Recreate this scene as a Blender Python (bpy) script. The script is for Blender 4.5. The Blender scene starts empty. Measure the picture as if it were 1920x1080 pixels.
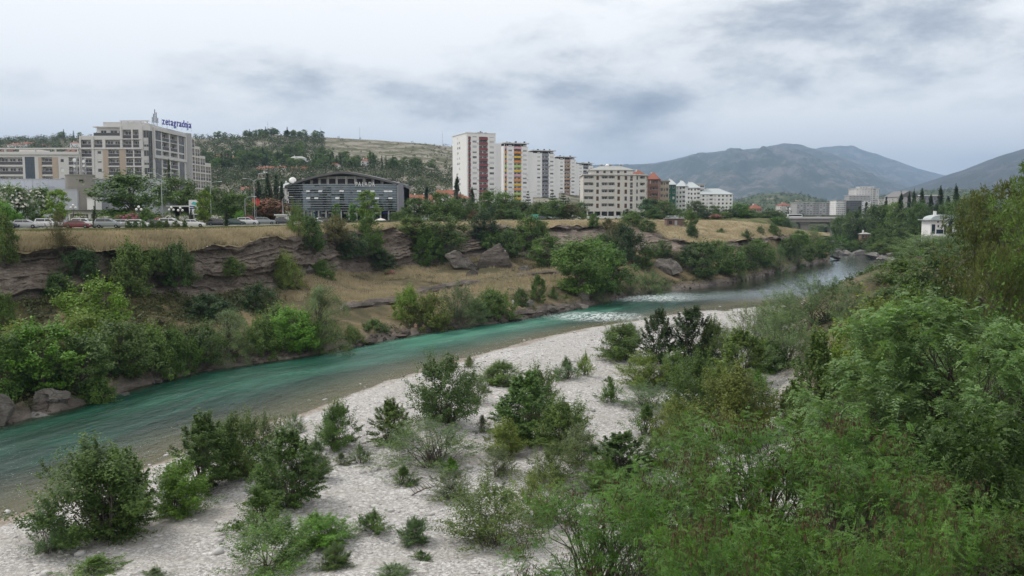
import bpy, bmesh, math, random
import numpy as np
from mathutils import Vector, Matrix

# ------------------------------------------------------------------ camera
SC = bpy.context.scene
COL = SC.collection
FPX, CX, CY, CAMZ, HORIZ = 1663.0, 960.0, 540.0, 20.0, 398.0
PITCH = math.atan((CY - HORIZ) / FPX)
cam_data = bpy.data.cameras.new('camera')
cam_data.sensor_width = 36.0
cam_data.lens = 36.0 * FPX / 1920.0
cam_data.clip_start = 0.5
cam_data.clip_end = 60000.0
cam = bpy.data.objects.new('camera', cam_data)
COL.objects.link(cam)
cam.location = (0, 0, CAMZ)
cam.rotation_euler = (math.pi / 2 - PITCH, 0, 0)
SC.camera = cam

# ------------------------------------------------------------------ sun and sky
SUN_EL, SUN_AZ = math.radians(52), math.radians(-62)      # azimuth from +Y, negative = left
SUN_DIR = Vector((math.sin(SUN_AZ) * math.cos(SUN_EL), math.cos(SUN_AZ) * math.cos(SUN_EL), math.sin(SUN_EL)))
sun_data = bpy.data.lights.new('sun', 'SUN')
sun_data.energy = 1.45
sun_data.angle = math.radians(14)
sun_data.color = (1.0, 0.95, 0.88)
sun = bpy.data.objects.new('sun', sun_data)
COL.objects.link(sun)
sun.rotation_euler = SUN_DIR.to_track_quat('Z', 'Y').to_euler()
sun.location = (0, 0, 200)

world = bpy.data.worlds.new('World')
SC.world = world
world.use_nodes = True
WN, WL = world.node_tree.nodes, world.node_tree.links
WN.clear()


def wn(kind, **kw):
 n = WN.new(kind)
 for k, v in kw.items():
  setattr(n, k, v)
 return n


def wmath(op, a, b=None, clamp=False):
 n = wn('ShaderNodeMath', operation=op, use_clamp=clamp)
 for i, v in enumerate((a, b)):
  if v is None:
   continue
  if isinstance(v, (int, float)):
   n.inputs[i].default_value = v
  else:
   WL.new(v, n.inputs[i])
 return n.outputs[0]


w_out = wn('ShaderNodeOutputWorld')
w_bg = wn('ShaderNodeBackground')
w_bg.inputs['Strength'].default_value = 0.1
WL.new(w_bg.outputs[0], w_out.inputs[0])
w_sky = wn('ShaderNodeTexSky', sky_type='NISHITA')
w_sky.sun_disc = False
w_sky.sun_elevation = SUN_EL
w_sky.sun_rotation = SUN_AZ
w_sky.altitude = 60
w_sky.air_density = 1.2
w_sky.dust_density = 1.5
w_tc = wn('ShaderNodeTexCoord')
w_sep = wn('ShaderNodeSeparateXYZ')
WL.new(w_tc.outputs['Generated'], w_sep.inputs[0])
sx, sy, sz = w_sep.outputs
w_el = wmath('MAXIMUM', sz, 0.0)
w_den = wmath('ADD', w_el, 0.14)
w_cmb = wn('ShaderNodeCombineXYZ')
WL.new(wmath('DIVIDE', sx, w_den), w_cmb.inputs[0])
WL.new(wmath('DIVIDE', sy, w_den), w_cmb.inputs[1])


def wnoise(scale, detail, rough, dist, off, src=None, stretch=(1, 1, 1)):
 mp = wn('ShaderNodeMapping')
 mp.inputs['Location'].default_value = off
 mp.inputs['Scale'].default_value = stretch
 WL.new(src or w_cmb.outputs[0], mp.inputs['Vector'])
 n = wn('ShaderNodeTexNoise', noise_dimensions='3D')
 n.inputs['Scale'].default_value = scale
 n.inputs['Detail'].default_value = detail
 n.inputs['Roughness'].default_value = rough
 n.inputs['Distortion'].default_value = dist
 WL.new(mp.outputs[0], n.inputs['Vector'])
 return n.outputs['Fac']


CLOUD_OFF = (45.5, -22.2, 15.2)
c_big = wnoise(0.45, 3.0, 0.5, 0.3, CLOUD_OFF)                  # cloud decks
c_med = wnoise(4.6, 12.0, 0.64, 0.1, (-5.5, 37.9, 12.0), w_tc.outputs['Generated'], (1.0, 1.0, 2.5))         # cloud lumps
# the deck is thinner towards the sun
w_dot = wn('ShaderNodeVectorMath', operation='DOT_PRODUCT')
WL.new(w_tc.outputs['Generated'], w_dot.inputs[0])
w_dot.inputs[1].default_value = SUN_DIR
c_sun = wmath('MULTIPLY', w_dot.outputs['Value'], 0.26)
c_val = wmath('ADD', wmath('ADD', wmath('MULTIPLY', c_big, 1.05), wmath('MULTIPLY', c_med, 1.05)), c_sun)
w_ramp = wn('ShaderNodeValToRGB')
cr = w_ramp.color_ramp
for _ in range(3):
 cr.elements.new(0.5)
for e, (p, c) in zip(cr.elements, ((0.80, (1.9, 2.1, 2.55)), (0.92, (3.7, 3.9, 4.25)), (1.00, (5.6, 5.7, 5.8)),
         (1.06, (7.2, 7.2, 7.15)), (1.18, (8.8, 8.65, 8.45)))):
 e.position = p - 0.40
 e.color = (c[0] / 10, c[1] / 10, c[2] / 10, 1)
WL.new(wmath('SUBTRACT', c_val, 0.345), w_ramp.inputs[0])
w_amp = wn('ShaderNodeVectorMath', operation='SCALE')
w_amp.inputs['Scale'].default_value = 10.0
WL.new(w_ramp.outputs[0], w_amp.inputs[0])
# a clearer, bluer band where one looks along under the deck
w_hf = wn('ShaderNodeMapRange')
w_hf.inputs['From Min'].default_value = 0.0
w_hf.inputs['From Max'].default_value = 0.10
w_hf.inputs['To Min'].default_value = 0.45
w_hf.inputs['To Max'].default_value = 0.0
WL.new(w_el, w_hf.inputs['Value'])
w_mixh = wn('ShaderNodeMix', data_type='RGBA')
w_mixh.inputs['B'].default_value = (5.9, 6.4, 6.7, 1)
WL.new(w_hf.outputs[0], w_mixh.inputs['Factor'])
WL.new(w_amp.outputs[0], w_mixh.inputs['A'])
w_mix = wn('ShaderNodeMix', data_type='RGBA')
w_mix.inputs['Factor'].default_value = 0.93
WL.new(w_sky.outputs[0], w_mix.inputs['A'])
WL.new(w_mixh.outputs['Result'], w_mix.inputs['B'])
WL.new(w_mix.outputs['Result'], w_bg.inputs['Color'])

vs = SC.view_settings
vs.view_transform = 'Standard'
vs.look = 'None'
vs.exposure = 0.55
vs.gamma = 1.0
vs.use_curve_mapping = False
SC.render.engine = 'CYCLES'
cy = SC.cycles
cy.use_denoising = True
cy.max_bounces = 6
cy.diffuse_bounces = 3
cy.glossy_bounces = 3
cy.transmission_bounces = 4
cy.transparent_max_bounces = 12
cy.volume_bounces = 1
cy.sample_clamp_indirect = 6.0
cy.caustics_reflective = False
cy.caustics_refractive = False

rng = np.random.default_rng(7)
random.seed(7)
SP, CP = math.sin(PITCH), math.cos(PITCH)


# ------------------------------------------------------------------ picture to place
def ray(px, py):
 xc = (np.asarray(px, float) - CX) / FPX
 yc = -(np.asarray(py, float) - CY) / FPX
 return xc, CP + yc * SP, -SP + yc * CP


def at_z(px, py, z=0.0):
 """point of the line of sight at height z"""
 x, y, zz = ray(px, py)
 t = (z - CAMZ) / zz
 return np.stack([x * t, y * t, CAMZ + zz * t], -1)


def at_y(px, py, Y):
 """point of the line of sight at distance Y along the valley"""
 x, y, zz = ray(px, py)
 t = Y / y
 return np.stack([x * t, y * t, CAMZ + zz * t], -1)


# ------------------------------------------------------------------ noise
def _hash(ix, iy, iz, seed):
 h = (ix.astype(np.int64) * 374761393 + iy.astype(np.int64) * 668265263 + iz.astype(np.int64) * 2147483647
   + seed * 1274126177) & 0xFFFFFFFF
 h = ((h ^ (h >> 13)) * 1274126177) & 0xFFFFFFFF
 h = ((h ^ (h >> 16)) * 2246822519) & 0xFFFFFFFF
 return ((h ^ (h >> 15)) & 0xFFFFFF) / float(0xFFFFFF)


def vnoise(x, y, z=0.0, seed=0):
 x, y, z = np.broadcast_arrays(np.asarray(x, float), np.asarray(y, float), np.asarray(z, float))
 ix, iy, iz = np.floor(x), np.floor(y), np.floor(z)
 fx, fy, fz = x - ix, y - iy, z - iz
 fx, fy, fz = (f * f * (3 - 2 * f) for f in (fx, fy, fz))
 out = 0
 for dx in (0, 1):
  for dy in (0, 1):
   for dz in (0, 1):
    w = (fx if dx else 1 - fx) * (fy if dy else 1 - fy) * (fz if dz else 1 - fz)
    out = out + w * _hash(ix + dx, iy + dy, iz + dz, seed)
 return out * 2 - 1


def fbm(x, y, z=0.0, octaves=4, seed=0, gain=0.5):
 a, s, out = 1.0, 1.0, 0
 for o in range(octaves):
  out = out + a * vnoise(np.asarray(x) * s, np.asarray(y) * s, np.asarray(z) * s, seed + o)
  a *= gain
  s *= 2.03
 return out


# ------------------------------------------------------------------ objects
def tag(o, label=None, cat=None, group=None, kind=None):
 if label:
  o['label'] = label
 if cat:
  o['category'] = cat
 if group:
  o['group'] = group
 if kind:
  o['kind'] = kind
 return o


def link(o, parent=None):
 COL.objects.link(o)
 if parent is not None:
  o.parent = parent
 return o


def empty(name, loc=(0, 0, 0), rz=0.0, label=None, cat=None, group=None):
 o = bpy.data.objects.new(name, None)
 o.empty_display_size = 0.5
 link(o)
 o.location = tuple(float(v) for v in loc)
 o.rotation_euler = (0, 0, rz)
 return tag(o, label, cat, group)


def obj(name, me, parent=None, loc=None, rz=None, scale=None, color=None):
 o = bpy.data.objects.new(name, me)
 link(o, parent)
 if loc is not None:
  o.location = tuple(float(v) for v in loc)
 if rz is not None:
  o.rotation_euler = (0, 0, rz)
 if scale is not None:
  o.scale = scale
 if color is not None:
  o.color = (*color, 1)
 return o


def np_mesh(name, verts, faces, mats=(), smooth=False, mat_idx=None, attrs=None, uv=None):
 """faces: (n,k) array, or a list of such arrays with different k"""
 me = bpy.data.meshes.new(name)
 verts = np.ascontiguousarray(verts, np.float32)
 if not isinstance(faces, list):
  faces = [np.asarray(faces)]
 faces = [np.asarray(f, np.int32) for f in faces if len(f)]
 loops = np.concatenate([f.ravel() for f in faces])
 sizes = np.concatenate([np.full(len(f), f.shape[1], np.int32) for f in faces])
 me.vertices.add(len(verts))
 me.vertices.foreach_set('co', verts.ravel())
 me.loops.add(len(loops))
 me.loops.foreach_set('vertex_index', loops)
 me.polygons.add(len(sizes))
 starts = np.concatenate([[0], np.cumsum(sizes)[:-1]]).astype(np.int32)
 me.polygons.foreach_set('loop_start', starts)
 for m in mats:
  me.materials.append(m)
 if mat_idx is not None:
  me.polygons.foreach_set('material_index', np.asarray(mat_idx, np.int32))
 me.polygons.foreach_set('use_smooth', np.full(len(sizes), bool(smooth)))
 for an, (dom, vals) in (attrs or {}).items():
  vals = np.asarray(vals, np.float32)
  if vals.ndim == 2:
   a = me.attributes.new(an, 'FLOAT_COLOR', dom)
   a.data.foreach_set('color', np.c_[vals, np.ones(len(vals))].astype(np.float32).ravel())
  else:
   a = me.attributes.new(an, 'FLOAT', dom)
   a.data.foreach_set('value', vals)
 if uv is not None:
  ul = me.uv_layers.new(name='UVMap')
  ul.data.foreach_set('uv', np.asarray(uv, np.float32)[loops].ravel())
 me.update(calc_edges=True)
 me.validate()
 return me


def grid_faces(nr, nc):
 i = np.arange(nr - 1)[:, None] * nc + np.arange(nc - 1)[None, :]
 i = i.ravel()
 return np.stack([i, i + 1, i + nc + 1, i + nc], -1)


class MB:
 """collects boxes, prisms, tubes and quads with a material index each"""

 def __init__(self):
  self.v, self.f, self.m = [], [], []

 def add(self, vs, fs, m=0):
  b = len(self.v)
  self.v += [tuple(float(c) for c in p) for p in vs]
  for f in fs:
   self.f.append(tuple(b + i for i in f))
   self.m.append(m)

 def box(self, x0, x1, y0, y1, z0, z1, m=0):
  if x1 < x0: x0, x1 = x1, x0
  if y1 < y0: y0, y1 = y1, y0
  if z1 < z0: z0, z1 = z1, z0
  self.add([(x0, y0, z0), (x1, y0, z0), (x1, y1, z0), (x0, y1, z0),
     (x0, y0, z1), (x1, y0, z1), (x1, y1, z1), (x0, y1, z1)],
     [(0, 3, 2, 1), (4, 5, 6, 7), (0, 1, 5, 4), (1, 2, 6, 5), (2, 3, 7, 6), (3, 0, 4, 7)], m)
  return self

 def quad(self, a, b, c, d, m=0):
  self.add([a, b, c, d], [(0, 1, 2, 3)], m)
  return self

 def prism(self, poly, z0, z1, m=0):
  n = len(poly)
  self.add([(p[0], p[1], z0) for p in poly] + [(p[0], p[1], z1) for p in poly],
     [tuple(range(n - 1, -1, -1)), tuple(range(n, 2 * n))] +
     [(i, (i + 1) % n, n + (i + 1) % n, n + i) for i in range(n)], m)
  return self

 def prism_y(self, poly, y0, y1, m=0):
  """poly in x,z pushed along y"""
  n = len(poly)
  self.add([(p[0], y0, p[1]) for p in poly] + [(p[0], y1, p[1]) for p in poly],
     [tuple(range(n)), tuple(range(2 * n - 1, n - 1, -1))] +
     [(i, n + i, n + (i + 1) % n, (i + 1) % n) for i in range(n)], m)
  return self

 def tube(self, pts, rad, sides=8, m=0, caps=True):
  pts = [Vector(p) for p in pts]
  if not hasattr(rad, '__len__'):
   rad = [rad] * len(pts)
  vs, fs = [], []
  for i, p in enumerate(pts):
   d = (pts[min(i + 1, len(pts) - 1)] - pts[max(i - 1, 0)]).normalized()
   a = d.orthogonal().normalized()
   if i and abs(d.dot(a0)) < 0.95:
    a = (a0 - d * a0.dot(d)).normalized()
   a0 = a
   b = d.cross(a)
   for k in range(sides):
    t = 2 * math.pi * k / sides
    vs.append(p + (a * math.cos(t) + b * math.sin(t)) * rad[i])
  for i in range(len(pts) - 1):
   for k in range(sides):
    k2 = (k + 1) % sides
    fs.append((i * sides + k, i * sides + k2, (i + 1) * sides + k2, (i + 1) * sides + k))
  if caps:
   fs.append(tuple(range(sides - 1, -1, -1)))
   fs.append(tuple(range((len(pts) - 1) * sides, len(pts) * sides)))
  self.add(vs, fs, m)
  return self

 def lathe(self, prof, sides=16, m=0, cx=0, cy=0):
  vs, fs = [], []
  for r, z in prof:
   for k in range(sides):
    t = 2 * math.pi * k / sides
    vs.append((cx + r * math.cos(t), cy + r * math.sin(t), z))
  for i in range(len(prof) - 1):
   for k in range(sides):
    k2 = (k + 1) % sides
    fs.append((i * sides + k, i * sides + k2, (i + 1) * sides + k2, (i + 1) * sides + k))
  fs.append(tuple(range(sides - 1, -1, -1)))
  fs.append(tuple(range((len(prof) - 1) * sides, len(prof) * sides)))
  self.add(vs, fs, m)
  return self

 def mesh(self, name, mats, smooth=False):
  me = bpy.data.meshes.new(name)
  me.from_pydata(self.v, [], self.f)
  for mt in (mats if isinstance(mats, (list, tuple)) else [mats]):
   me.materials.append(mt)
  me.polygons.foreach_set('material_index', np.array(self.m, np.int32))
  if smooth:
   me.polygons.foreach_set('use_smooth', np.ones(len(self.f), bool))
  me.update()
  return me

 def build(self, name, mats, parent=None, smooth=False, **kw):
  return obj(name, self.mesh(name, mats, smooth), parent, **kw)

# ------------------------------------------------------------------ materials
class NT:
 def __init__(self, name, bsdf=True):
  self.mat = bpy.data.materials.new(name)
  self.mat.use_nodes = True
  self.n, self.l = self.mat.node_tree.nodes, self.mat.node_tree.links
  self.bsdf = self.n.get('Principled BSDF')
  self.out = self.n.get('Material Output')
  self._co = None

 def node(self, kind, ins=None, **kw):
  n = self.n.new(kind)
  for k, v in kw.items():
   setattr(n, k, v)
  for k, v in (ins or {}).items():
   self.put(n.inputs[k], v)
  return n

 def put(self, sock, v):
  if isinstance(v, bpy.types.NodeSocket):
   self.l.new(v, sock)
  elif hasattr(v, '__len__') and len(v) == 3 and sock.type == 'RGBA':
   sock.default_value = (*v, 1)
  else:
   sock.default_value = v

 def co(self, which='Object'):
  if self._co is None:
   self._co = self.n.new('ShaderNodeTexCoord')
  return self._co.outputs[which]

 def pos(self):
  return self.node('ShaderNodeNewGeometry').outputs['Position']

 def mapping(self, vec, scale=(1, 1, 1), rot=(0, 0, 0), loc=(0, 0, 0)):
  return self.node('ShaderNodeMapping', {'Vector': vec, 'Scale': scale, 'Rotation': rot, 'Location': loc}).outputs[0]

 def noise(self, vec, scale, detail=4, rough=0.55, dist=0.0, out='Fac'):
  return self.node('ShaderNodeTexNoise', {'Vector': vec, 'Scale': scale, 'Detail': detail, 'Roughness': rough,
            'Distortion': dist}).outputs[out]

 def voronoi(self, vec, scale, feature='F1', out='Distance', rnd=1.0):
  return self.node('ShaderNodeTexVoronoi', {'Vector': vec, 'Scale': scale, 'Randomness': rnd}, feature=feature).outputs[out]

 def ramp(self, fac, stops, interp='LINEAR'):
  n = self.node('ShaderNodeValToRGB', {'Fac': fac})
  cr = n.color_ramp
  cr.interpolation = interp
  while len(cr.elements) < len(stops):
   cr.elements.new(0.5)
  for e, (p, c) in zip(cr.elements, stops):
   e.position = p
   e.color = (*c, 1) if hasattr(c, '__len__') else (c, c, c, 1)
  return n.outputs[0]

 def mix(self, f, a, b, blend='MIX'):
  n = self.node('ShaderNodeMix', data_type='RGBA', blend_type=blend)
  self.put(n.inputs['Factor'], f)
  self.put(n.inputs['A'], a)
  self.put(n.inputs['B'], b)
  return n.outputs['Result']

 def math(self, op, a, b=0.0, clamp=False):
  n = self.node('ShaderNodeMath', operation=op, use_clamp=clamp)
  self.put(n.inputs[0], a)
  self.put(n.inputs[1], b)
  return n.outputs[0]

 def rng(self, v, a, b, c=0.0, d=1.0):
  return self.node('ShaderNodeMapRange', {'Value': v, 'From Min': a, 'From Max': b, 'To Min': c, 'To Max': d}).outputs[0]

 def attr(self, name, out='Fac'):
  return self.node('ShaderNodeAttribute', attribute_name=name).outputs[out]

 def bump(self, h, strength=0.5, dist=0.1, normal=None):
  n = self.node('ShaderNodeBump', {'Height': h, 'Strength': strength, 'Distance': dist})
  if normal is not None:
   self.l.new(normal, n.inputs['Normal'])
  return n.outputs[0]

 def done(self, color=None, rough=0.8, normal=None, spec=0.3, metallic=0.0, **kw):
  b = self.bsdf
  if color is not None:
   self.put(b.inputs['Base Color'], color)
  self.put(b.inputs['Roughness'], rough)
  self.put(b.inputs['Specular IOR Level'], spec)
  self.put(b.inputs['Metallic'], metallic)
  if normal is not None:
   self.l.new(normal, b.inputs['Normal'])
  for k, v in kw.items():
   self.put(b.inputs[k], v)
  return self.mat


def dim(c, k):
 return tuple(v * k for v in c)


_plain = {}


def plaster(name, col, rough=0.85, dirt=0.25, streak=True, scale=1.0, spec=0.25):
 """painted or rendered wall: uneven, with rain streaks"""
 t = NT(name)
 p = t.pos()
 n1 = t.noise(p, 0.35 * scale, 5, 0.6)
 c = t.mix(t.rng(n1, 0.35, 0.75, 0, dirt), col, dim(col, 0.62))
 if streak:
  n2 = t.noise(t.mapping(p, (0.9, 0.9, 0.06)), 1.3, 4, 0.7)
  c = t.mix(t.rng(n2, 0.54, 0.82, 0, 0.3), c, dim(col, 0.5))
 n3 = t.noise(p, 14, 3)
 return t.done(c, rough, t.bump(n3, 0.15, 0.02), spec)


def paint(name, col, rough=0.5, spec=0.4, metallic=0.0, var=0.12):
 t = NT(name)
 n1 = t.noise(t.pos(), 1.7, 4, 0.6)
 c = t.mix(t.rng(n1, 0.35, 0.75, 0, var), col, dim(col, 0.55))
 return t.done(c, rough, None, spec, metallic)


def glass_mat(name, col, rough=0.06, var=0.35, spec=0.6):
 """window glass of a dim room: per-pane tone and bent reflections"""
 t = NT(name)
 oi = t.node('ShaderNodeObjectInfo')
 c = t.mix(t.math('MULTIPLY', oi.outputs['Random'], var), col, (0.16, 0.15, 0.13))
 nb = t.noise(t.pos(), 0.45, 2, 0.5)
 return t.done(c, rough, t.bump(nb, 0.12, 0.25), spec)


def leaf_material():
 """leaf colour comes from each plant, the tone from each clump and leaf"""
 t = NT('leaf')
 oi = t.node('ShaderNodeObjectInfo')
 tint = t.attr('tint')
 c1 = t.mix(t.rng(tint, 0, 1, 0, 1), dim((1, 1, 1), 0.55), (1.45, 1.38, 1.05))
 col = t.mix(1.0, oi.outputs['Color'], c1, 'MULTIPLY')
 n = t.noise(t.pos(), 0.25, 3)
 col = t.mix(t.rng(n, 0.45, 0.75, 0, 0.22), col, (0.12, 0.13, 0.04))
 b = t.bsdf
 t.put(b.inputs['Base Color'], col)
 t.put(b.inputs['Roughness'], 0.55)
 t.put(b.inputs['Specular IOR Level'], 0.35)
 tr = t.node('ShaderNodeBsdfTranslucent', {'Color': t.mix(1.0, col, (1.25, 1.3, 0.6), 'MULTIPLY')})
 mx = t.node('ShaderNodeMixShader', {0: 0.28, 1: b.outputs[0], 2: tr.outputs[0]})
 t.l.new(mx.outputs[0], t.out.inputs[0])
 return t.mat


def bark_material():
 t = NT('bark')
 p = t.co()
 n = t.noise(t.mapping(p, (6, 6, 1.2)), 2.0, 6, 0.7)
 c = t.ramp(n, [(0.3, (0.05, 0.04, 0.032)), (0.7, (0.17, 0.145, 0.12))])
 return t.done(c, 0.9, t.bump(n, 0.6, 0.05))


LEAF = leaf_material()
BARK = bark_material()


def pod_material():
 t = NT('seed_pod')
 c = t.mix(t.attr('tint'), (0.045, 0.018, 0.014), (0.13, 0.07, 0.04))
 return t.done(c, 0.6)


def blossom_material(name, col):
 t = NT(name)
 c = t.mix(t.attr('tint'), dim(col, 0.7), col)
 return t.done(c, 0.7)


def grass_material(name, a, b, c):
 t = NT(name)
 n = t.noise(t.pos(), 0.16, 4, 0.6)
 base = t.mix(t.rng(n, 0.35, 0.68), a, b)
 n2 = t.noise(t.pos(), 0.05, 5, 0.7)
 base = t.mix(t.rng(n2, 0.5, 0.66, 0, 0.6), base, (0.12, 0.125, 0.05))
 col = t.mix(t.rng(t.attr('tint'), 0, 1, 0, 0.75), base, c)
 tr = t.node('ShaderNodeBsdfTranslucent', {'Color': col})
 t.done(col, 0.8, None, 0.15)
 mx = t.node('ShaderNodeMixShader', {0: 0.25, 1: t.bsdf.outputs[0], 2: tr.outputs[0]})
 t.l.new(mx.outputs[0], t.out.inputs[0])
 return t.mat


def gravel_material():
 t = NT('river_gravel')
 p = t.pos()
 v1 = t.voronoi(p, 3.6, out='Color')
 d1 = t.voronoi(p, 3.6)
 v2 = t.voronoi(p, 9.5, out='Color')
 d2 = t.voronoi(p, 9.5)
 stone = t.ramp(t.node('ShaderNodeSeparateColor', {0: v1}).outputs[0],
     [(0.0, (0.22, 0.21, 0.20)), (0.25, (0.46, 0.445, 0.43)), (0.7, (0.58, 0.565, 0.55)), (1.0, (0.74, 0.725, 0.71))])
 small = t.ramp(t.node('ShaderNodeSeparateColor', {0: v2}).outputs[0],
     [(0.0, (0.25, 0.235, 0.22)), (0.5, (0.52, 0.505, 0.49)), (1.0, (0.70, 0.685, 0.67))])
 sel = t.rng(t.noise(p, 0.6, 3), 0.42, 0.58)
 c = t.mix(sel, small, stone)
 gap = t.rng(t.math('MINIMUM', d1, t.math('ADD', d2, 0.1)), 0.32, 0.62)
 c = t.mix(t.math('MULTIPLY', gap, 0.5), c, (0.10, 0.095, 0.09))
 big = t.noise(p, 0.07, 5, 0.6)
 c = t.mix(t.rng(big, 0.38, 0.68, 0, 0.42), c, (0.27, 0.255, 0.235))
 fl = t.noise(t.mapping(p, (0.05, 0.22, 0.1), (0, 0, -0.75)), 1.0, 5, 0.6, 0.4)
 c = t.mix(t.rng(fl, 0.5, 0.64, 0, 0.5), c, (0.33, 0.305, 0.27))                # silt left in flood bands
 z = t.node('ShaderNodeSeparateXYZ', {0: p}).outputs[2]
 wet = t.rng(t.math('ADD', z, t.math('MULTIPLY', t.noise(p, 0.35, 4), 0.10)), 0.05, 0.17, 1.0, 0.0)
 c = t.mix(t.math('MULTIPLY', wet, 0.85), c, (0.17, 0.118, 0.065))          # wet stones at and under the waterline
 soil = t.rng(t.math('ADD', z, t.math('MULTIPLY', t.noise(p, 0.15, 3), 2.0)), 2.6, 4.2)
 c = t.mix(soil, c, t.ramp(t.noise(p, 0.5, 5), [(0.3, (0.06, 0.055, 0.03)), (0.7, (0.16, 0.13, 0.075))]))
 h = t.math('SUBTRACT', 0.6, t.math('MINIMUM', d1, 0.6))
 h = t.math('ADD', h, t.math('MULTIPLY', t.math('SUBTRACT', 0.6, t.math('MINIMUM', d2, 0.6)), 0.4))
 return t.done(c, 0.85, t.bump(h, 0.9, 0.12), 0.25)


def rock_material(name, dark, mid, light, strata=True, zs=2.2):
 t = NT(name)
 p = t.pos()
 n = t.noise(p, 0.22, 6, 0.62, 0.4)
 c = t.ramp(n, [(0.28, dark), (0.52, mid), (0.74, light)])
 fine = t.noise(p, 3.5, 6, 0.7)
 c = t.mix(t.rng(fine, 0.35, 0.7, 0.0, 0.55), c, dim(dark, 0.8))
 h = t.math('MULTIPLY', fine, 0.5)
 if strata:
  s = t.noise(t.mapping(p, (0.12, 0.12, zs)), 1.0, 5, 0.65)
  c = t.mix(t.rng(s, 0.42, 0.60, 0.0, 0.7), c, dim(mid, 0.42))
  s2 = t.noise(t.mapping(p, (0.25, 0.25, zs * 2.6)), 1.0, 5, 0.7)
  c = t.mix(t.rng(s2, 0.5, 0.62, 0.0, 0.5), c, dim(mid, 0.5))
  h = t.math('ADD', h, s)
  ru = t.noise(p, 0.11, 3)
  c = t.mix(t.rng(ru, 0.5, 0.72, 0, 0.4), c, (0.17, 0.125, 0.09))
 v = t.voronoi(t.mapping(p, (0.5, 0.5, 1.4)), 0.9, 'DISTANCE_TO_EDGE')
 c = t.mix(t.rng(v, 0.0, 0.05, 0.5, 0.0), c, dim(dark, 0.5))
 return t.done(c, 0.95, t.bump(h, 1.0, 0.5), 0.1)


def bank_material():
 """earth, dry grass and scrub litter of the far river bank"""
 t = NT('bank_soil')
 p = t.pos()
 n = t.noise(p, 0.12, 6, 0.62)
 c = t.ramp(n, [(0.3, (0.05, 0.052, 0.026)), (0.46, (0.10, 0.09, 0.05)), (0.58, (0.21, 0.165, 0.095)), (0.75, (0.26, 0.21, 0.125))])
 f = t.noise(p, 2.2, 6, 0.7)
 c = t.mix(t.rng(f, 0.35, 0.7, 0, 0.55), c, (0.075, 0.06, 0.04))
 z = t.node('ShaderNodeSeparateXYZ', {0: p}).outputs[2]
 low = t.rng(t.math('ADD', z, t.math('MULTIPLY', t.noise(p, 0.4, 3), 1.2)), 1.1, 2.4, 1.0, 0.0)
 rk = t.ramp(t.noise(t.mapping(p, (0.4, 0.4, 2.0)), 0.8, 6, 0.7), [(0.3, (0.05, 0.043, 0.037)), (0.7, (0.22, 0.19, 0.165))])
 c = t.mix(low, c, rk)
 return t.done(c, 0.95, t.bump(f, 0.7, 0.3), 0.1)


def dry_grass_ground(name='dry_grass_ground', gold=0.5):
 t = NT(name)
 p = t.pos()
 n = t.noise(p, 0.14, 6, 0.65)
 c = t.ramp(n, [(0.3, (0.13, 0.115, 0.05)), (0.45, (0.27, 0.22, 0.13)), (0.62, (0.37, 0.31, 0.195)), (0.8, (0.21, 0.18, 0.10))])
 f = t.noise(t.mapping(p, (1, 1, 0.35)), 3.0, 6, 0.75)
 c = t.mix(t.rng(f, 0.38, 0.7, 0, 0.6), c, (0.11, 0.085, 0.045))
 return t.done(c, 0.95, t.bump(f, 0.9, 0.3), 0.1)


def lawn_material():
 t = NT('lawn')
 p = t.pos()
 n = t.noise(p, 0.2, 5, 0.6)
 c = t.ramp(n, [(0.3, (0.05, 0.07, 0.022)), (0.5, (0.095, 0.105, 0.04)), (0.65, (0.19, 0.16, 0.08))])
 return t.done(c, 0.95, t.bump(t.noise(p, 6, 4), 0.6, 0.1), 0.1)


def asphalt_material():
 t = NT('asphalt')
 p = t.pos()
 c = t.ramp(t.noise(p, 0.5, 6, 0.65), [(0.3, (0.045, 0.045, 0.046)), (0.7, (0.075, 0.074, 0.072))])
 return t.done(c, 0.9, t.bump(t.noise(p, 20, 3), 0.4, 0.02), 0.2)


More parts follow.
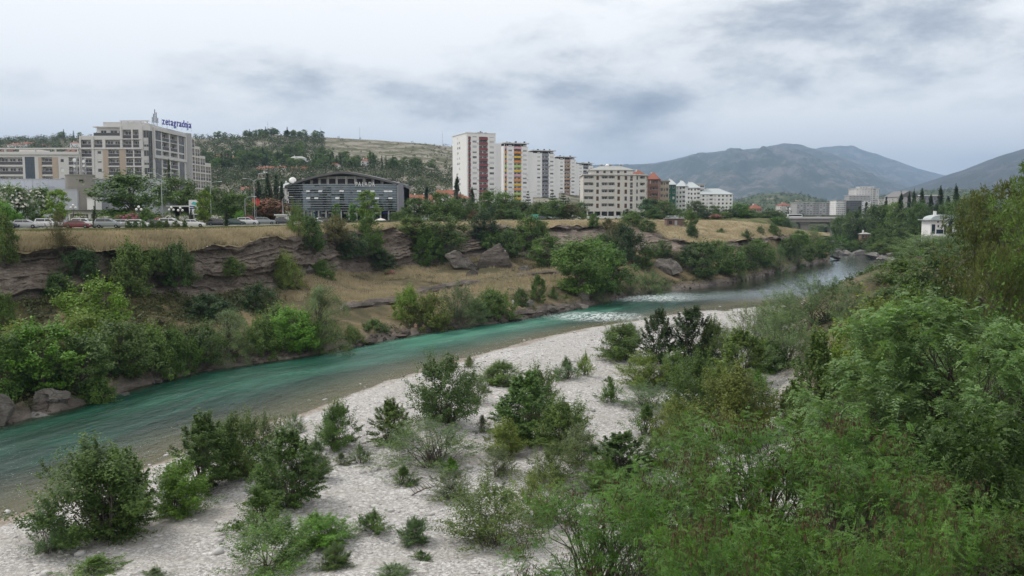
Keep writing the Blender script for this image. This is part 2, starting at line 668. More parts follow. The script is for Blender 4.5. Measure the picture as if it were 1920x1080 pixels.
def water_material():
 """emerald water: clear at the edge, cloudy where it is deep, ripples run with the current"""
 t = NT('river_water')
 uv = t.co('UV')
 p = t.pos()
 depth = t.attr('depth')
 rapid = t.attr('rapid')
 # body colour; its streaks along the flow paint in dark and light ripples
 n = t.noise(t.mapping(uv, (0.05, 0.22, 1)), 1.0, 5, 0.6, 0.5)
 deep = t.ramp(n, [(0.34, (0.0015, 0.022, 0.011)), (0.5, (0.003, 0.040, 0.021)), (0.66, (0.010, 0.080, 0.047))])
 bright = t.ramp(n, [(0.36, (0.018, 0.115, 0.075)), (0.64, (0.085, 0.245, 0.175))])
 milky = t.attr('milky')
 deep = t.mix(milky, deep, bright)
 deep = t.mix(t.math('MULTIPLY', t.attr('calm'), 0.7), deep, (0.06, 0.135, 0.115))  # calm water greyed in the body colour to imitate reflected sky
 # ripples: long ones and short choppy ones
 w1 = t.noise(t.mapping(uv, (0.35, 1.1, 1)), 1.0, 3, 0.6, 0.4)
 w2 = t.noise(t.mapping(uv, (1.3, 3.2, 1)), 1.0, 5, 0.68, 0.3)
 h = t.math('ADD', w1, t.math('MULTIPLY', w2, 0.55))
 h = t.math('MULTIPLY', h, t.math('ADD', 0.55, t.math('MULTIPLY', rapid, 2.2)))
 calm = t.attr('calm')
 h = t.math('MULTIPLY', h, t.math('SUBTRACT', 1.0, t.math('MULTIPLY', calm, 0.72)))
 nb = t.bump(h, 1.0, 0.42)
 fr = t.node('ShaderNodeFresnel', {'IOR': 1.33, 'Normal': nb}).outputs[0]
 gl = t.node('ShaderNodeBsdfGlossy', {'Color': (0.92, 0.95, 0.97), 'Roughness': 0.07, 'Normal': nb})
 body = t.node('ShaderNodeBsdfDiffuse', {'Color': deep, 'Normal': nb})
 clear = t.node('ShaderNodeBsdfTransparent', {'Color': (0.62, 0.66, 0.52)})
 opac = t.math('POWER', t.rng(depth, 0.10, 1.25), 1.2)
 under = t.node('ShaderNodeMixShader', {0: opac, 1: clear.outputs[0], 2: body.outputs[0]})
 fr = t.math('MULTIPLY', fr, t.rng(calm, 0, 1, 0.17, 1.15), True)
 wat = t.node('ShaderNodeMixShader', {0: fr, 1: under.outputs[0], 2: gl.outputs[0]})
 # foam
 fn = t.noise(t.mapping(uv, (0.55, 1.3, 1)), 1.0, 8, 0.75, 1.0)
 fm = t.math('MULTIPLY', t.rng(fn, 0.43, 0.58), t.rng(rapid, 0.35, 0.9))
 fm2 = t.math('MULTIPLY', t.rng(t.noise(t.mapping(uv, (0.8, 2.6, 1)), 1.0, 6, 0.8, 0.6), 0.715, 0.76), t.rng(depth, 0.3, 0.9, 0.0, 0.35))
 foam = t.node('ShaderNodeBsdfDiffuse', {'Color': (0.72, 0.78, 0.77), 'Normal': nb})
 fin = t.node('ShaderNodeMixShader', {0: t.math('MAXIMUM', fm, fm2, True), 1: wat.outputs[0], 2: foam.outputs[0]})
 t.l.new(fin.outputs[0], t.out.inputs[0])
 t.n.remove(t.bsdf)
 return t.mat


def car_paint():
 t = NT('car_paint')
 oi = t.node('ShaderNodeObjectInfo')
 d = t.noise(t.pos(), 2.0, 3)
 c = t.mix(t.rng(d, 0.4, 0.8, 0, 0.15), oi.outputs['Color'], (0.2, 0.18, 0.16))
 return t.done(c, 0.25, None, 0.6, 0.0, **{'Coat Weight': 0.5})


def mountain_material(name, rock, scrub, scale=1.0, cover=0.5):
 t = NT(name)
 p = t.pos()
 n = t.noise(p, 0.0022 * scale, 8, 0.68, 0.3)
 f = t.noise(p, 0.02 * scale, 8, 0.75)
 m = t.math('ADD', t.math('MULTIPLY', n, 0.75), t.math('MULTIPLY', f, 0.35))
 c = t.mix(t.rng(m, cover - 0.04, cover + 0.06), rock, scrub)
 c = t.mix(t.rng(f, 0.4, 0.7, 0, 0.3), c, dim(rock, 0.6))
 return t.done(c, 0.95, t.bump(t.math('ADD', n, t.math('MULTIPLY', f, 0.4)), 0.8, 30.0 / scale), 0.05)


M = dict(
 gravel=gravel_material(), bank=bank_material(), grass_ground=dry_grass_ground(), lawn=lawn_material(),
 asphalt=asphalt_material(), water=water_material(), car=car_paint(),
 cliff=rock_material('cliff_conglomerate', (0.105, 0.084, 0.068), (0.275, 0.23, 0.192), (0.45, 0.39, 0.335)),
 boulder=rock_material('boulder_rock', (0.08, 0.071, 0.062), (0.20, 0.182, 0.163), (0.33, 0.305, 0.28), False),
 pale_rock=rock_material('pale_limestone', (0.12, 0.115, 0.105), (0.30, 0.285, 0.265), (0.44, 0.42, 0.395), False),
 ledge=rock_material('shore_ledge', (0.06, 0.053, 0.046), (0.18, 0.155, 0.135), (0.36, 0.325, 0.295), True, 3.0),
 dry=grass_material('dry_grass', (0.46, 0.375, 0.235), (0.28, 0.235, 0.13), (0.56, 0.49, 0.34)),
 green_grass=grass_material('green_grass', (0.07, 0.11, 0.03), (0.14, 0.14, 0.05), (0.22, 0.20, 0.09)),
 pod=pod_material(),
 white_blossom=blossom_material('white_blossom', (0.62, 0.60, 0.52)),
 pink_blossom=blossom_material('pink_blossom', (0.50, 0.16, 0.20)),
 rust_blossom=blossom_material('rust_blossom', (0.20, 0.085, 0.055)),
 stone=plaster('loose_stone', (0.50, 0.49, 0.475), 0.85, 0.5, False, 3.0),
 white_wall=plaster('white_render', (0.80, 0.79, 0.78), dirt=0.12),
 grey_wall=plaster('grey_render', (0.42, 0.41, 0.41), dirt=0.2),
 light_wall=plaster('light_grey_render', (0.60, 0.585, 0.57), dirt=0.2),
 cream_wall=plaster('cream_render', (0.62, 0.59, 0.55), dirt=0.2),
 beige_wall=plaster('beige_stone', (0.46, 0.37, 0.30), dirt=0.25),
 pink_wall=plaster('pink_render', (0.40, 0.27, 0.235), dirt=0.25),
 ochre_wall=plaster('ochre_render', (0.42, 0.36, 0.28), dirt=0.25),
 brick_wall=plaster('red_render', (0.27, 0.165, 0.135), dirt=0.3),
 green_wall=plaster('green_panel', (0.03, 0.12, 0.085), dirt=0.2),
 concrete=plaster('raw_concrete', (0.30, 0.28, 0.25), dirt=0.45),
 metal_panel=plaster('metal_cladding', (0.44, 0.46, 0.50), 0.45, 0.15, True, 1.0, 0.5),
 roof_tile=plaster('red_tile', (0.27, 0.105, 0.07), dirt=0.5, streak=False, scale=4),
 roof_grey=plaster('grey_roof', (0.36, 0.37, 0.35), dirt=0.3),
 roof_pale=plaster('pale_roof', (0.44, 0.475, 0.48), dirt=0.25),
 roof_dark=paint('dark_metal_roof', (0.13, 0.125, 0.125), 0.5),
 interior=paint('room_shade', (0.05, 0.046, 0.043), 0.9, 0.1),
 shutter=plaster('white_shutter', (0.62, 0.62, 0.61), streak=False),
 brown=paint('brown_shutter', (0.11, 0.06, 0.04), 0.7),
 rail=paint('dark_railing', (0.075, 0.073, 0.08), 0.45),
 glass=glass_mat('window_glass', (0.022, 0.027, 0.032)),
 blue_glass=glass_mat('blue_glass', (0.012, 0.035, 0.065), 0.05, 0.15, 0.7),
 curtain=paint('curtain_wall_glass', (0.10, 0.125, 0.14), 0.05, 0.8, 0.85, 0.3),
 alu=paint('aluminium', (0.42, 0.43, 0.44), 0.4, 0.5, 0.6),
 dark_alu=paint('dark_aluminium', (0.10, 0.10, 0.105), 0.4, 0.5, 0.4),
 steel=paint('galvanised_steel', (0.38, 0.39, 0.40), 0.45, 0.5, 0.5),
 white=paint('white_paint', (0.78, 0.78, 0.77), 0.45),
 globe=paint('opal_globe', (0.82, 0.81, 0.78), 0.3),
 red=paint('red_paint', (0.50, 0.045, 0.03), 0.5),
 orange=paint('orange_paint', (0.55, 0.13, 0.05), 0.5),
 maroon=plaster('maroon_panel', (0.26, 0.085, 0.095), dirt=0.3),
 yellow=paint('yellow_panel', (0.72, 0.47, 0.04), 0.6),
 orange_panel=paint('orange_panel', (0.70, 0.26, 0.05), 0.6),
 pink_panel=paint('pink_panel', (0.68, 0.36, 0.40), 0.6),
 lime=paint('lime_panel', (0.42, 0.58, 0.12), 0.6),
 slate=plaster('slate_panel', (0.24, 0.24, 0.275), dirt=0.3),
 tan=plaster('tan_panel', (0.44, 0.28, 0.18), dirt=0.3),
 blue_sign=paint('blue_sign', (0.035, 0.035, 0.33), 0.4),
 teal=paint('teal_print', (0.10, 0.52, 0.50), 0.5),
 rubber=paint('rubber', (0.022, 0.022, 0.022), 0.85),
 car_glass=paint('car_glass', (0.016, 0.018, 0.02), 0.06, 0.8),
 lamp_lens=paint('lamp_lens', (0.55, 0.56, 0.57), 0.15, 0.7),
 tail_lens=paint('tail_lens', (0.35, 0.02, 0.02), 0.2, 0.6),
 skin=paint('skin', (0.42, 0.26, 0.19), 0.6),
 cloth_white=paint('white_cloth', (0.70, 0.70, 0.69), 0.9),
 cloth_dark=paint('dark_cloth', (0.05, 0.055, 0.075), 0.9),
 hair=paint('dark_hair', (0.03, 0.022, 0.018), 0.7),
 rust=plaster('rusty_sheet', (0.20, 0.135, 0.12), dirt=0.5, scale=3),
)

# ------------------------------------------------------------------ the far (left) bank, as profiles read off the picture
# px : waterline y, then (y, distance) of bank lip, lower slope, cliff foot, cliff top, plateau edge
PLAT = 17.2
BANK = [
 (-420, 905, (885, 69), (690, 84), (592, 98), (470, 101), (442, 106)),
 (-200, 850, (830, 75), (660, 92), (582, 106), (466, 109), (439, 113)),
 (0, 800, (778, 84), (640, 101), (572, 114), (462, 117), (436, 122)),
 (150, 762, (745, 92), (630, 108), (566, 120), (462, 124), (434, 128)),
 (300, 715, (698, 106), (620, 119), (560, 130), (468, 133), (432, 137)),
 (400, 692, (674, 114), (612, 127), (556, 141), (462, 145), (429, 150)),
 (500, 679, (660, 121), (600, 134), (548, 150), (446, 156), (426, 166)),
 (600, 664, (648, 126), (586, 140), (512, 180), (434, 186), (421, 202)),
 (700, 643, (627, 138), (578, 152), (504, 205), (431, 212), (418, 233)),
 (850, 617, (603, 154), (568, 164), (492, 228), (429, 236), (415, 274)),
 (1000, 597, (583, 170), (545, 183), (478, 246), (428, 256), (413, 310)),
 (1100, 575, (563, 192), (528, 206), (470, 246), (424, 268), (412, 332)),
 (1200, 552, (541, 220), (512, 232), (478, 250), (436, 274), (412, 332)),
 (1300, 540, (531, 239), (505, 252), (476, 262), (456, 270), (412, 334)),
 (1400, 526, (518, 263), (488, 277), (464, 290), (450, 298), (414, 342)),
 (1480, 505, (497, 318), (468, 336), (446, 346), (437, 351), (428, 362)),
 (1560, 487, (479, 384), (460, 402), (450, 416), (445, 425), (438, 445)),
]
B_PX = np.array([b[0] for b in BANK], float)
_w = np.array([at_z(b[0], b[1], 0.0) for b in BANK])
B_PY = np.array([[b[1]] + [r[0] for r in b[2:]] for b in BANK], float)
B_D = np.array([[_w[i, 1]] + [r[1] for r in b[2:]] for i, b in enumerate(BANK)], float)


def _smooth(px, tab):
 """tab (n,k) at B_PX, sampled smoothly at px"""
 px = np.atleast_1d(np.asarray(px, float))
 out = 0
 offs = np.array([-40, -20, 0, 20, 40.0])
 for o, w in zip(offs, (0.1, 0.2, 0.4, 0.2, 0.1)):
  out = out + w * np.stack([np.interp(px + o, B_PX, tab[:, k]) for k in range(tab.shape[1])], -1)
 return out


def bank_rows(px):
 px = np.atleast_1d(np.asarray(px, float))
 PY, DD = _smooth(px, B_PY), _smooth(px, B_D)
 w = np.interp(px, [-400, 1150, 1400], [1, 1, 0.25])
 j4 = fbm(px * 0.022, 3.0, 0, 4, 17) * 9 * w
 PY[:, 4] += j4
 DD[:, 4] -= j4 * 0.06
 PY[:, 3] += fbm(px * 0.016, 8.0, 0, 3, 19) * 8 * w
 return PY, DD


def bank_point(px, py):
 """where the line of sight meets the far bank (or the plateau behind its edge)"""
 PY, DD = bank_rows(px)
 PY, DD = PY[0], DD[0]
 if py <= PY[-1]:
  return at_z(px, py, PLAT) if py > HORIZ + 2 else at_y(px, py, 500)
 D = np.interp(-py, -PY, DD)
 return at_y(px, py, D)


def loft(px, r0, r1, nrow, jitter=None):
 PY, DD = bank_rows(px)
 P = []
 for t in np.linspace(0, 1, nrow):
  y = PY[:, r0] * (1 - t) + PY[:, r1] * t
  d = DD[:, r0] * (1 - t) + DD[:, r1] * t
  P.append(at_y(px, y, d))
 return np.array(P)                                   # rows, cols, 3


px_cols = np.linspace(-400, 1556, 760)


def bank_mesh():
 segs = [loft(px_cols, 0, 1, 6), loft(px_cols, 1, 2, 16)[1:], loft(px_cols, 2, 3, 22)[1:]]
 P = np.concatenate(segs)
 # first row goes under water
 under = P[0].copy()
 under[:, 2] -= 1.4
 under[:, 1] -= 1.2
 P = np.concatenate([under[None], P])
 n = fbm(P[..., 0] * 0.18, P[..., 1] * 0.18, 0, 5, 3)
 amp = np.clip(np.arange(len(P)) / 8.0, 0, 1)[:, None]
 P[..., 2] += n * 0.45 * amp
 rk = np.abs(fbm(P[..., 0] * 0.5, P[..., 1] * 0.5, 0, 4, 9))
 low = np.exp(-((np.arange(len(P)) - 5) / 4.0) ** 2)[:, None]
 P[..., 2] += rk * 1.0 * low
 me = np_mesh('river_bank', P.reshape(-1, 3), grid_faces(*P.shape[:2]), [M['bank']], True)
 return tag(obj('river_bank', me), kind='structure')


def cliff_mesh():
 px = np.linspace(-400, 1556, 1150)
 P = loft(px, 3, 4, 72)
 nr, nc = P.shape[:2]
 tz = np.linspace(0, 1, nr)[:, None] * np.ones((1, nc))
 x, y, z = P[..., 0], P[..., 1], P[..., 2]
 s = x + y * 0.6
 # buttresses and hollows
 big = fbm(s * 0.045, z * 0.03, 0, 3, 21) * 2.4 + fbm(s * 0.14, z * 0.06, 0, 3, 25) * 0.9
 # ledges of harder beds: stepped profile that wanders along the wall
 zz = z + fbm(s * 0.05, 0, 0, 2, 5) * 0.9
 b1 = vnoise(zz * 1.0, s * 0.010, 0, 31)
 b2 = vnoise(zz * 2.9, s * 0.03, 0, 33)
 bed = np.tanh(b1 * 4) * 0.65 + np.tanh(b2 * 4) * 0.32
 fine = fbm(s * 0.8, z * 1.8, y * 0.3, 4, 41) * 0.35
 caves = np.clip(fbm(s * 0.07, z * 0.16, 0, 3, 51) - 0.25, 0, 1) * 4.5
 env = np.clip(np.minimum(tz * 7, (1 - tz) * 9), 0, 1)
 off = (big + bed + fine * 1.2 + caves) * env                 # positive goes into the wall
 off -= 0.9 * np.exp(-((tz - 0.93) / 0.05) ** 2) * (0.6 + 0.6 * vnoise(s * 0.2, 0, 0, 61))
 # into the wall = away from the river, roughly (-0.55, 0.83)
 P[..., 0] += -0.5 * off
 P[..., 1] += 0.8 * off
 P[..., 2] += (fbm(s * 0.3, z * 0.3, 0, 3, 71) * 0.5) * env
 P[0, :, 2] -= 2.0
 P[-1, :, 1] += 1.2
 me = np_mesh('cliff', P.reshape(-1, 3), grid_faces(nr, nc), [M['cliff']], False)
 return tag(obj('cliff', me), kind='structure')


def slope_mesh():
 P = loft(px_cols, 4, 5, 18)
 n = fbm(P[..., 0] * 0.15, P[..., 1] * 0.15, 0, 5, 13)
 amp = np.clip(np.minimum(np.arange(18), 17 - np.arange(18)) / 4.0, 0, 1)[:, None]
 P[..., 2] += n * 0.7 * amp
 P[0, :, 1] -= 0.9
 P[0, :, 2] -= 0.25 * (1 + vnoise(px_cols * 0.05, 0, 0, 4))
 me = np_mesh('grass_slope', P.reshape(-1, 3), grid_faces(*P.shape[:2]), [M['grass_ground']], True)
 return tag(obj('grass_slope', me), kind='structure')


def plateau_z(px, D):
 """ground behind the cliff edge; it falls to the gorge towards the bridge"""
 w = float(np.clip((px - 1440) / 58, 0, 1))
 return PLAT * (1 - w) - 1.0 * w


def plateau_mesh():
 PY, DD = bank_rows(px_cols)
 e = at_y(px_cols, PY[:, 5], DD[:, 5])
 rows = [e]
 for k, add in enumerate((3, 8, 16, 40, 90, 200, 420, 900)):
  q = e.copy()
  t = (e[:, 1] + add) / e[:, 1]
  q[:, 0] *= t
  q[:, 1] *= t
  w = min(1, (k + 1) / 3)
  zt = PLAT if k < 6 else PLAT + 0.3
  q[:, 2] = e[:, 2] * (1 - w) + zt * w
  gz = np.array([plateau_z(a, 0) for a in px_cols])
  q[:, 2] = np.where(px_cols > 1440, np.where(k == 0, e[:, 2], e[:, 2] + (np.minimum(gz, zt) - e[:, 2]) * min(1, (k + 1) / 4)), q[:, 2])
  rows.append(q)
 P = np.array(rows)
 me = np_mesh('plateau', P.reshape(-1, 3), grid_faces(*P.shape[:2]), [M['lawn']], True)
 return tag(obj('plateau', me), kind='structure')


bank_mesh(); cliff_mesh(); slope_mesh(); plateau_mesh()

# ------------------------------------------------------------------ near side: shore lines in plan
SH_PX = [(-420, 1160), (-250, 1080), (-120, 1025), (0, 972), (100, 932), (200, 900), (300, 865), (400, 820), (560, 775), (640, 745), (720, 715),
   (800, 690), (900, 663), (1000, 636), (1100, 615), (1200, 600), (1310, 580)]
SHORE = [tuple(at_z(a, b, 0.0)[:2]) for a, b in SH_PX] + [(64, 203), (115, 262), (151, 343), (164, 382), (165, 410), (166, 440), (192, 520), (252, 700), (330, 900)]
SHORE = np.array([(-42, -10)] + SHORE)
TOE = np.array([(7, -20), (9, 10), (13, 40), (25, 82), (35, 118), (47, 160), (78, 204), (126, 262), (159, 343), (170, 382), (172, 410), (172, 440), (199, 520), (260, 700), (340, 900)], float)
_lb = _smooth(np.linspace(-400, 1556, 60), B_PY[:, :1])[:, 0]
LEFT = np.array([(-76, -10), (-68, 28)] + [tuple(at_z(a, b, 0.0)[:2]) for a, b in zip(np.linspace(-400, 1556, 60), _lb)] + [(150, 440), (174, 520), (233, 700), (310, 900)])


def sdist(x, y, poly):
 """signed distance to an open line that runs up the valley; positive on its right"""
 x, y = np.asarray(x, float), np.asarray(y, float)
 best = np.full(x.shape, 1e18)
 sgn = np.ones(x.shape)
 for (ax, ay), (bx, by) in zip(poly[:-1], poly[1:]):
  dx, dy = bx - ax, by - ay
  L2 = dx * dx + dy * dy
  t = np.clip(((x - ax) * dx + (y - ay) * dy) / L2, 0, 1)
  d2 = (x - ax - t * dx) ** 2 + (y - ay - t * dy) ** 2
  cr = (x - ax) * dy - (y - ay) * dx
  m = d2 < best
  best = np.where(m, d2, best)
  sgn = np.where(m, np.where(cr >= 0, 1.0, -1.0), sgn)
 return np.sqrt(best) * sgn


def near_height(x, y):
 x, y = np.asarray(x, float), np.asarray(y, float)
 d = sdist(x, y, SHORE)
 e = sdist(x, y, TOE)
 bed = -np.clip(-d * 0.075, 0, 2.6)
 bar = 0.06 * np.clip(d, 0, 4) + 0.85 * (1 - np.exp(-np.clip(d - 2, 0, None) / 12))
 bumps = fbm(x * 0.09, y * 0.09, 0, 3, 81) * 0.55 + fbm(x * 0.35, y * 0.35, 0, 3, 82) * 0.12
 z = np.where(d < 0, bed, bar + bumps * np.clip(d / 9, 0, 1))
 z = np.where(d > 0, z - 0.75 * np.exp(-(((x - 52) / 17) ** 2 + ((y - 192) / 12) ** 2)), z)
 rise = np.clip(e, 0, None)
 top = 16.5
 up = top * (1 - np.exp(-rise * 0.5 / top * 1.25))
 z = z + np.where(e > 0, up + fbm(x * 0.06, y * 0.06, 0, 4, 85) * np.clip(e / 12, 0, 1) * 1.6, 0)
 return z + fbm(x * 1.2, y * 1.2, 0, 2, 87) * 0.03


def ground_xy(x, y):
 return (float(x), float(y), float(near_height(np.array([x]), np.array([y]))[0]))


def near_point(px, py, n=14):
 """where the line of sight meets the gravel bar or the right bank"""
 z = 0.8
 for _ in range(n):
  p = at_z(px, py, z)
  z = 0.5 * z + 0.5 * float(near_height(p[0:1], p[1:2])[0])
  z = min(z, 19)
 p = at_z(px, py, z)
 return (float(p[0]), float(p[1]), float(near_height(p[0:1], p[1:2])[0]))


def near_terrain():
 # rows along the valley, denser nearby
 ys = np.concatenate([np.arange(6, 120, 0.7), np.arange(120, 260, 1.5), np.arange(260, 905, 5)])
 ts = np.concatenate([np.linspace(-46, -6, 26)[:-1], np.linspace(-6, 48, 120)[:-1], np.linspace(48, 420, 40)])
 sx_ = np.interp(ys, SHORE[:, 1], SHORE[:, 0])
 X = sx_[:, None] + ts[None, :]
 Y = ys[:, None] + 0 * X
 lx = np.interp(ys, LEFT[:, 1], LEFT[:, 0])
 X = np.maximum(X, lx[:, None] - 4 + 0.001 * ts[None, :])
 Z = near_height(X, Y)
 P = np.stack([X, Y, Z], -1)
 me = np_mesh('gravel_bar', P.reshape(-1, 3), grid_faces(*P.shape[:2])[:, ::-1], [M['gravel']], True)
 return tag(obj('gravel_bar', me), kind='structure')


near_terrain()


# ------------------------------------------------------------------ the river
def river_mesh():
 # stations by matching the two banks along the valley
 ls = np.concatenate([[0], np.cumsum(np.hypot(*np.diff(LEFT, axis=0).T))])
 st = np.arange(0, ls[-1], 0.9)
 st = st[st < 560]
 st = np.concatenate([st, np.arange(560, ls[-1], 6)])
 L = np.stack([np.interp(st, ls, LEFT[:, k]) for k in (0, 1)], -1)
 # nearest shore point, kept in order
 ss = np.concatenate([[0], np.cumsum(np.hypot(*np.diff(SHORE, axis=0).T))])
 fine = np.linspace(0, ss[-1], 1500)
 S = np.stack([np.interp(fine, ss, SHORE[:, k]) for k in (0, 1)], -1)
 d2 = (L[:, None, 0] - S[None, :, 0]) ** 2 + (L[:, None, 1] - S[None, :, 1]) ** 2
 idx = fine[np.argmin(d2, 1)]
 idx = np.maximum.accumulate(idx)
 k = np.ones(41) / 41
 pad = np.concatenate([np.full(20, idx[0]), idx, np.full(20, idx[-1])])
 idx = np.convolve(pad, k, 'valid')
 R = np.stack([np.interp(idx, ss, SHORE[:, kk]) for kk in (0, 1)], -1)
 nt = 72
 t = np.concatenate([np.linspace(-0.05, 1.12, nt - 8), np.linspace(1.16, 1.9, 8)])
 P = L[:, None, :] * (1 - t)[None, :, None] + R[:, None, :] * t[None, :, None]
 w = np.hypot(*(R - L).T)
 U = st[:, None] + 0 * t[None, :]
 V = w[:, None] * t[None, :]
 x, y = P[..., 0], P[..., 1]
 dR = -sdist(x, y, SHORE)                              # metres from the gravel shore
 dL = np.clip(t, 0, None)[None, :] * w[:, None]
 depth = np.clip(np.minimum(dR * 0.10, 0.25 + dL * 0.5), 0, 2.5)
 # the shallow riffle above the rapids
 riff = np.exp(-(((x - 52) / 22) ** 2 + ((y - 205) / 16) ** 2))
 depth = depth * (1 - 0.5 * riff)
 # rapids tongue
 c0 = at_z(1120, 594, 0.0); c1 = at_z(1215, 560, 0.0)
 rx = np.exp(-(((x - c0[0]) / 11) ** 2 + ((y - c0[1]) / 9) ** 2)) + 0.8 * np.exp(-(((x - c1[0]) / 13) ** 2 + ((y - c1[1]) / 10) ** 2))
 rapid = np.clip(rx, 0, 1)
 mk = at_z(1010, 612, 0.0)
 milky = np.exp(-(((x - mk[0]) / 30) ** 2 + ((y - mk[1]) / 34) ** 2)) * 0.9
 mk2 = at_z(800, 660, 0.0)
 milky = np.clip(milky + 0.35 * np.exp(-(((x - mk2[0]) / 25) ** 2 + ((y - mk2[1]) / 28) ** 2)), 0, 1)
 calm = np.clip((y - 196) / 36, 0, 1)
 z = 0.055 * fbm(U * 0.35, V * 0.9, 0, 4, 91) * (1 - 0.8 * calm)
 z += rapid * (0.30 * fbm(U * 0.45, V * 0.7, 0, 4, 95) + 0.10)
 z *= np.clip(depth / 0.3, 0.1, 1)
 V3 = np.stack([x, y, z + 0.02], -1).reshape(-1, 3)
 uv = np.stack([U, V], -1).reshape(-1, 2)
 at = {k: ('POINT', v.ravel()) for k, v in dict(depth=depth, rapid=rapid, milky=milky, calm=calm).items()}
 me = np_mesh('river', V3, grid_faces(*P.shape[:2])[:, ::-1], [M['water']], True, attrs=at, uv=uv)
 return tag(obj('river', me), kind='structure')


river_mesh()


# ------------------------------------------------------------------ far country: plain, hills, mountains
def sil_mesh(name, sil, D0, D1, z0, mat, nrow=70, ncol=420, rough=0.06, gul=0.02, seed=0, power=1.0, back=0.4, px_pad=0):
 """land that rises from z0 at distance D0 to the skyline sil at D1 and falls away behind it"""
 sil = np.array(sil, float)
 px = np.linspace(sil[0, 0] - px_pad, sil[-1, 0] + px_pad, ncol)
 sy_ = np.interp(px, sil[:, 0], sil[:, 1])
 k = np.hanning(9); k /= k.sum()
 sy_ = np.convolve(np.pad(sy_, 4, 'edge'), k, 'valid')
 top = at_y(px, sy_, D1)
 rows = []
 ts = np.concatenate([np.linspace(0, 1, nrow), 1 + np.linspace(0.04, back, nrow // 3)])
 for t in ts:
  d = D0 + (D1 - D0) * t
  x = top[:, 0] * d / D1
  if t <= 1:
   z = z0 + (top[:, 2] - z0) * t ** power
  else:
   z = z0 + (top[:, 2] - z0) * np.clip(1 - ((t - 1) / back) ** 1.3, 0, 1)
  H = np.clip(top[:, 2] - z0, 1, None)
  env = math.sin(math.pi * min(1, t)) if t <= 1 else 0
  s = 1.0 / (D1 * 0.09)
  n = fbm(x * s, d * s * 0.7 + 0 * x, 0, 6, seed, 0.55)
  r = 1 - np.abs(fbm(x * s * 1.6, d * s * 0.5 + 0 * x, 0, 5, seed + 7, 0.55))
  z = z + H * (rough * n + gul * (r - 0.6)) * (env + (0.10 if t > 0.9 else 0))
  rows.append(np.stack([x, np.full_like(x, d), np.maximum(z, z0 - 3)], -1))
 P = np.array(rows)
 me = np_mesh(name, P.reshape(-1, 3), grid_faces(*P.shape[:2]), [mat], True)
 o = tag(obj(name, me), kind='structure')
 return o, P


M['hill'] = mountain_material('hill_scrub', (0.27, 0.25, 0.21), (0.085, 0.09, 0.05), 14.0, 0.53)
M['hill2'] = mountain_material('knoll_scrub', (0.24, 0.20, 0.15), (0.045, 0.075, 0.03), 10.0, 0.47)
M['mount'] = mountain_material('mountain_rock', (0.16, 0.145, 0.135), (0.04, 0.055, 0.035), 1.6, 0.5)
M['mount2'] = mountain_material('near_mountain_rock', (0.11, 0.10, 0.095), (0.045, 0.05, 0.04), 2.2, 0.48)
M['plain'] = mountain_material('plain_green', (0.11, 0.10, 0.06), (0.04, 0.055, 0.025), 6.0, 0.48)

HILL_SIL = [(-260, 262), (-100, 260), (0, 262), (80, 260), (170, 258), (300, 260), (380, 260), (450, 258), (500, 252), (560, 256), (610, 258),
   (650, 260), (700, 263), (760, 267), (800, 270), (845, 275), (900, 281), (960, 290), (1050, 312), (1130, 345), (1200, 385)]
hill_o, HILL_P = sil_mesh('hill', HILL_SIL, 470, 1150, PLAT - 0.5, M['hill'], 90, 340, 0.05, 0.05, 5, 1.15)
knoll_o, KNOLL_P = sil_mesh('knoll', [(1335, 396), (1380, 374), (1420, 364), (1460, 361), (1500, 364), (1540, 373), (1580, 385), (1620, 372), (1680, 362), (1720, 357), (1790, 354), (1860, 356), (1960, 362)],
       1500, 2600, PLAT - 2, M['hill2'], 40, 200, 0.06, 0.05, 15)
sil_mesh('mountain', [(880, 350), (980, 325), (1100, 312), (1180, 308), (1230, 305), (1290, 292), (1340, 284), (1400, 278), (1440, 272), (1470, 270), (1500, 274), (1525, 279), (1560, 290), (1600, 305),
      (1650, 328), (1700, 346), (1760, 362), (1850, 375), (2000, 385)], 5200, 11500, PLAT - 6, M['mount'], 80, 420, 0.11, 0.27, 25)
sil_mesh('far_mountain', [(1380, 330), (1480, 290), (1540, 277), (1575, 272), (1600, 274), (1640, 286), (1680, 301), (1720, 315), (1765, 327), (1820, 340), (1900, 355), (2100, 370)],
   9000, 15500, PLAT - 6, M['mount'], 50, 320, 0.10, 0.24, 35)
sil_mesh('side_mountain', [(1560, 384), (1620, 372), (1680, 358), (1720, 347), (1760, 334), (1800, 321), (1850, 302), (1890, 288), (1920, 279), (2000, 258), (2150, 235), (2400, 225)],
   4200, 7200, PLAT - 6, M['mount2'], 60, 340, 0.09, 0.16, 45)
_pl = [(-9000, 880), (9000, 880), (16000, 20000), (-16000, 20000)]
_g = []
for _yy in np.linspace(0, 1, 24) ** 2.2:
 for _xx in np.linspace(-1, 1, 24):
  _Y = 880 + _yy * 22000
  _g.append((_xx * min(1500 + _Y, 15500), _Y, PLAT - 1.5))
tag(obj('plain', np_mesh('plain', np.array(_g), grid_faces(24, 24), [M['plain']], True)), kind='structure')

# ------------------------------------------------------------------ plants
def unit(v):
 return v / np.maximum(np.linalg.norm(v, axis=-1, keepdims=True), 1e-9)


def leaf_arrays(pos, nrm, half, aspect, r, axis=None):
 """diamond leaves: (n*4,3) verts"""
 n = len(pos)
 t = axis if axis is not None else r.normal(size=(n, 3))
 t = unit(t - nrm * np.sum(t * nrm, -1, keepdims=True))
 b = np.cross(nrm, t)
 h = np.asarray(half)[:, None] if np.ndim(half) else half
 V = np.stack([pos - t * h, pos + b * h * aspect - t * h * 0.15, pos + t * h, pos - b * h * aspect - t * h * 0.15], 1)
 return V.reshape(-1, 3)


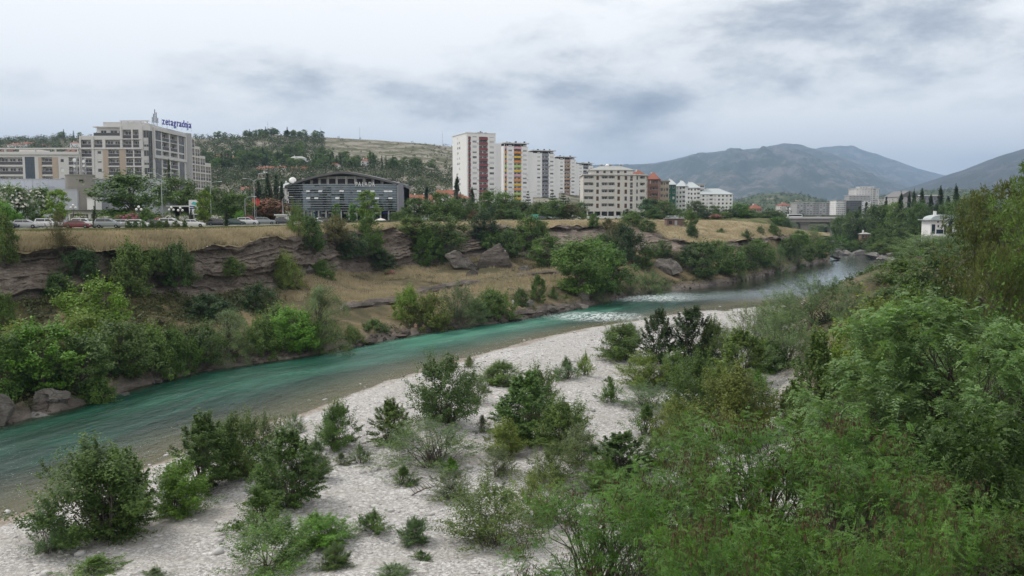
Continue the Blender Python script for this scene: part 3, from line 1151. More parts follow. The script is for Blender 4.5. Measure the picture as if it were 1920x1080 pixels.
def leaf_mesh(name, V, tint, mats=None, mat_idx=None):
 n = len(V) // 4
 F = np.arange(n * 4).reshape(n, 4)
 return np_mesh(name, V, F, mats or [LEAF], False, mat_idx=mat_idx, attrs={'tint': ('FACE', tint)})


def limb_mesh(name, limbs, mat=None):
 """limbs: list of (points, radii)"""
 m = MB()
 for pts, rad in limbs:
  m.tube(pts, rad, 5 if rad[0] < 0.12 else 7, 0, False)
 return m.mesh(name, mat or BARK, True)


def bend(a, b, k, r, sag=0.0):
 """a limb from a to b with k inner points"""
 a, b = np.asarray(a, float), np.asarray(b, float)
 L = np.linalg.norm(b - a)
 out = [a]
 for i in range(1, k + 1):
  t = i / (k + 1)
  p = a + (b - a) * t + r.normal(size=3) * L * 0.05
  p[2] += L * 0.10 * math.sin(math.pi * t) - sag * t * t * L
  out.append(p)
 out.append(b)
 return out


def crown_clusters(r, n, H, W, shape, base=0.12, lobes=5):
 """cluster centres that fill an uneven crown"""
 ph = r.uniform(0, 6.28, lobes)
 am = r.uniform(0.05, 0.22, lobes)
 out = []
 while len(out) < n:
  u = r.uniform(0, 1)
  z = base + (1 - base) * u
  a = r.uniform(0, 2 * math.pi)
  R = shape(u)
  wob = 1 + sum(am[k] * math.sin((k + 1) * a + ph[k] + 3.0 * u * (k % 3)) for k in range(lobes))
  rr = R * wob * math.sqrt(r.uniform(0.06, 1.0)) * W / 2
  out.append((rr * math.cos(a), rr * math.sin(a), z * H, R * wob * W / 2))
 return np.array(out)


SHAPES = {
 'bush': lambda u: max(0.05, 0.66 + 1.05 * u - 1.42 * u * u) if u < 0.95 else 0.22,
 'round': lambda u: max(0.06, math.sin(math.pi * min(1, 0.10 + 0.86 * u)) ** 0.6),
 'dome': lambda u: max(0.06, math.sqrt(max(0.0, 1 - (u * 0.98) ** 2.4))),
 'poplar': lambda u: max(0.10, (0.60 + 1.15 * u - 1.5 * u * u)) if u < 0.92 else 0.24,
 'column': lambda u: max(0.04, min(1.0, 0.55 + 2 * u) * (1 - u ** 3.0) ** 1.0),
 'cone': lambda u: max(0.03, 1 - u * 0.97),
 'low': lambda u: max(0.08, (1 - u ** 1.6)),
}


def make_plant(kind, seed, H, W, shape, ncl, nleaf, half, aspect=0.45, base=0.1, rc=0.16, up=0.6, droop=0.0, multi=0, trunk=0.0, tdist=1.0, wisp=0.0):
 """returns (leaf mesh, wood mesh) of a plant H high and W wide standing at the origin"""
 r = np.random.default_rng(seed)
 C = crown_clusters(r, ncl, H, W, SHAPES[shape], base)
 limbs = []
 if multi:
  roots = [(0.10 * W * math.cos(a), 0.10 * W * math.sin(a), -0.3) for a in r.uniform(0, 6.28, multi)]
 else:
  th = H * max(base + 0.5, 0.55)
  tr = trunk or H * 0.028
  pts = [(r.normal() * 0.02 * H * i, r.normal() * 0.02 * H * i, th * i / 4 - (0.4 if i == 0 else 0)) for i in range(5)]
  limbs.append((pts, [tr * 1.25, tr, tr * 0.85, tr * 0.62, tr * 0.35]))
 for i, c in enumerate(C):
  if multi:
   s = np.array(roots[i % multi])
   if i % 3:
    continue
   limbs.append((bend(s, c[:3], 2, r), [0.035 * H / 4 + 0.012, 0.025, 0.016, 0.006]))
  else:
   if i % 2 and ncl > 60:
    continue
   tz = min(th * 0.98, max(H * base * 0.75, c[2] * r.uniform(0.45, 0.75)))
   f = tz / th
   k = min(3, int(f * 4))
   s = np.array(pts[k]) + (np.array(pts[k + 1]) - np.array(pts[k])) * (f * 4 - k)
   s[2] = tz
   rr = tr * (0.42 * (1 - 0.6 * f))
   limbs.append((bend(s, c[:3], 2, r), [rr, rr * 0.7, rr * 0.4, rr * 0.12]))
 n_each = r.multinomial(nleaf, np.ones(ncl) / ncl)
 cl = np.repeat(np.arange(ncl), n_each)
 n = len(cl)
 rad = rc * W * r.uniform(0.6, 1.35, ncl)
 d = unit(r.normal(size=(n, 3)))
 q = r.uniform(0.25, 1.0, n) ** 0.6
 off = d * (q * rad[cl])[:, None]
 off[:, 2] *= 0.75
 if wisp:
  # shoots that stick out of the crown, leaves strung along them
  k = r.uniform(size=n) < wisp
  sd = unit(C[:, :3] - np.array([0, 0, H * 0.35]) + r.normal(size=(ncl, 3)) * W * 0.08 + np.array([0, 0, W * 0.28]))
  tt = r.uniform(0.2, 1.0, n) * 1.9
  off[k] = sd[cl[k]] * (tt[k] * rad[cl[k]])[:, None] + r.normal(size=(k.sum(), 3)) * (rad[cl[k]] * 0.13)[:, None]
 pos = C[cl, :3] + off
 if droop:
  rr_ = np.hypot(pos[:, 0], pos[:, 1]) / (W / 2)
  pos[:, 2] -= droop * H * (rr_ ** 2) * 0.25 + droop * rad[cl] * q * r.uniform(0, 1.2, n)
 pos[:, 2] = np.maximum(pos[:, 2], 0.04 + r.uniform(0, 0.15, n))
 outw = unit(np.c_[pos[:, 0], pos[:, 1], (pos[:, 2] - H * 0.45)])
 nrm = unit(outw * 0.5 + d * 0.35 + np.array([0, 0, up]) + r.normal(size=(n, 3)) * 0.55)
 axis = None
 if droop:
  axis = r.normal(size=(n, 3)) * 0.5 + np.array([0, 0, -1.0])
  nrm = unit(outw + r.normal(size=(n, 3)) * 0.5)
 hs = half * r.uniform(0.6, 1.3, n)
 V = leaf_arrays(pos, nrm, hs, aspect, r, axis)
 ct = r.uniform(0, 1, ncl)
 tint = np.clip(0.55 * ct[cl] + 0.45 * r.uniform(0, 1, n), 0, 1)
 return leaf_mesh(kind + '_foliage', V, tint), limb_mesh(kind + '_wood', limbs)


def make_cypress(seed, H=12, W=2.6, n=9000, half=0.16):
 return make_plant('cypress', seed, H, W, 'column', 150, n, half, 0.35, 0.03, 0.16, 0.9)


def make_conifer(seed, H=12, W=6, n=11000, half=0.16, droop=0.10, tiers=13, flat=0.35):
 """layered branches of a cedar or spruce"""
 r = np.random.default_rng(seed)
 limbs = [([(0, 0, -0.4), (0.05, 0, H * 0.5), (0, 0.05, H * 0.98)], [H * 0.022, H * 0.013, 0.02])]
 P, N, T = [], [], []
 for k in range(tiers):
  u = (k + 0.5) / tiers
  z = H * (0.10 + 0.88 * u)
  R = W / 2 * (1 - u * 0.93) * r.uniform(0.8, 1.15)
  nb = max(4, int(9 * (1 - u) + 3))
  for j in range(nb):
   a = 2 * math.pi * (j + r.uniform(-0.35, 0.35)) / nb + k
   L = R * r.uniform(0.7, 1.15)
   tip = np.array([L * math.cos(a), L * math.sin(a), z + L * (0.12 - droop)])
   if k < tiers - 2 and j % 2 == 0:
    limbs.append(([(0, 0, z), tuple(tip * np.array([0.5, 0.5, 1]) + np.array([0, 0, 0])), tuple(tip)], [0.05, 0.03, 0.008]))
   m = max(10, int(n * L / (tiers * nb * W * 0.26)))
   t = r.uniform(0.12, 1.0, m) ** 0.75
   side = r.normal(size=m) * L * 0.17 * (1.1 - t * 0.6)
   p = np.stack([tip[0] * t - math.sin(a) * side, tip[1] * t + math.cos(a) * side, z + (tip[2] - z) * t + r.normal(size=m) * flat * 0.4 - 0.12 * np.abs(side)], -1)
   P.append(p)
   N.append(unit(np.array([0, 0, 1.0]) + r.normal(size=(m, 3)) * 0.5))
   T.append(np.full(m, r.uniform(0, 1)))
 P, N, T = np.concatenate(P), np.concatenate(N), np.concatenate(T)
 m = len(P)
 V = leaf_arrays(P, N, half * r.uniform(0.6, 1.3, m), 0.38, r)
 tint = np.clip(0.5 * T + 0.4 * r.uniform(0, 1, m), 0, 1)
 return leaf_mesh('conifer_foliage', V, tint), limb_mesh('conifer_wood', limbs)


def make_pine(seed, H=13, W=11, ncl=140, n=34000, half=0.115):
 """open crown of needle tufts on crooked limbs"""
 r = np.random.default_rng(seed)
 C = crown_clusters(r, ncl, H, W, SHAPES['round'], 0.22)
 limbs = []
 th = H * 0.85
 pts = [(r.normal() * 0.03 * H * i, r.normal() * 0.03 * H * i, th * i / 4 - (0.5 if i == 0 else 0)) for i in range(5)]
 limbs.append((pts, [0.34, 0.28, 0.22, 0.15, 0.06]))
 for c in C[::2]:
  f = r.uniform(0.3, 0.95)
  k = min(3, int(f * 4))
  s = np.array(pts[k]) + (np.array(pts[k + 1]) - np.array(pts[k])) * (f * 4 - k)
  limbs.append((bend(s, c[:3], 3, r, 0.05), [0.09, 0.06, 0.045, 0.03, 0.012]))
 cl = r.integers(0, ncl, n)
 # sprays: each cluster has several tufts
 ntuft = 9
 tufts = C[:, None, :3] + r.normal(size=(ncl, ntuft, 3)) * np.array([0.62, 0.62, 0.34])
 ti = r.integers(0, ntuft, n)
 ctr = tufts[cl, ti]
 d = unit(r.normal(size=(n, 3)) + np.array([0, 0, 0.4]))
 pos = ctr + d * r.uniform(0.05, 0.38, n)[:, None]
 nrm = unit(np.cross(d, r.normal(size=(n, 3))))
 V = leaf_arrays(pos, nrm, half * r.uniform(0.8, 1.5, n), 0.27, r, d)
 tint = np.clip(0.5 * r.uniform(0, 1, (ncl, ntuft))[cl, ti] + 0.5 * r.uniform(0, 1, n), 0, 1)
 return leaf_mesh('pine_foliage', V, tint), limb_mesh('pine_wood', limbs)


def make_pinnate(seed, H=11, W=9, ncl=110, nleaf=6500, L=0.30, pairs=6, leaflet=0.042, lasp=0.42, pods=0, base=0.2, shape='dome', droop=0.45, rc=0.13, tilt=0.28, wob=0.32):
 """locust-like tree: every leaf is a midrib with pairs of leaflets"""
 r = np.random.default_rng(seed)
 C = crown_clusters(r, ncl, H, W, SHAPES[shape], base, 6)
 limbs = []
 th = H * 0.7
 pts = [(r.normal() * 0.03 * H * i, r.normal() * 0.03 * H * i, th * i / 4 - (0.5 if i == 0 else 0)) for i in range(5)]
 limbs.append((pts, [0.26, 0.21, 0.16, 0.11, 0.05]))
 tw = []
 for c in C:
  f = min(0.97, max(0.15, c[2] / H * r.uniform(0.55, 0.9)))
  k = min(3, int(f * 4))
  s = np.array(pts[k]) + (np.array(pts[k + 1]) - np.array(pts[k])) * (f * 4 - k)
  b = bend(s, c[:3], 3, r)
  limbs.append((b, [0.07, 0.05, 0.035, 0.022, 0.008]))
  tw.append(unit(np.array(c[:3]) - s))
 tw = np.array(tw)
 # leaves set along twigs that spread from each cluster
 ntw = 7
 tdir = unit((tw[:, None, :] * 0.7 + r.normal(size=(ncl, ntw, 3)) * 0.75) * np.array([1, 1, 0.55 if tilt < 0.2 else 1.0]) + np.array([0, 0, tilt]))
 tlen = rc * W * r.uniform(0.6, 1.4, (ncl, ntw))
 cl = r.integers(0, ncl, nleaf)
 ti = r.integers(0, ntw, nleaf)
 u = r.uniform(0.1, 1.0, nleaf)
 org = C[cl, :3] + tdir[cl, ti] * (tlen[cl, ti] * u)[:, None] + r.normal(size=(nleaf, 3)) * 0.06
 side = unit(np.cross(tdir[cl, ti], r.normal(size=(nleaf, 3))))
 ax = unit((side * 0.9 + tdir[cl, ti] * 0.55) * np.array([1, 1, 0.4 if tilt < 0.2 else 1.0]) + np.array([0, 0, 0.10]))
 up_ = unit(np.array([0, 0, 1.0]) + r.normal(size=(nleaf, 3)) * wob)
 up_ = unit(up_ - ax * np.sum(up_ * ax, -1, keepdims=True))
 lat = np.cross(ax, up_)
 sc = r.uniform(0.65, 1.2, nleaf)
 Vs, Ts = [], []
 lt = np.clip(0.45 * r.uniform(0, 1, ncl)[cl] + 0.3 * r.uniform(0, 1, nleaf) + 0.2 * u, 0, 1)
 for i in range(pairs + 1):
  f = 0.18 + 0.82 * i / pairs
  along = L * f
  dz = -droop * L * f * f
  ctr = org + ax * (along * sc)[:, None] + np.array([0, 0, 1.0]) * (dz * sc)[:, None]
  ll = leaflet * (1.0 - 0.35 * abs(f - 0.55))
  for s in ((-1, 1) if i < pairs else (0,)):
   d = unit(lat * s + ax * (0.45 if s else 1.0) - np.array([0, 0, 0.25 if tilt > 0.2 else 0.08]))
   nn = unit(up_ + lat * (s * 0.22) + r.normal(size=(nleaf, 3)) * 0.18)
   p = ctr + d * (ll * sc)[:, None]
   Vs.append(leaf_arrays(p, nn, ll * sc, lasp, r, d))
   Ts.append(np.clip(lt + r.normal(size=nleaf) * 0.10, 0, 1))
 lm = leaf_mesh('locust_foliage', np.concatenate(Vs), np.concatenate(Ts))
 pm = None
 if pods:
  k = np.argsort(-C[:, 2] + r.normal(size=ncl) * H * 0.25)[:ncl // 3]
  pc = r.choice(k, pods)
  cen = C[pc, :3] * np.array([1.06, 1.06, 1.0]) + r.normal(size=(pods, 3)) * np.array([0.30, 0.30, 0.16]) + np.array([0, 0, 0.55])
  dn = unit(np.array([0, 0, -1.0]) + r.normal(size=(pods, 3)) * 0.3)
  nn = unit(np.cross(dn, r.normal(size=(pods, 3))))
  V = leaf_arrays(cen, nn, 0.075 * r.uniform(0.7, 1.3, pods), 0.24, r, dn)
  pm = leaf_mesh('seed_pods', V, r.uniform(0, 1, pods), [M['pod']])
 return lm, limb_mesh('locust_wood', limbs), pm


G = dict(   # leaf colours
 green=(0.062, 0.105, 0.024), bright=(0.080, 0.160, 0.024), lime=(0.125, 0.175, 0.030), dark=(0.055, 0.088, 0.028), deep=(0.030, 0.054, 0.022),
 olive=(0.078, 0.110, 0.034), yolive=(0.112, 0.132, 0.036), silver=(0.115, 0.145, 0.092), grey=(0.095, 0.110, 0.072), sage=(0.082, 0.115, 0.062),
 brown=(0.085, 0.070, 0.038), rust=(0.105, 0.055, 0.034), conifer=(0.026, 0.046, 0.030), cypress=(0.022, 0.042, 0.022), teal=(0.040, 0.082, 0.052),
 locust=(0.085, 0.165, 0.036), frost=(0.16, 0.235, 0.125), pine=(0.085, 0.09, 0.036), dark_green=(0.06, 0.10, 0.035))

G = {k: (v[0] * 0.93, v[1] * 1.10, v[2] * 0.88) for k, v in G.items()}
_pl = {}


def proto(kind, var):
 """plant meshes, made once; returns (leaf mesh, wood mesh, H, W)"""
 key = (kind, var)
 if key in _pl:
  return _pl[key]
 s = 1000 + 37 * var + sum(ord(c) for c in kind) * 13
 if kind == 'shrub':          # leafy bush of the gravel bar
  r = (*make_plant('shrub', s, 4, 4, 'bush', 110, 24000, 0.060, 0.5, 0.06, 0.13, 0.6, 0, 9, wisp=0.28), 4, 4)
 elif kind == 'sapling':      # upright young poplar
  r = (*make_plant('sapling', s, 6, 3.8, 'poplar', 110, 21000, 0.078, 0.55, 0.04, 0.12, 0.6, 0, 6, wisp=0.5), 6, 3.8)
 elif kind == 'open':         # loose, see-through bush
  r = (*make_plant('open', s, 4, 4.4, 'bush', 70, 15000, 0.058, 0.5, 0.08, 0.14, 0.6, 0, 8, wisp=0.4), 4, 4.4)
 elif kind == 'low':          # cushion of shoots close to the ground
  r = (*make_plant('low', s, 1.6, 2.6, 'low', 60, 9000, 0.045, 0.4, 0.05, 0.11, 0.8, 0, 9, wisp=0.35), 1.6, 2.6)
 elif kind == 'willow':       # fine-leaved grey willow
  r = (*make_plant('willow', s, 5, 6, 'dome', 130, 22000, 0.075, 0.26, 0.05, 0.10, 0.7, 0, 9, wisp=0.42), 5, 6)
 elif kind == 'weeping':
  r = (*make_plant('weeping', s, 8, 8, 'dome', 120, 15000, 0.13, 0.24, 0.12, 0.11, 0.5, 0.5, 0), 8, 8)
 elif kind == 'broad':        # broadleaf tree of the far bank and the streets
  r = (*make_plant('broad', s, 9, 8, 'round', 120, 11000, 0.17, 0.55, 0.12, 0.115, 0.7, wisp=0.12), 9, 8)
 elif kind == 'mass':         # broad, ground-hugging thicket
  r = (*make_plant('mass', s, 6, 8, 'dome', 130, 11000, 0.16, 0.55, 0.03, 0.10, 0.7, 0, 9, wisp=0.15), 6, 8)
 elif kind == 'street':       # clipped-looking young street tree
  r = (*make_plant('street', s, 8, 5, 'round', 90, 8000, 0.14, 0.55, 0.20, 0.12, 0.7, trunk=0.13), 8, 5)
 elif kind == 'cypress':
  r = (*make_cypress(s), 12, 2.6)
 elif kind == 'conifer':
  r = (*make_plant('conifer', s, 12, 5.5, 'cone', 130, 10000, 0.17, 0.42, 0.04, 0.10, 0.8, wisp=0.3), 12, 5.5)
 elif kind == 'cedar':
  r = (*make_conifer(s, 12, 9, 11000, 0.18, 0.02, 9, 0.30), 12, 9)
 elif kind == 'pine':
  r = (*make_pine(s), 13, 11)
 elif kind == 'farpine':
  r = (*make_plant('farpine', s, 9, 8, 'round', 60, 4200, 0.24, 0.5, 0.25, 0.12, 0.8), 9, 8)
 elif kind == 'farbush':
  r = (*make_plant('farbush', s, 4, 5, 'dome', 30, 1500, 0.26, 0.6, 0.05, 0.14, 0.8, 0, 4), 4, 5)
 else:
  raise KeyError(kind)
 _pl[key] = r
 return r


NVAR = dict(shrub=3, sapling=2, open=2, low=2, willow=2, weeping=1, broad=3, mass=3, street=2, cypress=2, conifer=2, cedar=2, pine=1, farpine=2, farbush=2)
_cnt = [0]
USED_LABELS = {}


def plant(name, kind, loc, w, h, colour, label, cat='tree', group=None, wood='trunk', rz=None, parts=True, var=None):
 """a plant w wide and h high (metres) rooted at loc"""
 _cnt[0] += 1
 k = _cnt[0]
 v = (k * 7 + 3) % NVAR[kind] if var is None else var
 lm, wm, H, W = proto(kind, v)
 col = np.array(G[colour] if isinstance(colour, str) else colour)
 j = np.random.default_rng(k)
 col = col * 1.38 * j.uniform(0.86, 1.16) * (1 + j.normal(size=3) * 0.04)
 rz = j.uniform(0, 6.28) if rz is None else rz
 e = empty(name, loc, rz, label, cat, group)
 e.scale = (w / W, w / W * j.uniform(0.9, 1.1), h / H)
 obj('crown' if wood == 'trunk' else 'foliage', lm, e, color=col)
 if parts:
  obj(wood, wm, e)
 return e


def near_plant(name, kind, px, pyb, w, h, colour, label, cat='bush', group=None, wood='stems', top=None):
 """plant on the gravel side: px and base y in the picture, width and height in picture units"""
 p = near_point(px, pyb)
 dep = math.atan2(CAMZ - p[2], p[1])
 p = near_point(px, pyb - 0.36 * w * math.sin(dep))
 s = p[1] / FPX
 h = max(0.45 * h, (h - 0.55 * w * math.sin(dep)) / math.cos(dep))
 return plant(name, kind, (p[0], p[1], p[2] - 0.05), w * s, h * s, colour, label, cat, group, wood)


def bank_plant(name, kind, px, pyb, w, h, colour, label, cat='bush', group=None, wood='stems', sink=0.3):
 p = bank_point(px, pyb)
 s = p[1] / FPX
 return plant(name, kind, (p[0], p[1], p[2] - sink), w * s, h * s, colour, label, cat, group, wood)


def top_plant(name, kind, px, pytop, D, w, colour, label, cat='tree', group=None, wood='trunk', zbase=None):
 """plant on the plateau at distance D whose top shows at pytop"""
 zb = plateau_z(px, D) if zbase is None else zbase
 t = at_y(px, pytop, D)
 return plant(name, kind, (t[0], t[1], zb - 0.05), w * D / FPX, max(0.6, t[2] - zb), colour, label, cat, group, wood)

# ------------------------------------------------------------------ bushes on the gravel bar
# name, kind, px, base y, width, height (picture units), colour, label
GRAVEL = [
 ('willow_bush', 'shrub', 178, 1042, 205, 190, 'dark', 'largest dark green bush at the lower left of the gravel bar'),
 ('poplar_sapling', 'sapling', 232, 1015, 110, 185, 'green', 'leafy poplar top rising behind the largest lower left bush'),
 ('willow_bush', 'open', 92, 1046, 74, 100, 'sage', 'thin bush leaning out left of the largest lower left bush'),
 ('low_bush', 'low', 180, 1092, 120, 50, 'olive', 'low olive bush cut by the bottom edge at lower left'),
 ('low_bush', 'low', 290, 1090, 60, 26, 'grey', 'grey tuft at the bottom edge below the bright bush'),
 ('maple_bush', 'shrub', 335, 982, 108, 108, 'bright', 'bright green dense bush standing alone on gravel at lower left'),
 ('poplar_sapling', 'sapling', 385, 930, 105, 165, 'dark', 'tall dark sapling at the water edge behind the bright bush'),
 ('willow_bush', 'shrub', 452, 905, 95, 118, 'olive', 'olive bush between the two tall dark saplings by the water'),
 ('willow_bush', 'open', 505, 880, 80, 90, 'dark', 'dark open bush at the shore left of the gravel tongue'),
 ('poplar_sapling', 'sapling', 545, 962, 120, 168, 'dark', 'tall dark poplar bush in the lower left centre'),
 ('willow_bush', 'shrub', 590, 905, 60, 75, 'sage', 'small greyish bush on the right flank of the lower left thicket'),
 ('low_bush', 'low', 488, 1008, 125, 82, 'green', 'low spreading green bush in front of the dark poplar bush'),
 ('willow_bush', 'open', 512, 1092, 160, 112, 'olive', 'wide olive bush at the bottom edge left of centre'),
 ('fig_bush', 'shrub', 600, 1035, 108, 68, 'bright', 'bright spreading leafy bush beside the olive bottom bush'),
 ('low_bush', 'shrub', 628, 1074, 62, 50, 'dark', 'small dark bush at the bottom below the bright spreading bush'),
 ('willow_bush', 'shrub', 632, 848, 78, 84, 'green', 'round green bush alone on the open gravel near the shore bend'),
 ('low_bush', 'low', 675, 872, 40, 36, 'sage', 'tiny grey-green tuft beside the round shore bush'),
 ('willow_bush', 'open', 552, 815, 40, 36, 'sage', 'tiny thin bush at the water edge on the upper left gravel'),
 ('poplar_sapling', 'sapling', 732, 838, 72, 96, 'olive', 'slim olive sapling between the round bush and the tall centre bush'),
 ('poplar_sapling', 'shrub', 835, 803, 126, 122, 'dark', 'tall dark green poplar bush in the centre of the gravel'),
 ('low_bush', 'open', 893, 760, 40, 52, 'sage', 'small grey bush on the right of the tall centre bush'),
 ('low_bush', 'low', 905, 812, 38, 28, 'grey', 'tiny grey tuft on gravel below the tall centre bush'),
 ('willow_bush', 'willow', 808, 890, 168, 98, 'sage', 'wide grey-green willow mound in the middle of the gravel'),
 ('low_bush', 'low', 757, 916, 64, 38, 'green', 'low green cushion at the left foot of the wide willow mound'),
 ('low_bush', 'low', 846, 890, 52, 30, 'bright', 'bright low tuft at the front of the wide willow mound'),
 ('willow_bush', 'sapling', 985, 845, 120, 155, 'olive', 'tall olive poplar clump right of the gravel centre'),
 ('willow_bush', 'shrub', 1058, 852, 110, 95, 'olive', 'olive bush on the right side of the tall poplar clump'),
 ('willow_bush', 'shrub', 948, 862, 74, 66, 'yolive', 'yellowish bush on the left side of the tall poplar clump'),
 ('low_bush', 'open', 936, 900, 74, 54, 'grey', 'grey dry-looking bush below the tall poplar clump'),
 ('willow_bush', 'open', 1042, 918, 92, 78, 'olive', 'open olive bush below right of the tall poplar clump'),
 ('willow_bush', 'shrub', 940, 728, 92, 46, 'olive', 'broad low olive bush near the shore above the poplar clump'),
 ('low_bush', 'low', 908, 738, 26, 14, 'green', 'tiny green tuft left of the broad olive shore bush'),
 ('low_bush', 'low', 700, 1006, 76, 46, 'green', 'neat low green cushion on the bottom centre gravel'),
 ('low_bush', 'shrub', 778, 1026, 60, 52, 'sage', 'small twin-topped bush on the bottom centre gravel'),
 ('low_bush', 'low', 790, 1056, 46, 24, 'dark', 'tiny dark leafy tuft below the twin-topped bush'),
 ('low_bush', 'open', 850, 945, 90, 58, 'grey', 'grey-brown thin bush left of the lower centre thicket'),
 ('willow_bush', 'open', 920, 1045, 178, 132, 'olive', 'large open olive bush at the lower centre with pale twigs'),
 ('willow_bush', 'open', 1010, 990, 110, 100, 'yolive', 'yellow-olive bush between the open olive bush and the locust trees'),
 ('willow_bush', 'open', 740, 1092, 70, 34, 'sage', 'thin grey bush cut by the bottom edge at centre'),
 ('poplar_sapling', 'sapling', 1165, 905, 104, 105, 'dark', 'dark upright bush beside the locust tree tops'),
 ('low_bush', 'low', 1145, 757, 52, 40, 'green', 'round green cushion alone on the right-hand gravel'),
 ('low_bush', 'low', 1062, 714, 58, 36, 'sage', 'grey-green cushion on gravel above the tall poplar clump'),
 ('low_bush', 'low', 1097, 706, 36, 38, 'lime', 'yellow-green tuft beside the grey-green cushion'),
 ('low_bush', 'low', 1142, 716, 20, 10, 'olive', 'tiniest olive tuft on the open right-hand gravel'),
 ('willow_bush', 'shrub', 1162, 680, 88, 66, 'olive', 'olive bush left of the two slim dark poplars'),
 ('willow_bush', 'shrub', 1182, 640, 40, 30, 'green', 'small green bush behind the olive bush by the shore'),
 ('poplar_sapling', 'sapling', 1236, 686, 56, 112, 'deep', 'left of two slim dark poplars at the riffle'),
 ('poplar_sapling', 'sapling', 1296, 692, 82, 122, 'deep', 'right and broader of two slim dark poplars at the riffle'),
 ('willow_bush', 'shrub', 1335, 690, 70, 80, 'olive', 'olive bush behind the broader slim poplar'),
 ('willow_bush', 'shrub', 1208, 732, 84, 62, 'yolive', 'yellowish bush in front of the left slim poplar'),
 ('willow_bush', 'willow', 1214, 772, 92, 52, 'sage', 'grey-green low mound below the yellowish bush'),
 ('low_bush', 'low', 1212, 822, 78, 54, 'green', 'green cushion in front of the grey-green low mound'),
 ('willow_bush', 'shrub', 1300, 798, 96, 118, 'olive', 'tall olive bush in the middle right thicket'),
 ('low_bush', 'low', 1330, 712, 50, 26, 'green', 'small green tuft between the poplars and the olive thicket'),
 ('willow_bush', 'sapling', 1386, 722, 88, 112, 'yolive', 'tall pale olive bush in the right-hand thicket'),
 ('low_bush', 'shrub', 1442, 704, 66, 58, 'green', 'rounded green bush by the narrow gravel path'),
 ('low_bush', 'low', 1420, 730, 52, 30, 'bright', 'bright low cushion on the narrow gravel path'),
 ('willow_bush', 'shrub', 1378, 842, 140, 132, 'yolive', 'large yellow-olive bush beside the narrow gravel path'),
 ('willow_bush', 'open', 1290, 850, 90, 70, 'olive', 'loose olive bush behind the locust tree tops'),
 ('silver_willow', 'willow', 1470, 700, 130, 110, 'silver', 'silvery willow at the upstream end of the gravel'),
 ('silver_willow', 'willow', 1418, 668, 110, 90, 'silver', 'pale sprawling willow in front of the riffle'),
 ('silver_willow', 'willow', 1535, 618, 150, 88, 'sage', 'broad dusky willow overhanging the calm water'),
 ('silver_willow', 'willow', 1470, 612, 90, 60, 'sage', 'low dusky willow at the left of the broad overhanging one'),
 ('silver_willow', 'willow', 1600, 610, 80, 70, 'sage', 'small dusky willow right of the broad overhanging one'),
 ('poplar_tree', 'sapling', 1528, 885, 120, 270, 'olive', 'tall dark olive poplar at the right edge of the gravel path'),
 ('poplar_tree', 'sapling', 1490, 830, 70, 120, 'olive', 'slender olive poplar in front of the gravel path'),
 ('poplar_tree', 'broad', 1648, 760, 130, 185, 'yolive', 'yellow-green tree standing above the broad willow'),
 ('poplar_tree', 'broad', 1575, 735, 90, 120, 'lime', 'lime-tinted tree between the olive poplar and the yellow-green tree'),
 ('willow_bush', 'shrub', 1262, 726, 60, 60, 'olive', 'olive bush wedged between the two slim dark poplars'),
 ('willow_bush', 'shrub', 1350, 772, 90, 80, 'yolive', 'pale olive bush in the heart of the middle right thicket'),
 ('willow_bush', 'shrub', 1318, 736, 60, 46, 'green', 'green bush below the broader slim poplar'),
 ('willow_bush', 'shrub', 1415, 800, 90, 84, 'olive', 'olive bush left of the narrow gravel path'),
 ('willow_bush', 'shrub', 1265, 835, 80, 76, 'yolive', 'pale olive bush left of the tall thicket bush'),
 ('willow_bush', 'shrub', 1235, 880, 80, 60, 'olive', 'olive bush just behind the dark upright bush'),
 ('willow_bush', 'shrub', 1010, 800, 80, 100, 'olive', 'leafy olive crown inside the tall poplar clump'),
 ('willow_bush', 'open', 1085, 880, 90, 74, 'grey', 'greyish bush right of the open olive bush'),
 ('willow_bush', 'shrub', 1130, 935, 80, 70, 'olive', 'olive bush at the left rim of the locust crowns'),
 ('willow_bush', 'shrub', 420, 868, 70, 70, 'green', 'green bush squeezed between the saplings by the water'),
 ('willow_bush', 'shrub', 500, 940, 70, 70, 'green', 'green bush at the left foot of the dark poplar bush'),
 ('low_bush', 'low', 640, 875, 40, 24, 'grey', 'grey twiggy tuft under the round shore bush'),
 ('low_bush', 'low', 880, 690, 30, 20, 'olive', 'small olive tuft near the shore above the tall centre bush'),
 ('low_bush', 'low', 1270, 770, 44, 30, 'green', 'green tuft in the gap of the middle right thicket'),
 ('silver_willow', 'willow', 1350, 655, 70, 40, 'sage', 'low sage willow at the shore beside the riffle'),
 ('silver_willow', 'willow', 1450, 660, 90, 70, 'sage', 'sage willow between the pale sprawling one and the green bush'),
]
for nm, kd, px, pyb, w, h, c, lb in GRAVEL:
 near_plant(nm, kd, px, pyb, w * 1.12, h * (0.9 if kd == 'sapling' else 1.06), c, lb, 'tree' if nm in ('poplar_tree', 'silver_willow') else 'bush')


# ------------------------------------------------------------------ trees of the right bank, from near to far
def right_tree(name, kind, px, pytop, D, w, colour, label, wood='trunk'):
 t = at_y(px, pytop, D)
 g = ground_xy(t[0], t[1])
 return plant(name, kind, (g[0], g[1], g[2] - 0.1), w * D / FPX, max(1.5, t[2] - g[2]), colour, label, 'tree', None, wood)


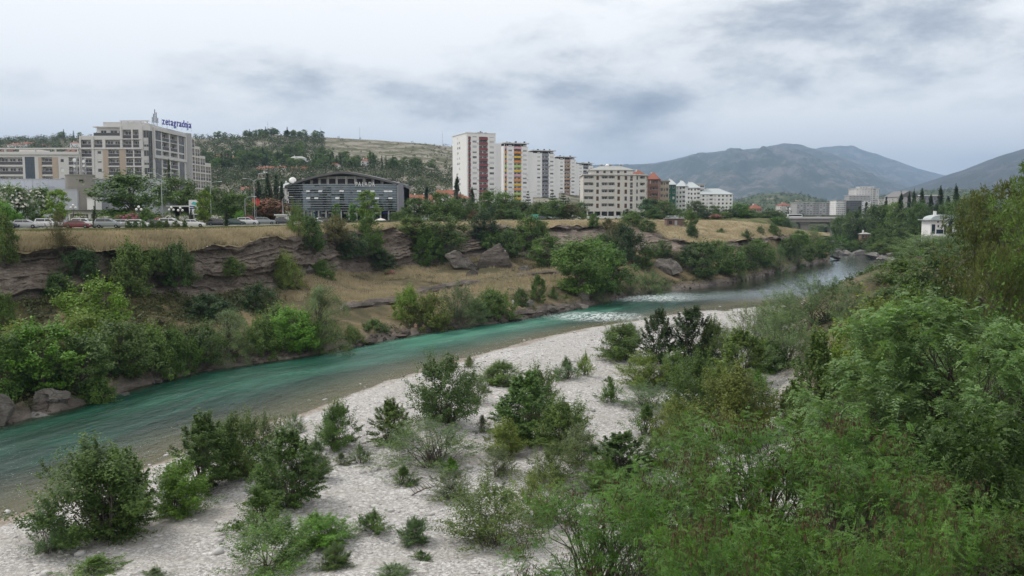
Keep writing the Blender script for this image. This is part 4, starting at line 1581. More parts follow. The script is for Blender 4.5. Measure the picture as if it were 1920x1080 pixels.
RIGHT = [
 ('pine_tree', 'pine', 1892, 352, 62, 215, 'pine', 'big brownish pine with bare twigs at the right edge'),
 ('pine_tree', 'pine', 1985, 300, 54, 260, 'olive', 'olive pine crown cut by the right edge of the picture'),
 ('pine_tree', 'pine', 1868, 470, 52, 150, 'pine', 'lower brownish pine crown in front of the big right pine'),
 ('elm_tree', 'broad', 1760, 480, 88, 150, 'dark', 'dark broad tree left of the big right pine'),
 ('elm_tree', 'broad', 1725, 545, 70, 120, 'olive', 'olive tree with yellow shoots below the dark broad tree'),
 ('elm_tree', 'broad', 1694, 486, 120, 112, 'olive', 'olive tree overhanging the far right bend of the river'),
 ('silver_willow', 'willow', 1656, 530, 140, 80, 'sage', 'dusky willow below the olive tree at the river bend'),
 ('elm_tree', 'broad', 1668, 540, 105, 100, 'dark', 'dark tree right of the dusky willow at the river bend'),
 ('silver_willow', 'willow', 1745, 440, 150, 130, 'silver', 'pale silver willow below the white villa'),
 ('elm_tree', 'broad', 1835, 462, 130, 120, 'dark', 'dark tree on the slope right of the silver willow'),
 ('elm_tree', 'broad', 1880, 590, 46, 160, 'dark', 'dark tree under the brownish pine at the right edge'),
 ('elm_tree', 'broad', 1790, 560, 60, 130, 'deep', 'shaded tree between the olive tree and the pines'),
 ('elm_tree', 'broad', 1700, 600, 58, 110, 'yolive', 'yellow-olive tree right of the tall yellow-green tree'),
 ('elm_tree', 'mass', 1872, 415, 160, 110, 'green', 'green thicket on the slope right of the white villa'),
 ('elm_tree', 'mass', 1915, 395, 120, 130, 'dark', 'dark thicket high on the slope behind the pines'),
 ('elm_tree', 'broad', 1745, 700, 50, 130, 'deep', 'dark inner tree behind the pale locust tree'),
 ('elm_tree', 'broad', 1640, 690, 56, 110, 'dark', 'dark tree behind the left shoulder of the pale locust'),
]
for r_ in RIGHT:
 right_tree(*r_)

# the near locusts under the viewpoint
_loc = {}


def locust(kind, px, pytop, D, w, colour, label, rz, var=0):
 key = kind
 if key not in _loc:
  if kind == 'locust':
   _loc[key] = make_pinnate(301, 11, 9, 170, 11500, 0.41, 6, 0.052, 0.36, 3600, droop=0.22, tilt=0.12, wob=0.2)
  else:
   _loc[key] = make_pinnate(401, 11, 9, 140, 8500, 0.42, 4, 0.092, 0.46, 0, 0.15, 'dome', 0.75)
 lm, wm, pm = _loc[key]
 t = at_y(px, pytop, D)
 g = ground_xy(t[0], t[1])
 h = max(3, t[2] - g[2])
 e = empty('locust_tree', (g[0], g[1], g[2] - 0.1), rz, label, 'tree')
 s = w * D / FPX / 9
 e.scale = (s, s, h / 11)
 obj('crown', lm, e, color=G[colour])
 obj('trunk', wm, e)
 if pm:
  tag(obj('seed_pods', pm, e), kind='stuff')
 return e


locust('locust', 1395, 806, 33, 470, 'locust', 'feathery green locust with dark seed pods in the bottom right foreground', 0.4)
locust('locust', 1120, 925, 31, 380, 'locust', 'feathery locust with dark pods at the bottom right of centre', 2.2, 1)
locust('locust', 1610, 830, 29, 430, 'locust', 'feathery locust with dark pods below the pale locust', 4.0)
locust('locust', 1480, 985, 22, 420, 'locust', 'nearest fern-leaved locust at the bottom edge', 1.1, 1)
locust('locust', 1790, 925, 25, 380, 'locust', 'fern-leaved locust in the bottom right corner', 5.2)
locust('locust', 1260, 905, 27, 400, 'locust', 'feathery locust between the two central locust crowns', 3.1)
locust('locust', 1350, 868, 30, 330, 'locust', 'feathery locust filling the middle of the bottom right crowns', 5.6, 1)
locust('locust', 1330, 1010, 20, 420, 'locust', 'nearest feathery locust left at the bottom edge', 0.2)
locust('locust', 1690, 1000, 19, 420, 'locust', 'nearest feathery locust right at the bottom edge', 2.7, 1)
locust('frost', 1745, 588, 42, 400, 'frost', 'pale grey-green locust with drooping leaves on the right', 0.9)
locust('frost', 1890, 640, 36, 330, 'frost', 'pale drooping locust cut by the right edge', 2.9)
locust('frost', 1640, 700, 46, 280, 'frost', 'pale locust shoulder left of the large drooping one', 4.4)
locust('frost', 1850, 800, 30, 330, 'dark_green', 'dark green locust at the lower right edge', 1.9)  # crown in its own darker green leaf colour

# ------------------------------------------------------------------ thickets of the far bank
# name, kind, px, base y, width, height, colour, label
BANKV = [
 ('riverside_tree', 'broad', 78, 735, 150, 128, 'bright', 'largest bright green tree on the far bank at the left'),
 ('riverside_tree', 'broad', 8, 745, 110, 120, 'green', 'green tree on the far bank cut by the left edge'),
 ('riverside_bush', 'mass', 30, 690, 90, 80, 'yolive', 'yellowish thicket behind the left edge bank tree'),
 ('riverside_tree', 'broad', 160, 738, 120, 110, 'dark', 'dark tree right of the largest bright bank tree'),
 ('riverside_bush', 'mass', 178, 760, 80, 50, 'green', 'green thicket over the dark boulder by the water at left'),
 ('acacia_tree', 'broad', 187, 628, 108, 104, 'lime', 'yellow-green feathery tree against the left cliff'),
 ('riverside_bush', 'mass', 160, 668, 120, 78, 'yolive', 'yellow-olive thicket under the feathery cliff tree'),
 ('riverside_tree', 'broad', 228, 712, 110, 110, 'dark', 'dark green tree below the feathery cliff tree'),
 ('riverside_bush', 'mass', 282, 706, 90, 92, 'olive', 'olive thicket above the pale shore slab'),
 ('riverside_bush', 'mass', 326, 697, 80, 80, 'green', 'green thicket right of the olive one above the shore slab'),
 ('riverside_bush', 'mass', 300, 655, 110, 60, 'brown', 'brownish scrub below the cliff hollow'),
 ('riverside_bush', 'mass', 374, 678, 84, 70, 'dark', 'dark thicket left of the silver willow on the far bank'),
 ('silver_willow', 'weeping', 432, 674, 92, 96, 'silver', 'silver weeping willow on the far bank'),
 ('riverside_bush', 'mass', 388, 592, 96, 42, 'deep', 'dark ivy mound at the cliff foot above the silver willow'),
 ('riverside_bush', 'mass', 480, 580, 62, 48, 'deep', 'dark leafy mound at the foot of the layered cliff end'),
 ('riverside_bush', 'mass', 490, 664, 70, 66, 'green', 'green thicket right of the silver willow'),
 ('riverside_tree', 'broad', 552, 660, 86, 82, 'bright', 'bright green tree by the water left of the big olive tree'),
 ('riverside_tree', 'weeping', 606, 655, 118, 122, 'sage', 'big dusty olive tree where the dry bench begins'),
 ('riverside_bush', 'mass', 580, 655, 60, 50, 'green', 'green skirt of scrub below the big dusty olive tree'),
 ('riverside_bush', 'mass', 522, 622, 80, 50, 'olive', 'olive scrub between silver willow and big dusty tree'),
 ('cliff_bush', 'mass', 536, 540, 52, 62, 'yolive', 'yellow-olive bush at the end of the left cliff'),
 ('cliff_bush', 'mass', 604, 522, 40, 34, 'green', 'small green bush on top of the dry bench'),
 ('cliff_bush', 'mass', 246, 548, 76, 88, 'olive', 'olive creeper hanging on the left cliff'),
 ('cliff_bush', 'mass', 158, 520, 60, 54, 'deep', 'dark ivy in the hollow of the left cliff'),
 ('cliff_bush', 'mass', 108, 556, 56, 44, 'dark', 'dark bush at the foot of the far left cliff'),
 ('cliff_bush', 'mass', 330, 530, 66, 70, 'dark', 'dark creeper in the second cliff hollow'),
 ('cliff_bush', 'mass', 292, 505, 50, 40, 'olive', 'olive tuft high on the cliff between the hollows'),
 ('cliff_bush', 'mass', 436, 512, 36, 30, 'olive', 'small olive tuft on the layered cliff face'),
 ('cliff_bush', 'mass', 6, 488, 60, 84, 'olive', 'tall olive bush on the cliff edge at the left border'),
 ('cliff_bush', 'mass', 4, 612, 54, 64, 'green', 'green bush at the left border under the cliff'),
 ('cliff_bush', 'open', 114, 462, 44, 58, 'brown', 'wispy brownish bush on the lawn edge before the parked cars'),
 ('cliff_bush', 'open', 556, 440, 40, 54, 'olive', 'wispy olive bush on the edge before the glass building'),
 ('cliff_bush', 'mass', 628, 452, 56, 44, 'brown', 'brownish scrub on the cliff edge below the glass building'),
 ('cliff_bush', 'mass', 690, 470, 56, 62, 'green', 'green bush spilling over the cliff below the glass building'),
 ('cliff_bush', 'mass', 584, 470, 56, 60, 'dark', 'dark bush in the cliff gap below the glass building'),
 ('cliff_bush', 'mass', 655, 480, 60, 40, 'deep', 'dark ivy on the cliff above the dry bench'),
 ('cliff_bush', 'mass', 716, 500, 50, 30, 'deep', 'dark ivy low on the cliff above the dry bench'),
 ('cliff_bush', 'mass', 800, 495, 60, 66, 'green', 'green thicket left of the tilted rocks'),
 ('cliff_tree', 'broad', 832, 470, 100, 66, 'dark', 'dark spreading tree above the tilted rocks'),
 ('cliff_tree', 'broad', 772, 448, 60, 40, 'olive', 'olive bush on the edge left of the dark spreading tree'),
 ('cliff_tree', 'broad', 905, 450, 50, 50, 'deep', 'very dark round tree on the cliff edge below the towers'),
 ('cliff_bush', 'mass', 915, 462, 40, 26, 'bright', 'light green bush under the very dark round tree'),
 ('cliff_bush', 'mass', 950, 480, 70, 46, 'dark', 'dark scrub right of the tilted rocks'),
 ('cliff_tree', 'broad', 992, 470, 60, 62, 'green', 'green tree climbing the cliff right of the dark round tree'),
 ('cliff_tree', 'broad', 1030, 500, 80, 56, 'green', 'green tree left of the large round thicket'),
 ('thicket_tree', 'broad', 1085, 552, 112, 94, 'green', 'left half of the large round green thicket at the bend'),
 ('thicket_tree', 'broad', 1136, 552, 96, 86, 'green', 'right half of the large round green thicket at the bend'),
 ('thicket_tree', 'broad', 1110, 520, 90, 70, 'bright', 'top of the large round green thicket at the bend'),
 ('cliff_bush', 'mass', 1172, 486, 56, 60, 'deep', 'dark brown-green tree behind the large round thicket'),
 ('cliff_bush', 'mass', 1130, 470, 50, 30, 'dark', 'dark scrub on the rock face behind the large thicket'),
 ('silver_bush', 'willow', 1180, 552, 50, 36, 'sage', 'grey-green willow low beside the large round thicket'),
 ('silver_bush', 'willow', 1215, 550, 60, 40, 'sage', 'grey-green willow in front of the round boulder'),
 ('silver_bush', 'willow', 1246, 546, 36, 22, 'grey', 'greyish tuft at the sandy landing'),
 ('riverside_bush', 'mass', 766, 598, 50, 58, 'lime', 'yellow-green bush at the end of the bench ledge'),
 ('riverside_bush', 'mass', 806, 616, 72, 62, 'yolive', 'yellow-olive bush by the water in the middle'),
 ('riverside_bush', 'open', 862, 608, 80, 66, 'grey', 'grey bush by the water right of the yellow-olive one'),
 ('riverside_bush', 'mass', 924, 594, 66, 50, 'green', 'green bush by the water left of the white figure'),
 ('riverside_bush', 'mass', 892, 598, 46, 40, 'sage', 'sage bush between the grey and the green bush by the water'),
 ('riverside_bush', 'mass', 976, 577, 34, 36, 'dark', 'dark bush just right of the white figure'),
 ('riverside_bush', 'sapling', 1008, 568, 32, 50, 'green', 'slender green bush above the shore shelf'),
 ('riverside_bush', 'low', 1037, 562, 30, 22, 'green', 'small round bush on the shore shelf'),
 ('riverside_bush', 'low', 1062, 566, 22, 16, 'dark', 'tiny dark bush on the shore shelf'),
 ('silver_bush', 'willow', 1123, 578, 36, 34, 'sage', 'round pale willow bush at the rapids'),
 ('riverside_bush', 'low', 1000, 585, 26, 14, 'olive', 'tiny olive tuft on the shore shelf near the water'),
 ('riverside_bush', 'mass', 702, 622, 46, 26, 'dark', 'dark low bush above the pale shore of the middle'),
 ('riverside_bush', 'mass', 660, 640, 40, 30, 'yolive', 'yellowish bush between big dusty tree and the dark low bush'),
 ('riverside_bush', 'mass', 1012, 440, 30, 26, 'dark', 'dark tuft on the cliff edge near the parking'),
 ('slope_bush', 'mass', 1112, 422, 24, 22, 'green', 'small round bush in front of the grey apartment block'),
 ('slope_bush', 'mass', 1186, 424, 40, 26, 'green', 'green bush at the right foot of the grey apartment block'),
 ('slope_bush', 'mass', 1212, 432, 34, 20, 'dark', 'dark cushion on the dry slope below the apartment block'),
 ('slope_bush', 'mass', 1140, 430, 26, 20, 'brown', 'brown scrub below the grey apartment block'),
 ('slope_bush', 'mass', 1160, 452, 40, 34, 'brown', 'brown scrub lower on the slope below the apartment block'),
 ('slope_tree', 'broad', 1296, 438, 28, 40, 'dark', 'dark tree on the dry slope beside the shack'),
 ('slope_bush', 'mass', 1298, 445, 24, 22, 'deep', 'dark bush under the dark tree beside the shack'),
 ('slope_bush', 'low', 1352, 436, 26, 8, 'dark', 'low dark scrub on the golden slope'),
 ('slope_bush', 'low', 1400, 446, 34, 14, 'dark', 'second low dark scrub on the golden slope'),
 ('slope_bush', 'mass', 1425, 438, 16, 14, 'grey', 'small greyish bush on the golden slope'),
 ('slope_bush', 'mass', 1450, 440, 24, 20, 'dark', 'dark bush near the tip of the golden slope'),
 ('gorge_tree', 'broad', 1318, 522, 66, 66, 'dark', 'dark tree right of the round boulder'),
 ('gorge_tree', 'broad', 1290, 500, 40, 40, 'deep', 'deep green tree behind the dark boulder tree'),
 ('gorge_tree', 'broad', 1362, 516, 64, 56, 'green', 'green tree in the row along the upper reach'),
 ('silver_willow', 'willow', 1388, 526, 34, 36, 'silver', 'silver bush at the water in the upper reach'),
 ('gorge_tree', 'broad', 1402, 506, 56, 46, 'dark', 'dark tree behind the silver bush of the upper reach'),
 ('gorge_tree', 'broad', 1430, 500, 46, 44, 'green', 'green tree in the middle of the upper reach'),
 ('silver_willow', 'willow', 1456, 512, 50, 48, 'sage', 'large grey willow in the middle of the upper reach'),
 ('gorge_tree', 'broad', 1478, 482, 46, 36, 'dark', 'dark tree behind the large grey willow'),
 ('silver_willow', 'willow', 1494, 500, 36, 36, 'sage', 'second grey willow of the upper reach'),
 ('gorge_tree', 'broad', 1516, 490, 34, 30, 'olive', 'olive bush near the head of the upper reach'),
 ('gorge_tree', 'broad', 1538, 486, 34, 34, 'green', 'last green tree before the narrows'),
 ('gorge_tree', 'broad', 1500, 462, 40, 30, 'green', 'green tree under the tip of the golden slope'),
 ('silver_willow', 'willow', 1526, 462, 40, 30, 'silver', 'pale willow before the bridge pier'),
 ('gorge_tree', 'broad', 1552, 470, 30, 26, 'dark', 'dark tree at the mouth of the narrows'),
 ('gorge_tree', 'broad', 1240, 480, 40, 30, 'dark', 'dark tree on the rock face above the round boulder'),
 ('gorge_tree', 'broad', 1212, 500, 40, 36, 'green', 'green tree left of the round boulder'),
 ('gorge_tree', 'broad', 1420, 472, 30, 24, 'green', 'green bush at the foot of the golden slope'),
 ('gorge_tree', 'broad', 1345, 480, 44, 30, 'olive', 'olive tree at the foot of the dry slope'),
]
for nm, kd, px, pyb, w, h, c, lb in BANKV:
 bank_plant(nm, kd, px, pyb, w * 1.06, h * 1.05, c, lb, 'tree' if 'tree' in nm or nm == 'silver_willow' else 'bush', None,
    'trunk' if kd in ('broad', 'weeping') else 'stems', 0.5)


# ------------------------------------------------------------------ undergrowth, dry grass, loose stones: nobody could count them
def scatter_bank(n, px0, px1, r0, r1, seed):
 r = np.random.default_rng(seed)
 px = r.uniform(px0, px1, n)
 PY, DD = bank_rows(px)
 t = r.uniform(0, 1, n)
 y = PY[:, r0] * (1 - t) + PY[:, r1] * t
 d = DD[:, r0] * (1 - t) + DD[:, r1] * t
 return at_y(px, y, d), px, t, r


def undergrowth():
 P, px, t, r = scatter_bank(6000, -300, 1550, 1, 3, 5)
 bench = ((px > 560) & (px < 900) & (t > 0.35)) | ((px > 900) & (px < 1080))
 dens = fbm(P[:, 0] * 0.07, P[:, 1] * 0.07, 0, 3, 77)
 keep = (dens > -0.4) & (~bench | (r.uniform(size=len(P)) < 0.10))
 P = P[keep]
 n = len(P)
 k = 26
 c = np.repeat(np.arange(n), k)
 rad = r.uniform(0.5, 1.5, n)
 d = unit(r.normal(size=(n * k, 3)))
 d[:, 2] = np.abs(d[:, 2])
 pos = P[c] + d * (rad[c] * r.uniform(0.3, 1, n * k))[:, None]
 nrm = unit(d + np.array([0, 0, 0.6]) + r.normal(size=(n * k, 3)) * 0.5)
 V = leaf_arrays(pos, nrm, 0.20 * r.uniform(0.6, 1.4, n * k), 0.5, r)
 tint = np.clip(0.7 * r.uniform(0, 1, n)[c] + 0.3 * r.uniform(0, 1, n * k), 0, 1)
 o = obj('undergrowth', leaf_mesh('undergrowth', V, tint), color=(0.065, 0.080, 0.030))
 tag(o, 'mixed green undergrowth covering the far bank between the trees', 'undergrowth', kind='stuff')


def grass_blades(name, P, px, r, h, mat, label, per=7, lean=0.35):
 n = len(P)
 c = np.repeat(np.arange(n), per)
 m = len(c)
 base = P[c] + np.c_[r.normal(size=(m, 2)) * 0.22, np.zeros(m)]
 hh = (h * r.uniform(0.5, 1.3, n))[c] * r.uniform(0.7, 1.2, m)
 ld = np.c_[r.normal(size=(m, 2)) * lean, np.ones(m)]
 tip = base + ld * hh[:, None]
 a = r.uniform(0, 6.28, m)
 w = np.c_[np.cos(a), np.sin(a), np.zeros(m)] * (0.055 * r.uniform(0.6, 1.5, m))[:, None]
 base[:, 2] -= 0.1
 V = np.stack([base - w, base + w, tip], 1).reshape(-1, 3)
 F = np.arange(m * 3).reshape(m, 3)
 tint = np.clip(0.6 * r.uniform(0, 1, n)[c] + 0.4 * r.uniform(0, 1, m), 0, 1)
 me = np_mesh(name, V, F, [mat], False, attrs={'tint': ('FACE', tint)})
 return tag(obj(name, me), label, 'grass', kind='stuff')


def grasses():
 P, px, t, r = scatter_bank(20000, -300, 1500, 4, 5, 6)
 grass_blades('dry_grass', P, px, r, 0.78 * (1 - 0.65 * np.clip((t - 0.5) / 0.4, 0, 1)), M['dry'], 'tall dry golden grass along the cliff edge and slopes')
 P, px, t, r = scatter_bank(15000, 560, 1080, 2, 3, 8)
 k = (r.uniform(size=len(P)) < np.where((px < 900), np.clip((t - 0.05) * 4, 0, 1), 0.5)) & (fbm(P[:, 0] * 0.1, P[:, 1] * 0.1, 0, 2, 99) > -0.45)
 grass_blades('dry_grass', P[k], px[k], r, 0.6, M['dry'], 'dry golden grass on the bench below the cliff')
 P, px, t, r = scatter_bank(5000, -300, 560, 1, 3, 9)
 grass_blades('weeds', P, px, r, 0.5, M['green_grass'], 'dull weeds among the scrub on the left of the far bank')
 r = np.random.default_rng(10)
 px = r.uniform(-100, 1400, 7000)
 PY, DD = bank_rows(px)
 d = DD[:, 5] + r.uniform(0.2, 16, 7000)
 e = at_y(px, PY[:, 5], DD[:, 5])
 P = np.c_[e[:, 0] * d / e[:, 1], d, np.minimum(e[:, 2] + (d - e[:, 1]) * 0.02, PLAT)]
 k = px < 1380
 grass_blades('lawn_grass', P[k], px[k], r, 0.22, M['green_grass'], 'strip of green grass between the cliff edge and the road', 6)


ICO = None


def rock_shape(seed, n=1, rough=0.35, flat=0.7):
 """a lumpy stone about 2 units wide"""
 bm = bmesh.new()
 bmesh.ops.create_icosphere(bm, subdivisions=n, radius=1.0)
 v = np.array([p.co[:] for p in bm.verts])
 f = np.array([[p.index for p in q.verts] for q in bm.faces])
 bm.free()
 k = 1 + rough * fbm(v[:, 0] * 1.1 + seed * 3.7, v[:, 1] * 1.1, v[:, 2] * 1.1, 4, seed)
 # broken facets
 r = np.random.default_rng(seed)
 v = v * k[:, None]
 for _ in range(5):
  d = unit(r.normal(size=3))
  h = r.uniform(0.55, 0.85)
  s = v @ d
  v = v - np.outer(np.clip(s - h, 0, None) * 0.8, d)
 v[:, 2] *= flat
 return v, f


def stones():
 r = np.random.default_rng(12)
 shp = [rock_shape(i, 1, 0.3, 0.6) for i in range(6)]
 Vs, Fs, base = [], [], 0
 n = 5000
 x = r.uniform(-75, 70, n * 4)
 y = 20 + 170 * r.uniform(0, 1, n * 4) ** 1.3
 d = sdist(x, y, SHORE)
 e = sdist(x, y, TOE)
 k = (d > -4) & (e < 6) & (np.abs(x) < 0.62 * y + 6)
 x, y = x[k][:n], y[k][:n]
 z = near_height(x, y)
 for i in range(len(x)):
  v, f = shp[i % 6]
  s = min(0.42, 0.07 + 0.10 * r.pareto(3.2))
  a = r.uniform(0, 6.28)
  c, sn = math.cos(a), math.sin(a)
  q = v * s * np.array([1, r.uniform(0.6, 1), 1])
  q = np.stack([q[:, 0] * c - q[:, 1] * sn + x[i], q[:, 0] * sn + q[:, 1] * c + y[i], q[:, 2] + z[i] + s * 0.15], -1)
  Vs.append(q)
  Fs.append(f + base)
  base += len(q)
 o = obj('pebbles', np_mesh('pebbles', np.concatenate(Vs), np.concatenate(Fs), [M['stone']], True))
 tag(o, 'loose pale river stones strewn over the gravel bar', 'stones', kind='stuff')


def shore_rubble():
 P, px, t, r = scatter_bank(900, -250, 1555, 0, 1, 91)
 shp = [rock_shape(70 + i, 1, 0.4, 0.7) for i in range(6)]
 Vs, Fs, base = [], [], 0
 for i in range(len(P)):
  if vnoise(px[i] * 0.02, 5.0, 0, 7) < -0.25:
   continue
  v, f = shp[i % 6]
  s = min(1.3, 0.22 + 0.2 * r.pareto(2.6))
  a = r.uniform(0, 6.28)
  q = v * s * np.array([1, r.uniform(0.5, 1), 1])
  Vs.append(np.stack([q[:, 0] * math.cos(a) - q[:, 1] * math.sin(a) + P[i, 0], q[:, 0] * math.sin(a) + q[:, 1] * math.cos(a) + P[i, 1] - 0.4, q[:, 2] + P[i, 2] + 0.1], -1))
  Fs.append(f + base)
  base += len(q)
 o = obj('shore_rubble', np_mesh('shore_rubble', np.concatenate(Vs), np.concatenate(Fs), [M['ledge']], False))
 tag(o, 'broken brown rocks lining the water under the far bank', 'rocks', kind='stuff')


undergrowth(); grasses(); stones(); shore_rubble()


# ------------------------------------------------------------------ boulders
def boulder(px, py, w, h, label, mat='boulder', seed=0, side='bank', name='boulder', depth=1.0, tilt=(0, 0), rz=None):
 p = bank_point(px, py) if side == 'bank' else np.array(near_point(px, py)) if side == 'near' else np.array(side)
 s = p[1] / FPX
 v, f = rock_shape(seed, 4 if w > 50 else 3, 0.5, 1.0)
 rb = np.random.default_rng(seed + 900)
 for _ in range(14):
  dv = unit(rb.normal(size=3))
  sv = v @ dv
  v = v - np.outer(np.clip(sv - np.quantile(sv, rb.uniform(0.72, 0.93)), 0, None), dv)
 v = v + 0.05 * np.stack([fbm(v[:, 0] * 5, v[:, 1] * 5, v[:, 2] * 5 + k * 9, 3, seed + k) for k in range(3)], -1)
 ext = v.max(0) - v.min(0)
 v = v / ext
 v = v * np.array([w * s, w * s * depth, h * s * 1.25])
 rx, ry = tilt
 R = np.array((Matrix.Rotation(rx, 3, 'X') @ Matrix.Rotation(ry, 3, 'Y')))
 v = v @ R.T
 v[:, 2] -= v[:, 2].min() + 0.42 * h * s
 me = np_mesh('boulder', v, f, [M[mat]], False)
 return tag(obj(name, me, None, (p[0], p[1], p[2]), rz if rz is not None else 0.0), label, 'rock')


BOULDERS = [
 (1256, 507, 58, 28, 'big round dark boulder above the sandy landing', 'boulder', 3, 1.0, (0, 0)),
 (1292, 506, 24, 20, 'smaller boulder leaning on the right of the big round one', 'boulder', 4, 1.0, (0, 0)),
 (835, 478, 52, 40, 'upper tilted rock slab with grass on its crown', 'boulder', 35, 0.9, (0, 0.25)),
 (868, 503, 66, 36, 'large tilted grey rock on the slope below the cliff', 'boulder', 6, 0.9, (0, 0.25)),
 (912, 500, 58, 66, 'brown tilted slab right of the large grey rock', 'ledge', 7, 0.7, (0, 0.75)),
 (884, 517, 26, 20, 'small dark rock at the foot of the large grey rock', 'boulder', 8, 1.0, (0, 0)),
 (936, 490, 26, 30, 'dark rock right of the brown tilted slab', 'boulder', 9, 1.0, (0, 0.3)),
 (985, 508, 26, 12, 'low rock at the end of the bench path', 'boulder', 10, 1.0, (0, 0)),
 (580, 512, 24, 18, 'grey block on the bench beside the small green bush', 'boulder', 11, 1.0, (0, 0)),
 (72, 792, 62, 36, 'pale split boulder at the water edge on the left', 'pale_rock', 12, 0.7, (0, -0.3)),
 (0, 790, 46, 66, 'dark boulder at the far left edge of the water', 'boulder', 13, 1.0, (0, 0)),
 (100, 758, 66, 40, 'big dark boulder under the thicket at the left', 'boulder', 14, 1.0, (0, 0)),
 (222, 746, 50, 14, 'flat pale slab at the left shore', 'pale_rock', 15, 0.8, (0, -0.1)),
 (180, 760, 22, 8, 'small pale rock in the water left of the flat slab', 'pale_rock', 16, 1.0, (0, 0)),
 (362, 706, 18, 8, 'pale rock on the shore below the silver willow', 'pale_rock', 17, 1.0, (0, 0)),
 (384, 703, 14, 5, 'low white rock at the water below the silver willow', 'pale_rock', 18, 1.0, (0, 0)),
 (612, 667, 26, 12, 'reddish rock at the water below the big dusty tree', 'ledge', 19, 1.0, (0, 0)),
 (1035, 583, 30, 18, 'dark block on the rim of the shore shelf', 'boulder', 20, 1.0, (0, 0)),
 (1010, 592, 26, 14, 'dark rock under the rim of the shore shelf', 'ledge', 21, 1.0, (0, 0)),
 (965, 601, 40, 12, 'pinkish rock at the water below the shore shelf', 'ledge', 22, 1.0, (0, 0)),
 (1062, 581, 26, 12, 'dark rock at the water before the rapids', 'boulder', 23, 1.0, (0, 0)),
 (1086, 577, 24, 10, 'dark rock nearest the rapids', 'boulder', 24, 1.0, (0, 0)),
 (1095, 560, 24, 18, 'grey rock behind the rapids at the foot of the thicket', 'boulder', 25, 1.0, (0, 0)),
 (988, 573, 24, 14, 'pale block beside the bench on the shore shelf', 'pale_rock', 26, 1.0, (0, 0)),
 (745, 633, 40, 10, 'pale ledge rock at the water in the middle', 'ledge', 27, 0.7, (0, -0.1)),
 (690, 645, 36, 12, 'brown ledge rock at the water below the bench', 'ledge', 28, 0.7, (0, -0.1)),
 (1432, 522, 20, 9, 'dark rock in the water of the upper reach', 'boulder', 29, 1.0, (0, 0)),
 (1505, 498, 22, 6, 'low rock at the water by the second grey willow', 'ledge', 30, 1.0, (0, 0)),
 (1565, 484, 22, 7, 'rock point before the narrows', 'ledge', 31, 1.0, (0, 0)),
 (1180, 548, 22, 6, 'pale rock by the grey-green willow', 'pale_rock', 32, 1.0, (0, 0)),
]
for px, py, w, h, lb, mt, sd, dp, tl in BOULDERS:
 boulder(px, py, w, h, lb, mt, sd, 'bank', 'boulder', dp, tl)
# pale limestone blocks along the far right shore
ORD = 'first second third fourth fifth sixth seventh eighth ninth tenth eleventh twelfth thirteenth fourteenth fifteenth sixteenth seventeenth eighteenth'.split()
for i, (px, py, w, h) in enumerate(sorted([(1570, 470, 24, 10), (1592, 473, 26, 12), (1612, 474, 30, 12), (1636, 476, 30, 12), (1655, 482, 26, 12), (1580, 462, 18, 9), (1604, 465, 22, 9),
         (1630, 467, 24, 9), (1648, 470, 24, 10), (1560, 455, 14, 10), (1555, 446, 12, 9), (1668, 474, 20, 9), (1600, 470, 16, 7), (1622, 470, 16, 7),
         (1645, 479, 18, 7), (1585, 470, 14, 7), (1676, 486, 20, 9), (1690, 480, 16, 8)])):
 g = at_z(px, py, 1.0 + 0.35 * (i % 4))
 zz = near_height(g[0:1], g[1:2])[0]
 o = boulder(px, py, w, h, f'{ORD[i]} pale limestone block from the left along the far right shore', 'pale_rock', 50 + i, (g[0], g[1], max(zz, 0.0)), 'shore_rock', 0.8, (0, 0.25 * (i % 3 - 1)))
 o['group'] = 'pale blocks along the far right shore'

# flat ledges of the shelf and the bench rim
def ledge(name, px0, y0, px1, y1, thick, depth, label, seed, mat='ledge'):
 """an overhanging bed of rock that follows the bank"""
 n = 60
 px = np.linspace(px0, px1, n)
 py = np.linspace(y0, y1, n)
 P = np.array([bank_point(a, b) for a, b in zip(px, py)])
 prof = [(-0.2, 0.0), (0.0, 0.35), (0.15, 0.8), (0.6, 1.0), (1.0, 0.95)]
 rows = []
 for j, (u, v) in enumerate([(0.25, -0.6), (0.02, 0.0), (-0.04, 0.5), (0.06, 0.92), (0.35, 1.05), (0.7, 1.0), (1.05, 0.75)]):
  q = P.copy()
  wob = fbm(px * 0.05, j * 1.3, 0, 4, seed) * 0.55
  q[:, 1] += u * depth + wob
  q[:, 0] -= 0.35 * (u * depth + wob)
  ends = np.clip(np.minimum(np.arange(n), n - 1 - np.arange(n)) / 8, 0, 1)
  q[:, 2] += v * thick * (0.35 + 0.65 * ends) * (1 + 0.25 * vnoise(px * 0.06, j, 0, seed + 3)) - 0.1
  rows.append(q)
 A = np.array(rows)
 me = np_mesh(name, A.reshape(-1, 3), grid_faces(len(rows), n), [M[mat]], False)
 return tag(obj(name, me), label, 'rock')


ledge('rock_ledge', 640, 583, 775, 566, 1.0, 5, 'long overhanging rock ledge under the dry grass bench', 3)
ledge('rock_ledge', 780, 556, 905, 531, 1.1, 5, 'rock ledge under the right half of the dry bench', 4)
ledge('rock_ledge', 938, 602, 1078, 578, 1.3, 6, 'pale flat shore shelf left of the rapids', 5, 'ledge')
ledge('rock_ledge', 770, 640, 905, 611, 0.8, 3, 'low pale ledge along the water in the middle', 6)
ledge('rock_ledge', 560, 676, 660, 656, 0.8, 3, 'low brown ledge along the water below the big dusty tree', 8)
ledge('rock_ledge', 330, 716, 420, 688, 0.7, 3, 'low ledge along the water below the silver willow', 9)
ledge('rock_ledge', 965, 520, 1060, 512, 0.7, 4, 'thin rock ledge of the upper bench right of the tilted rocks', 10)

# ------------------------------------------------------------------ buildings
def XZ(px, py, D):
 p = at_y(px, py, D)
 return float(p[0]), float(p[2])


_cache = {}


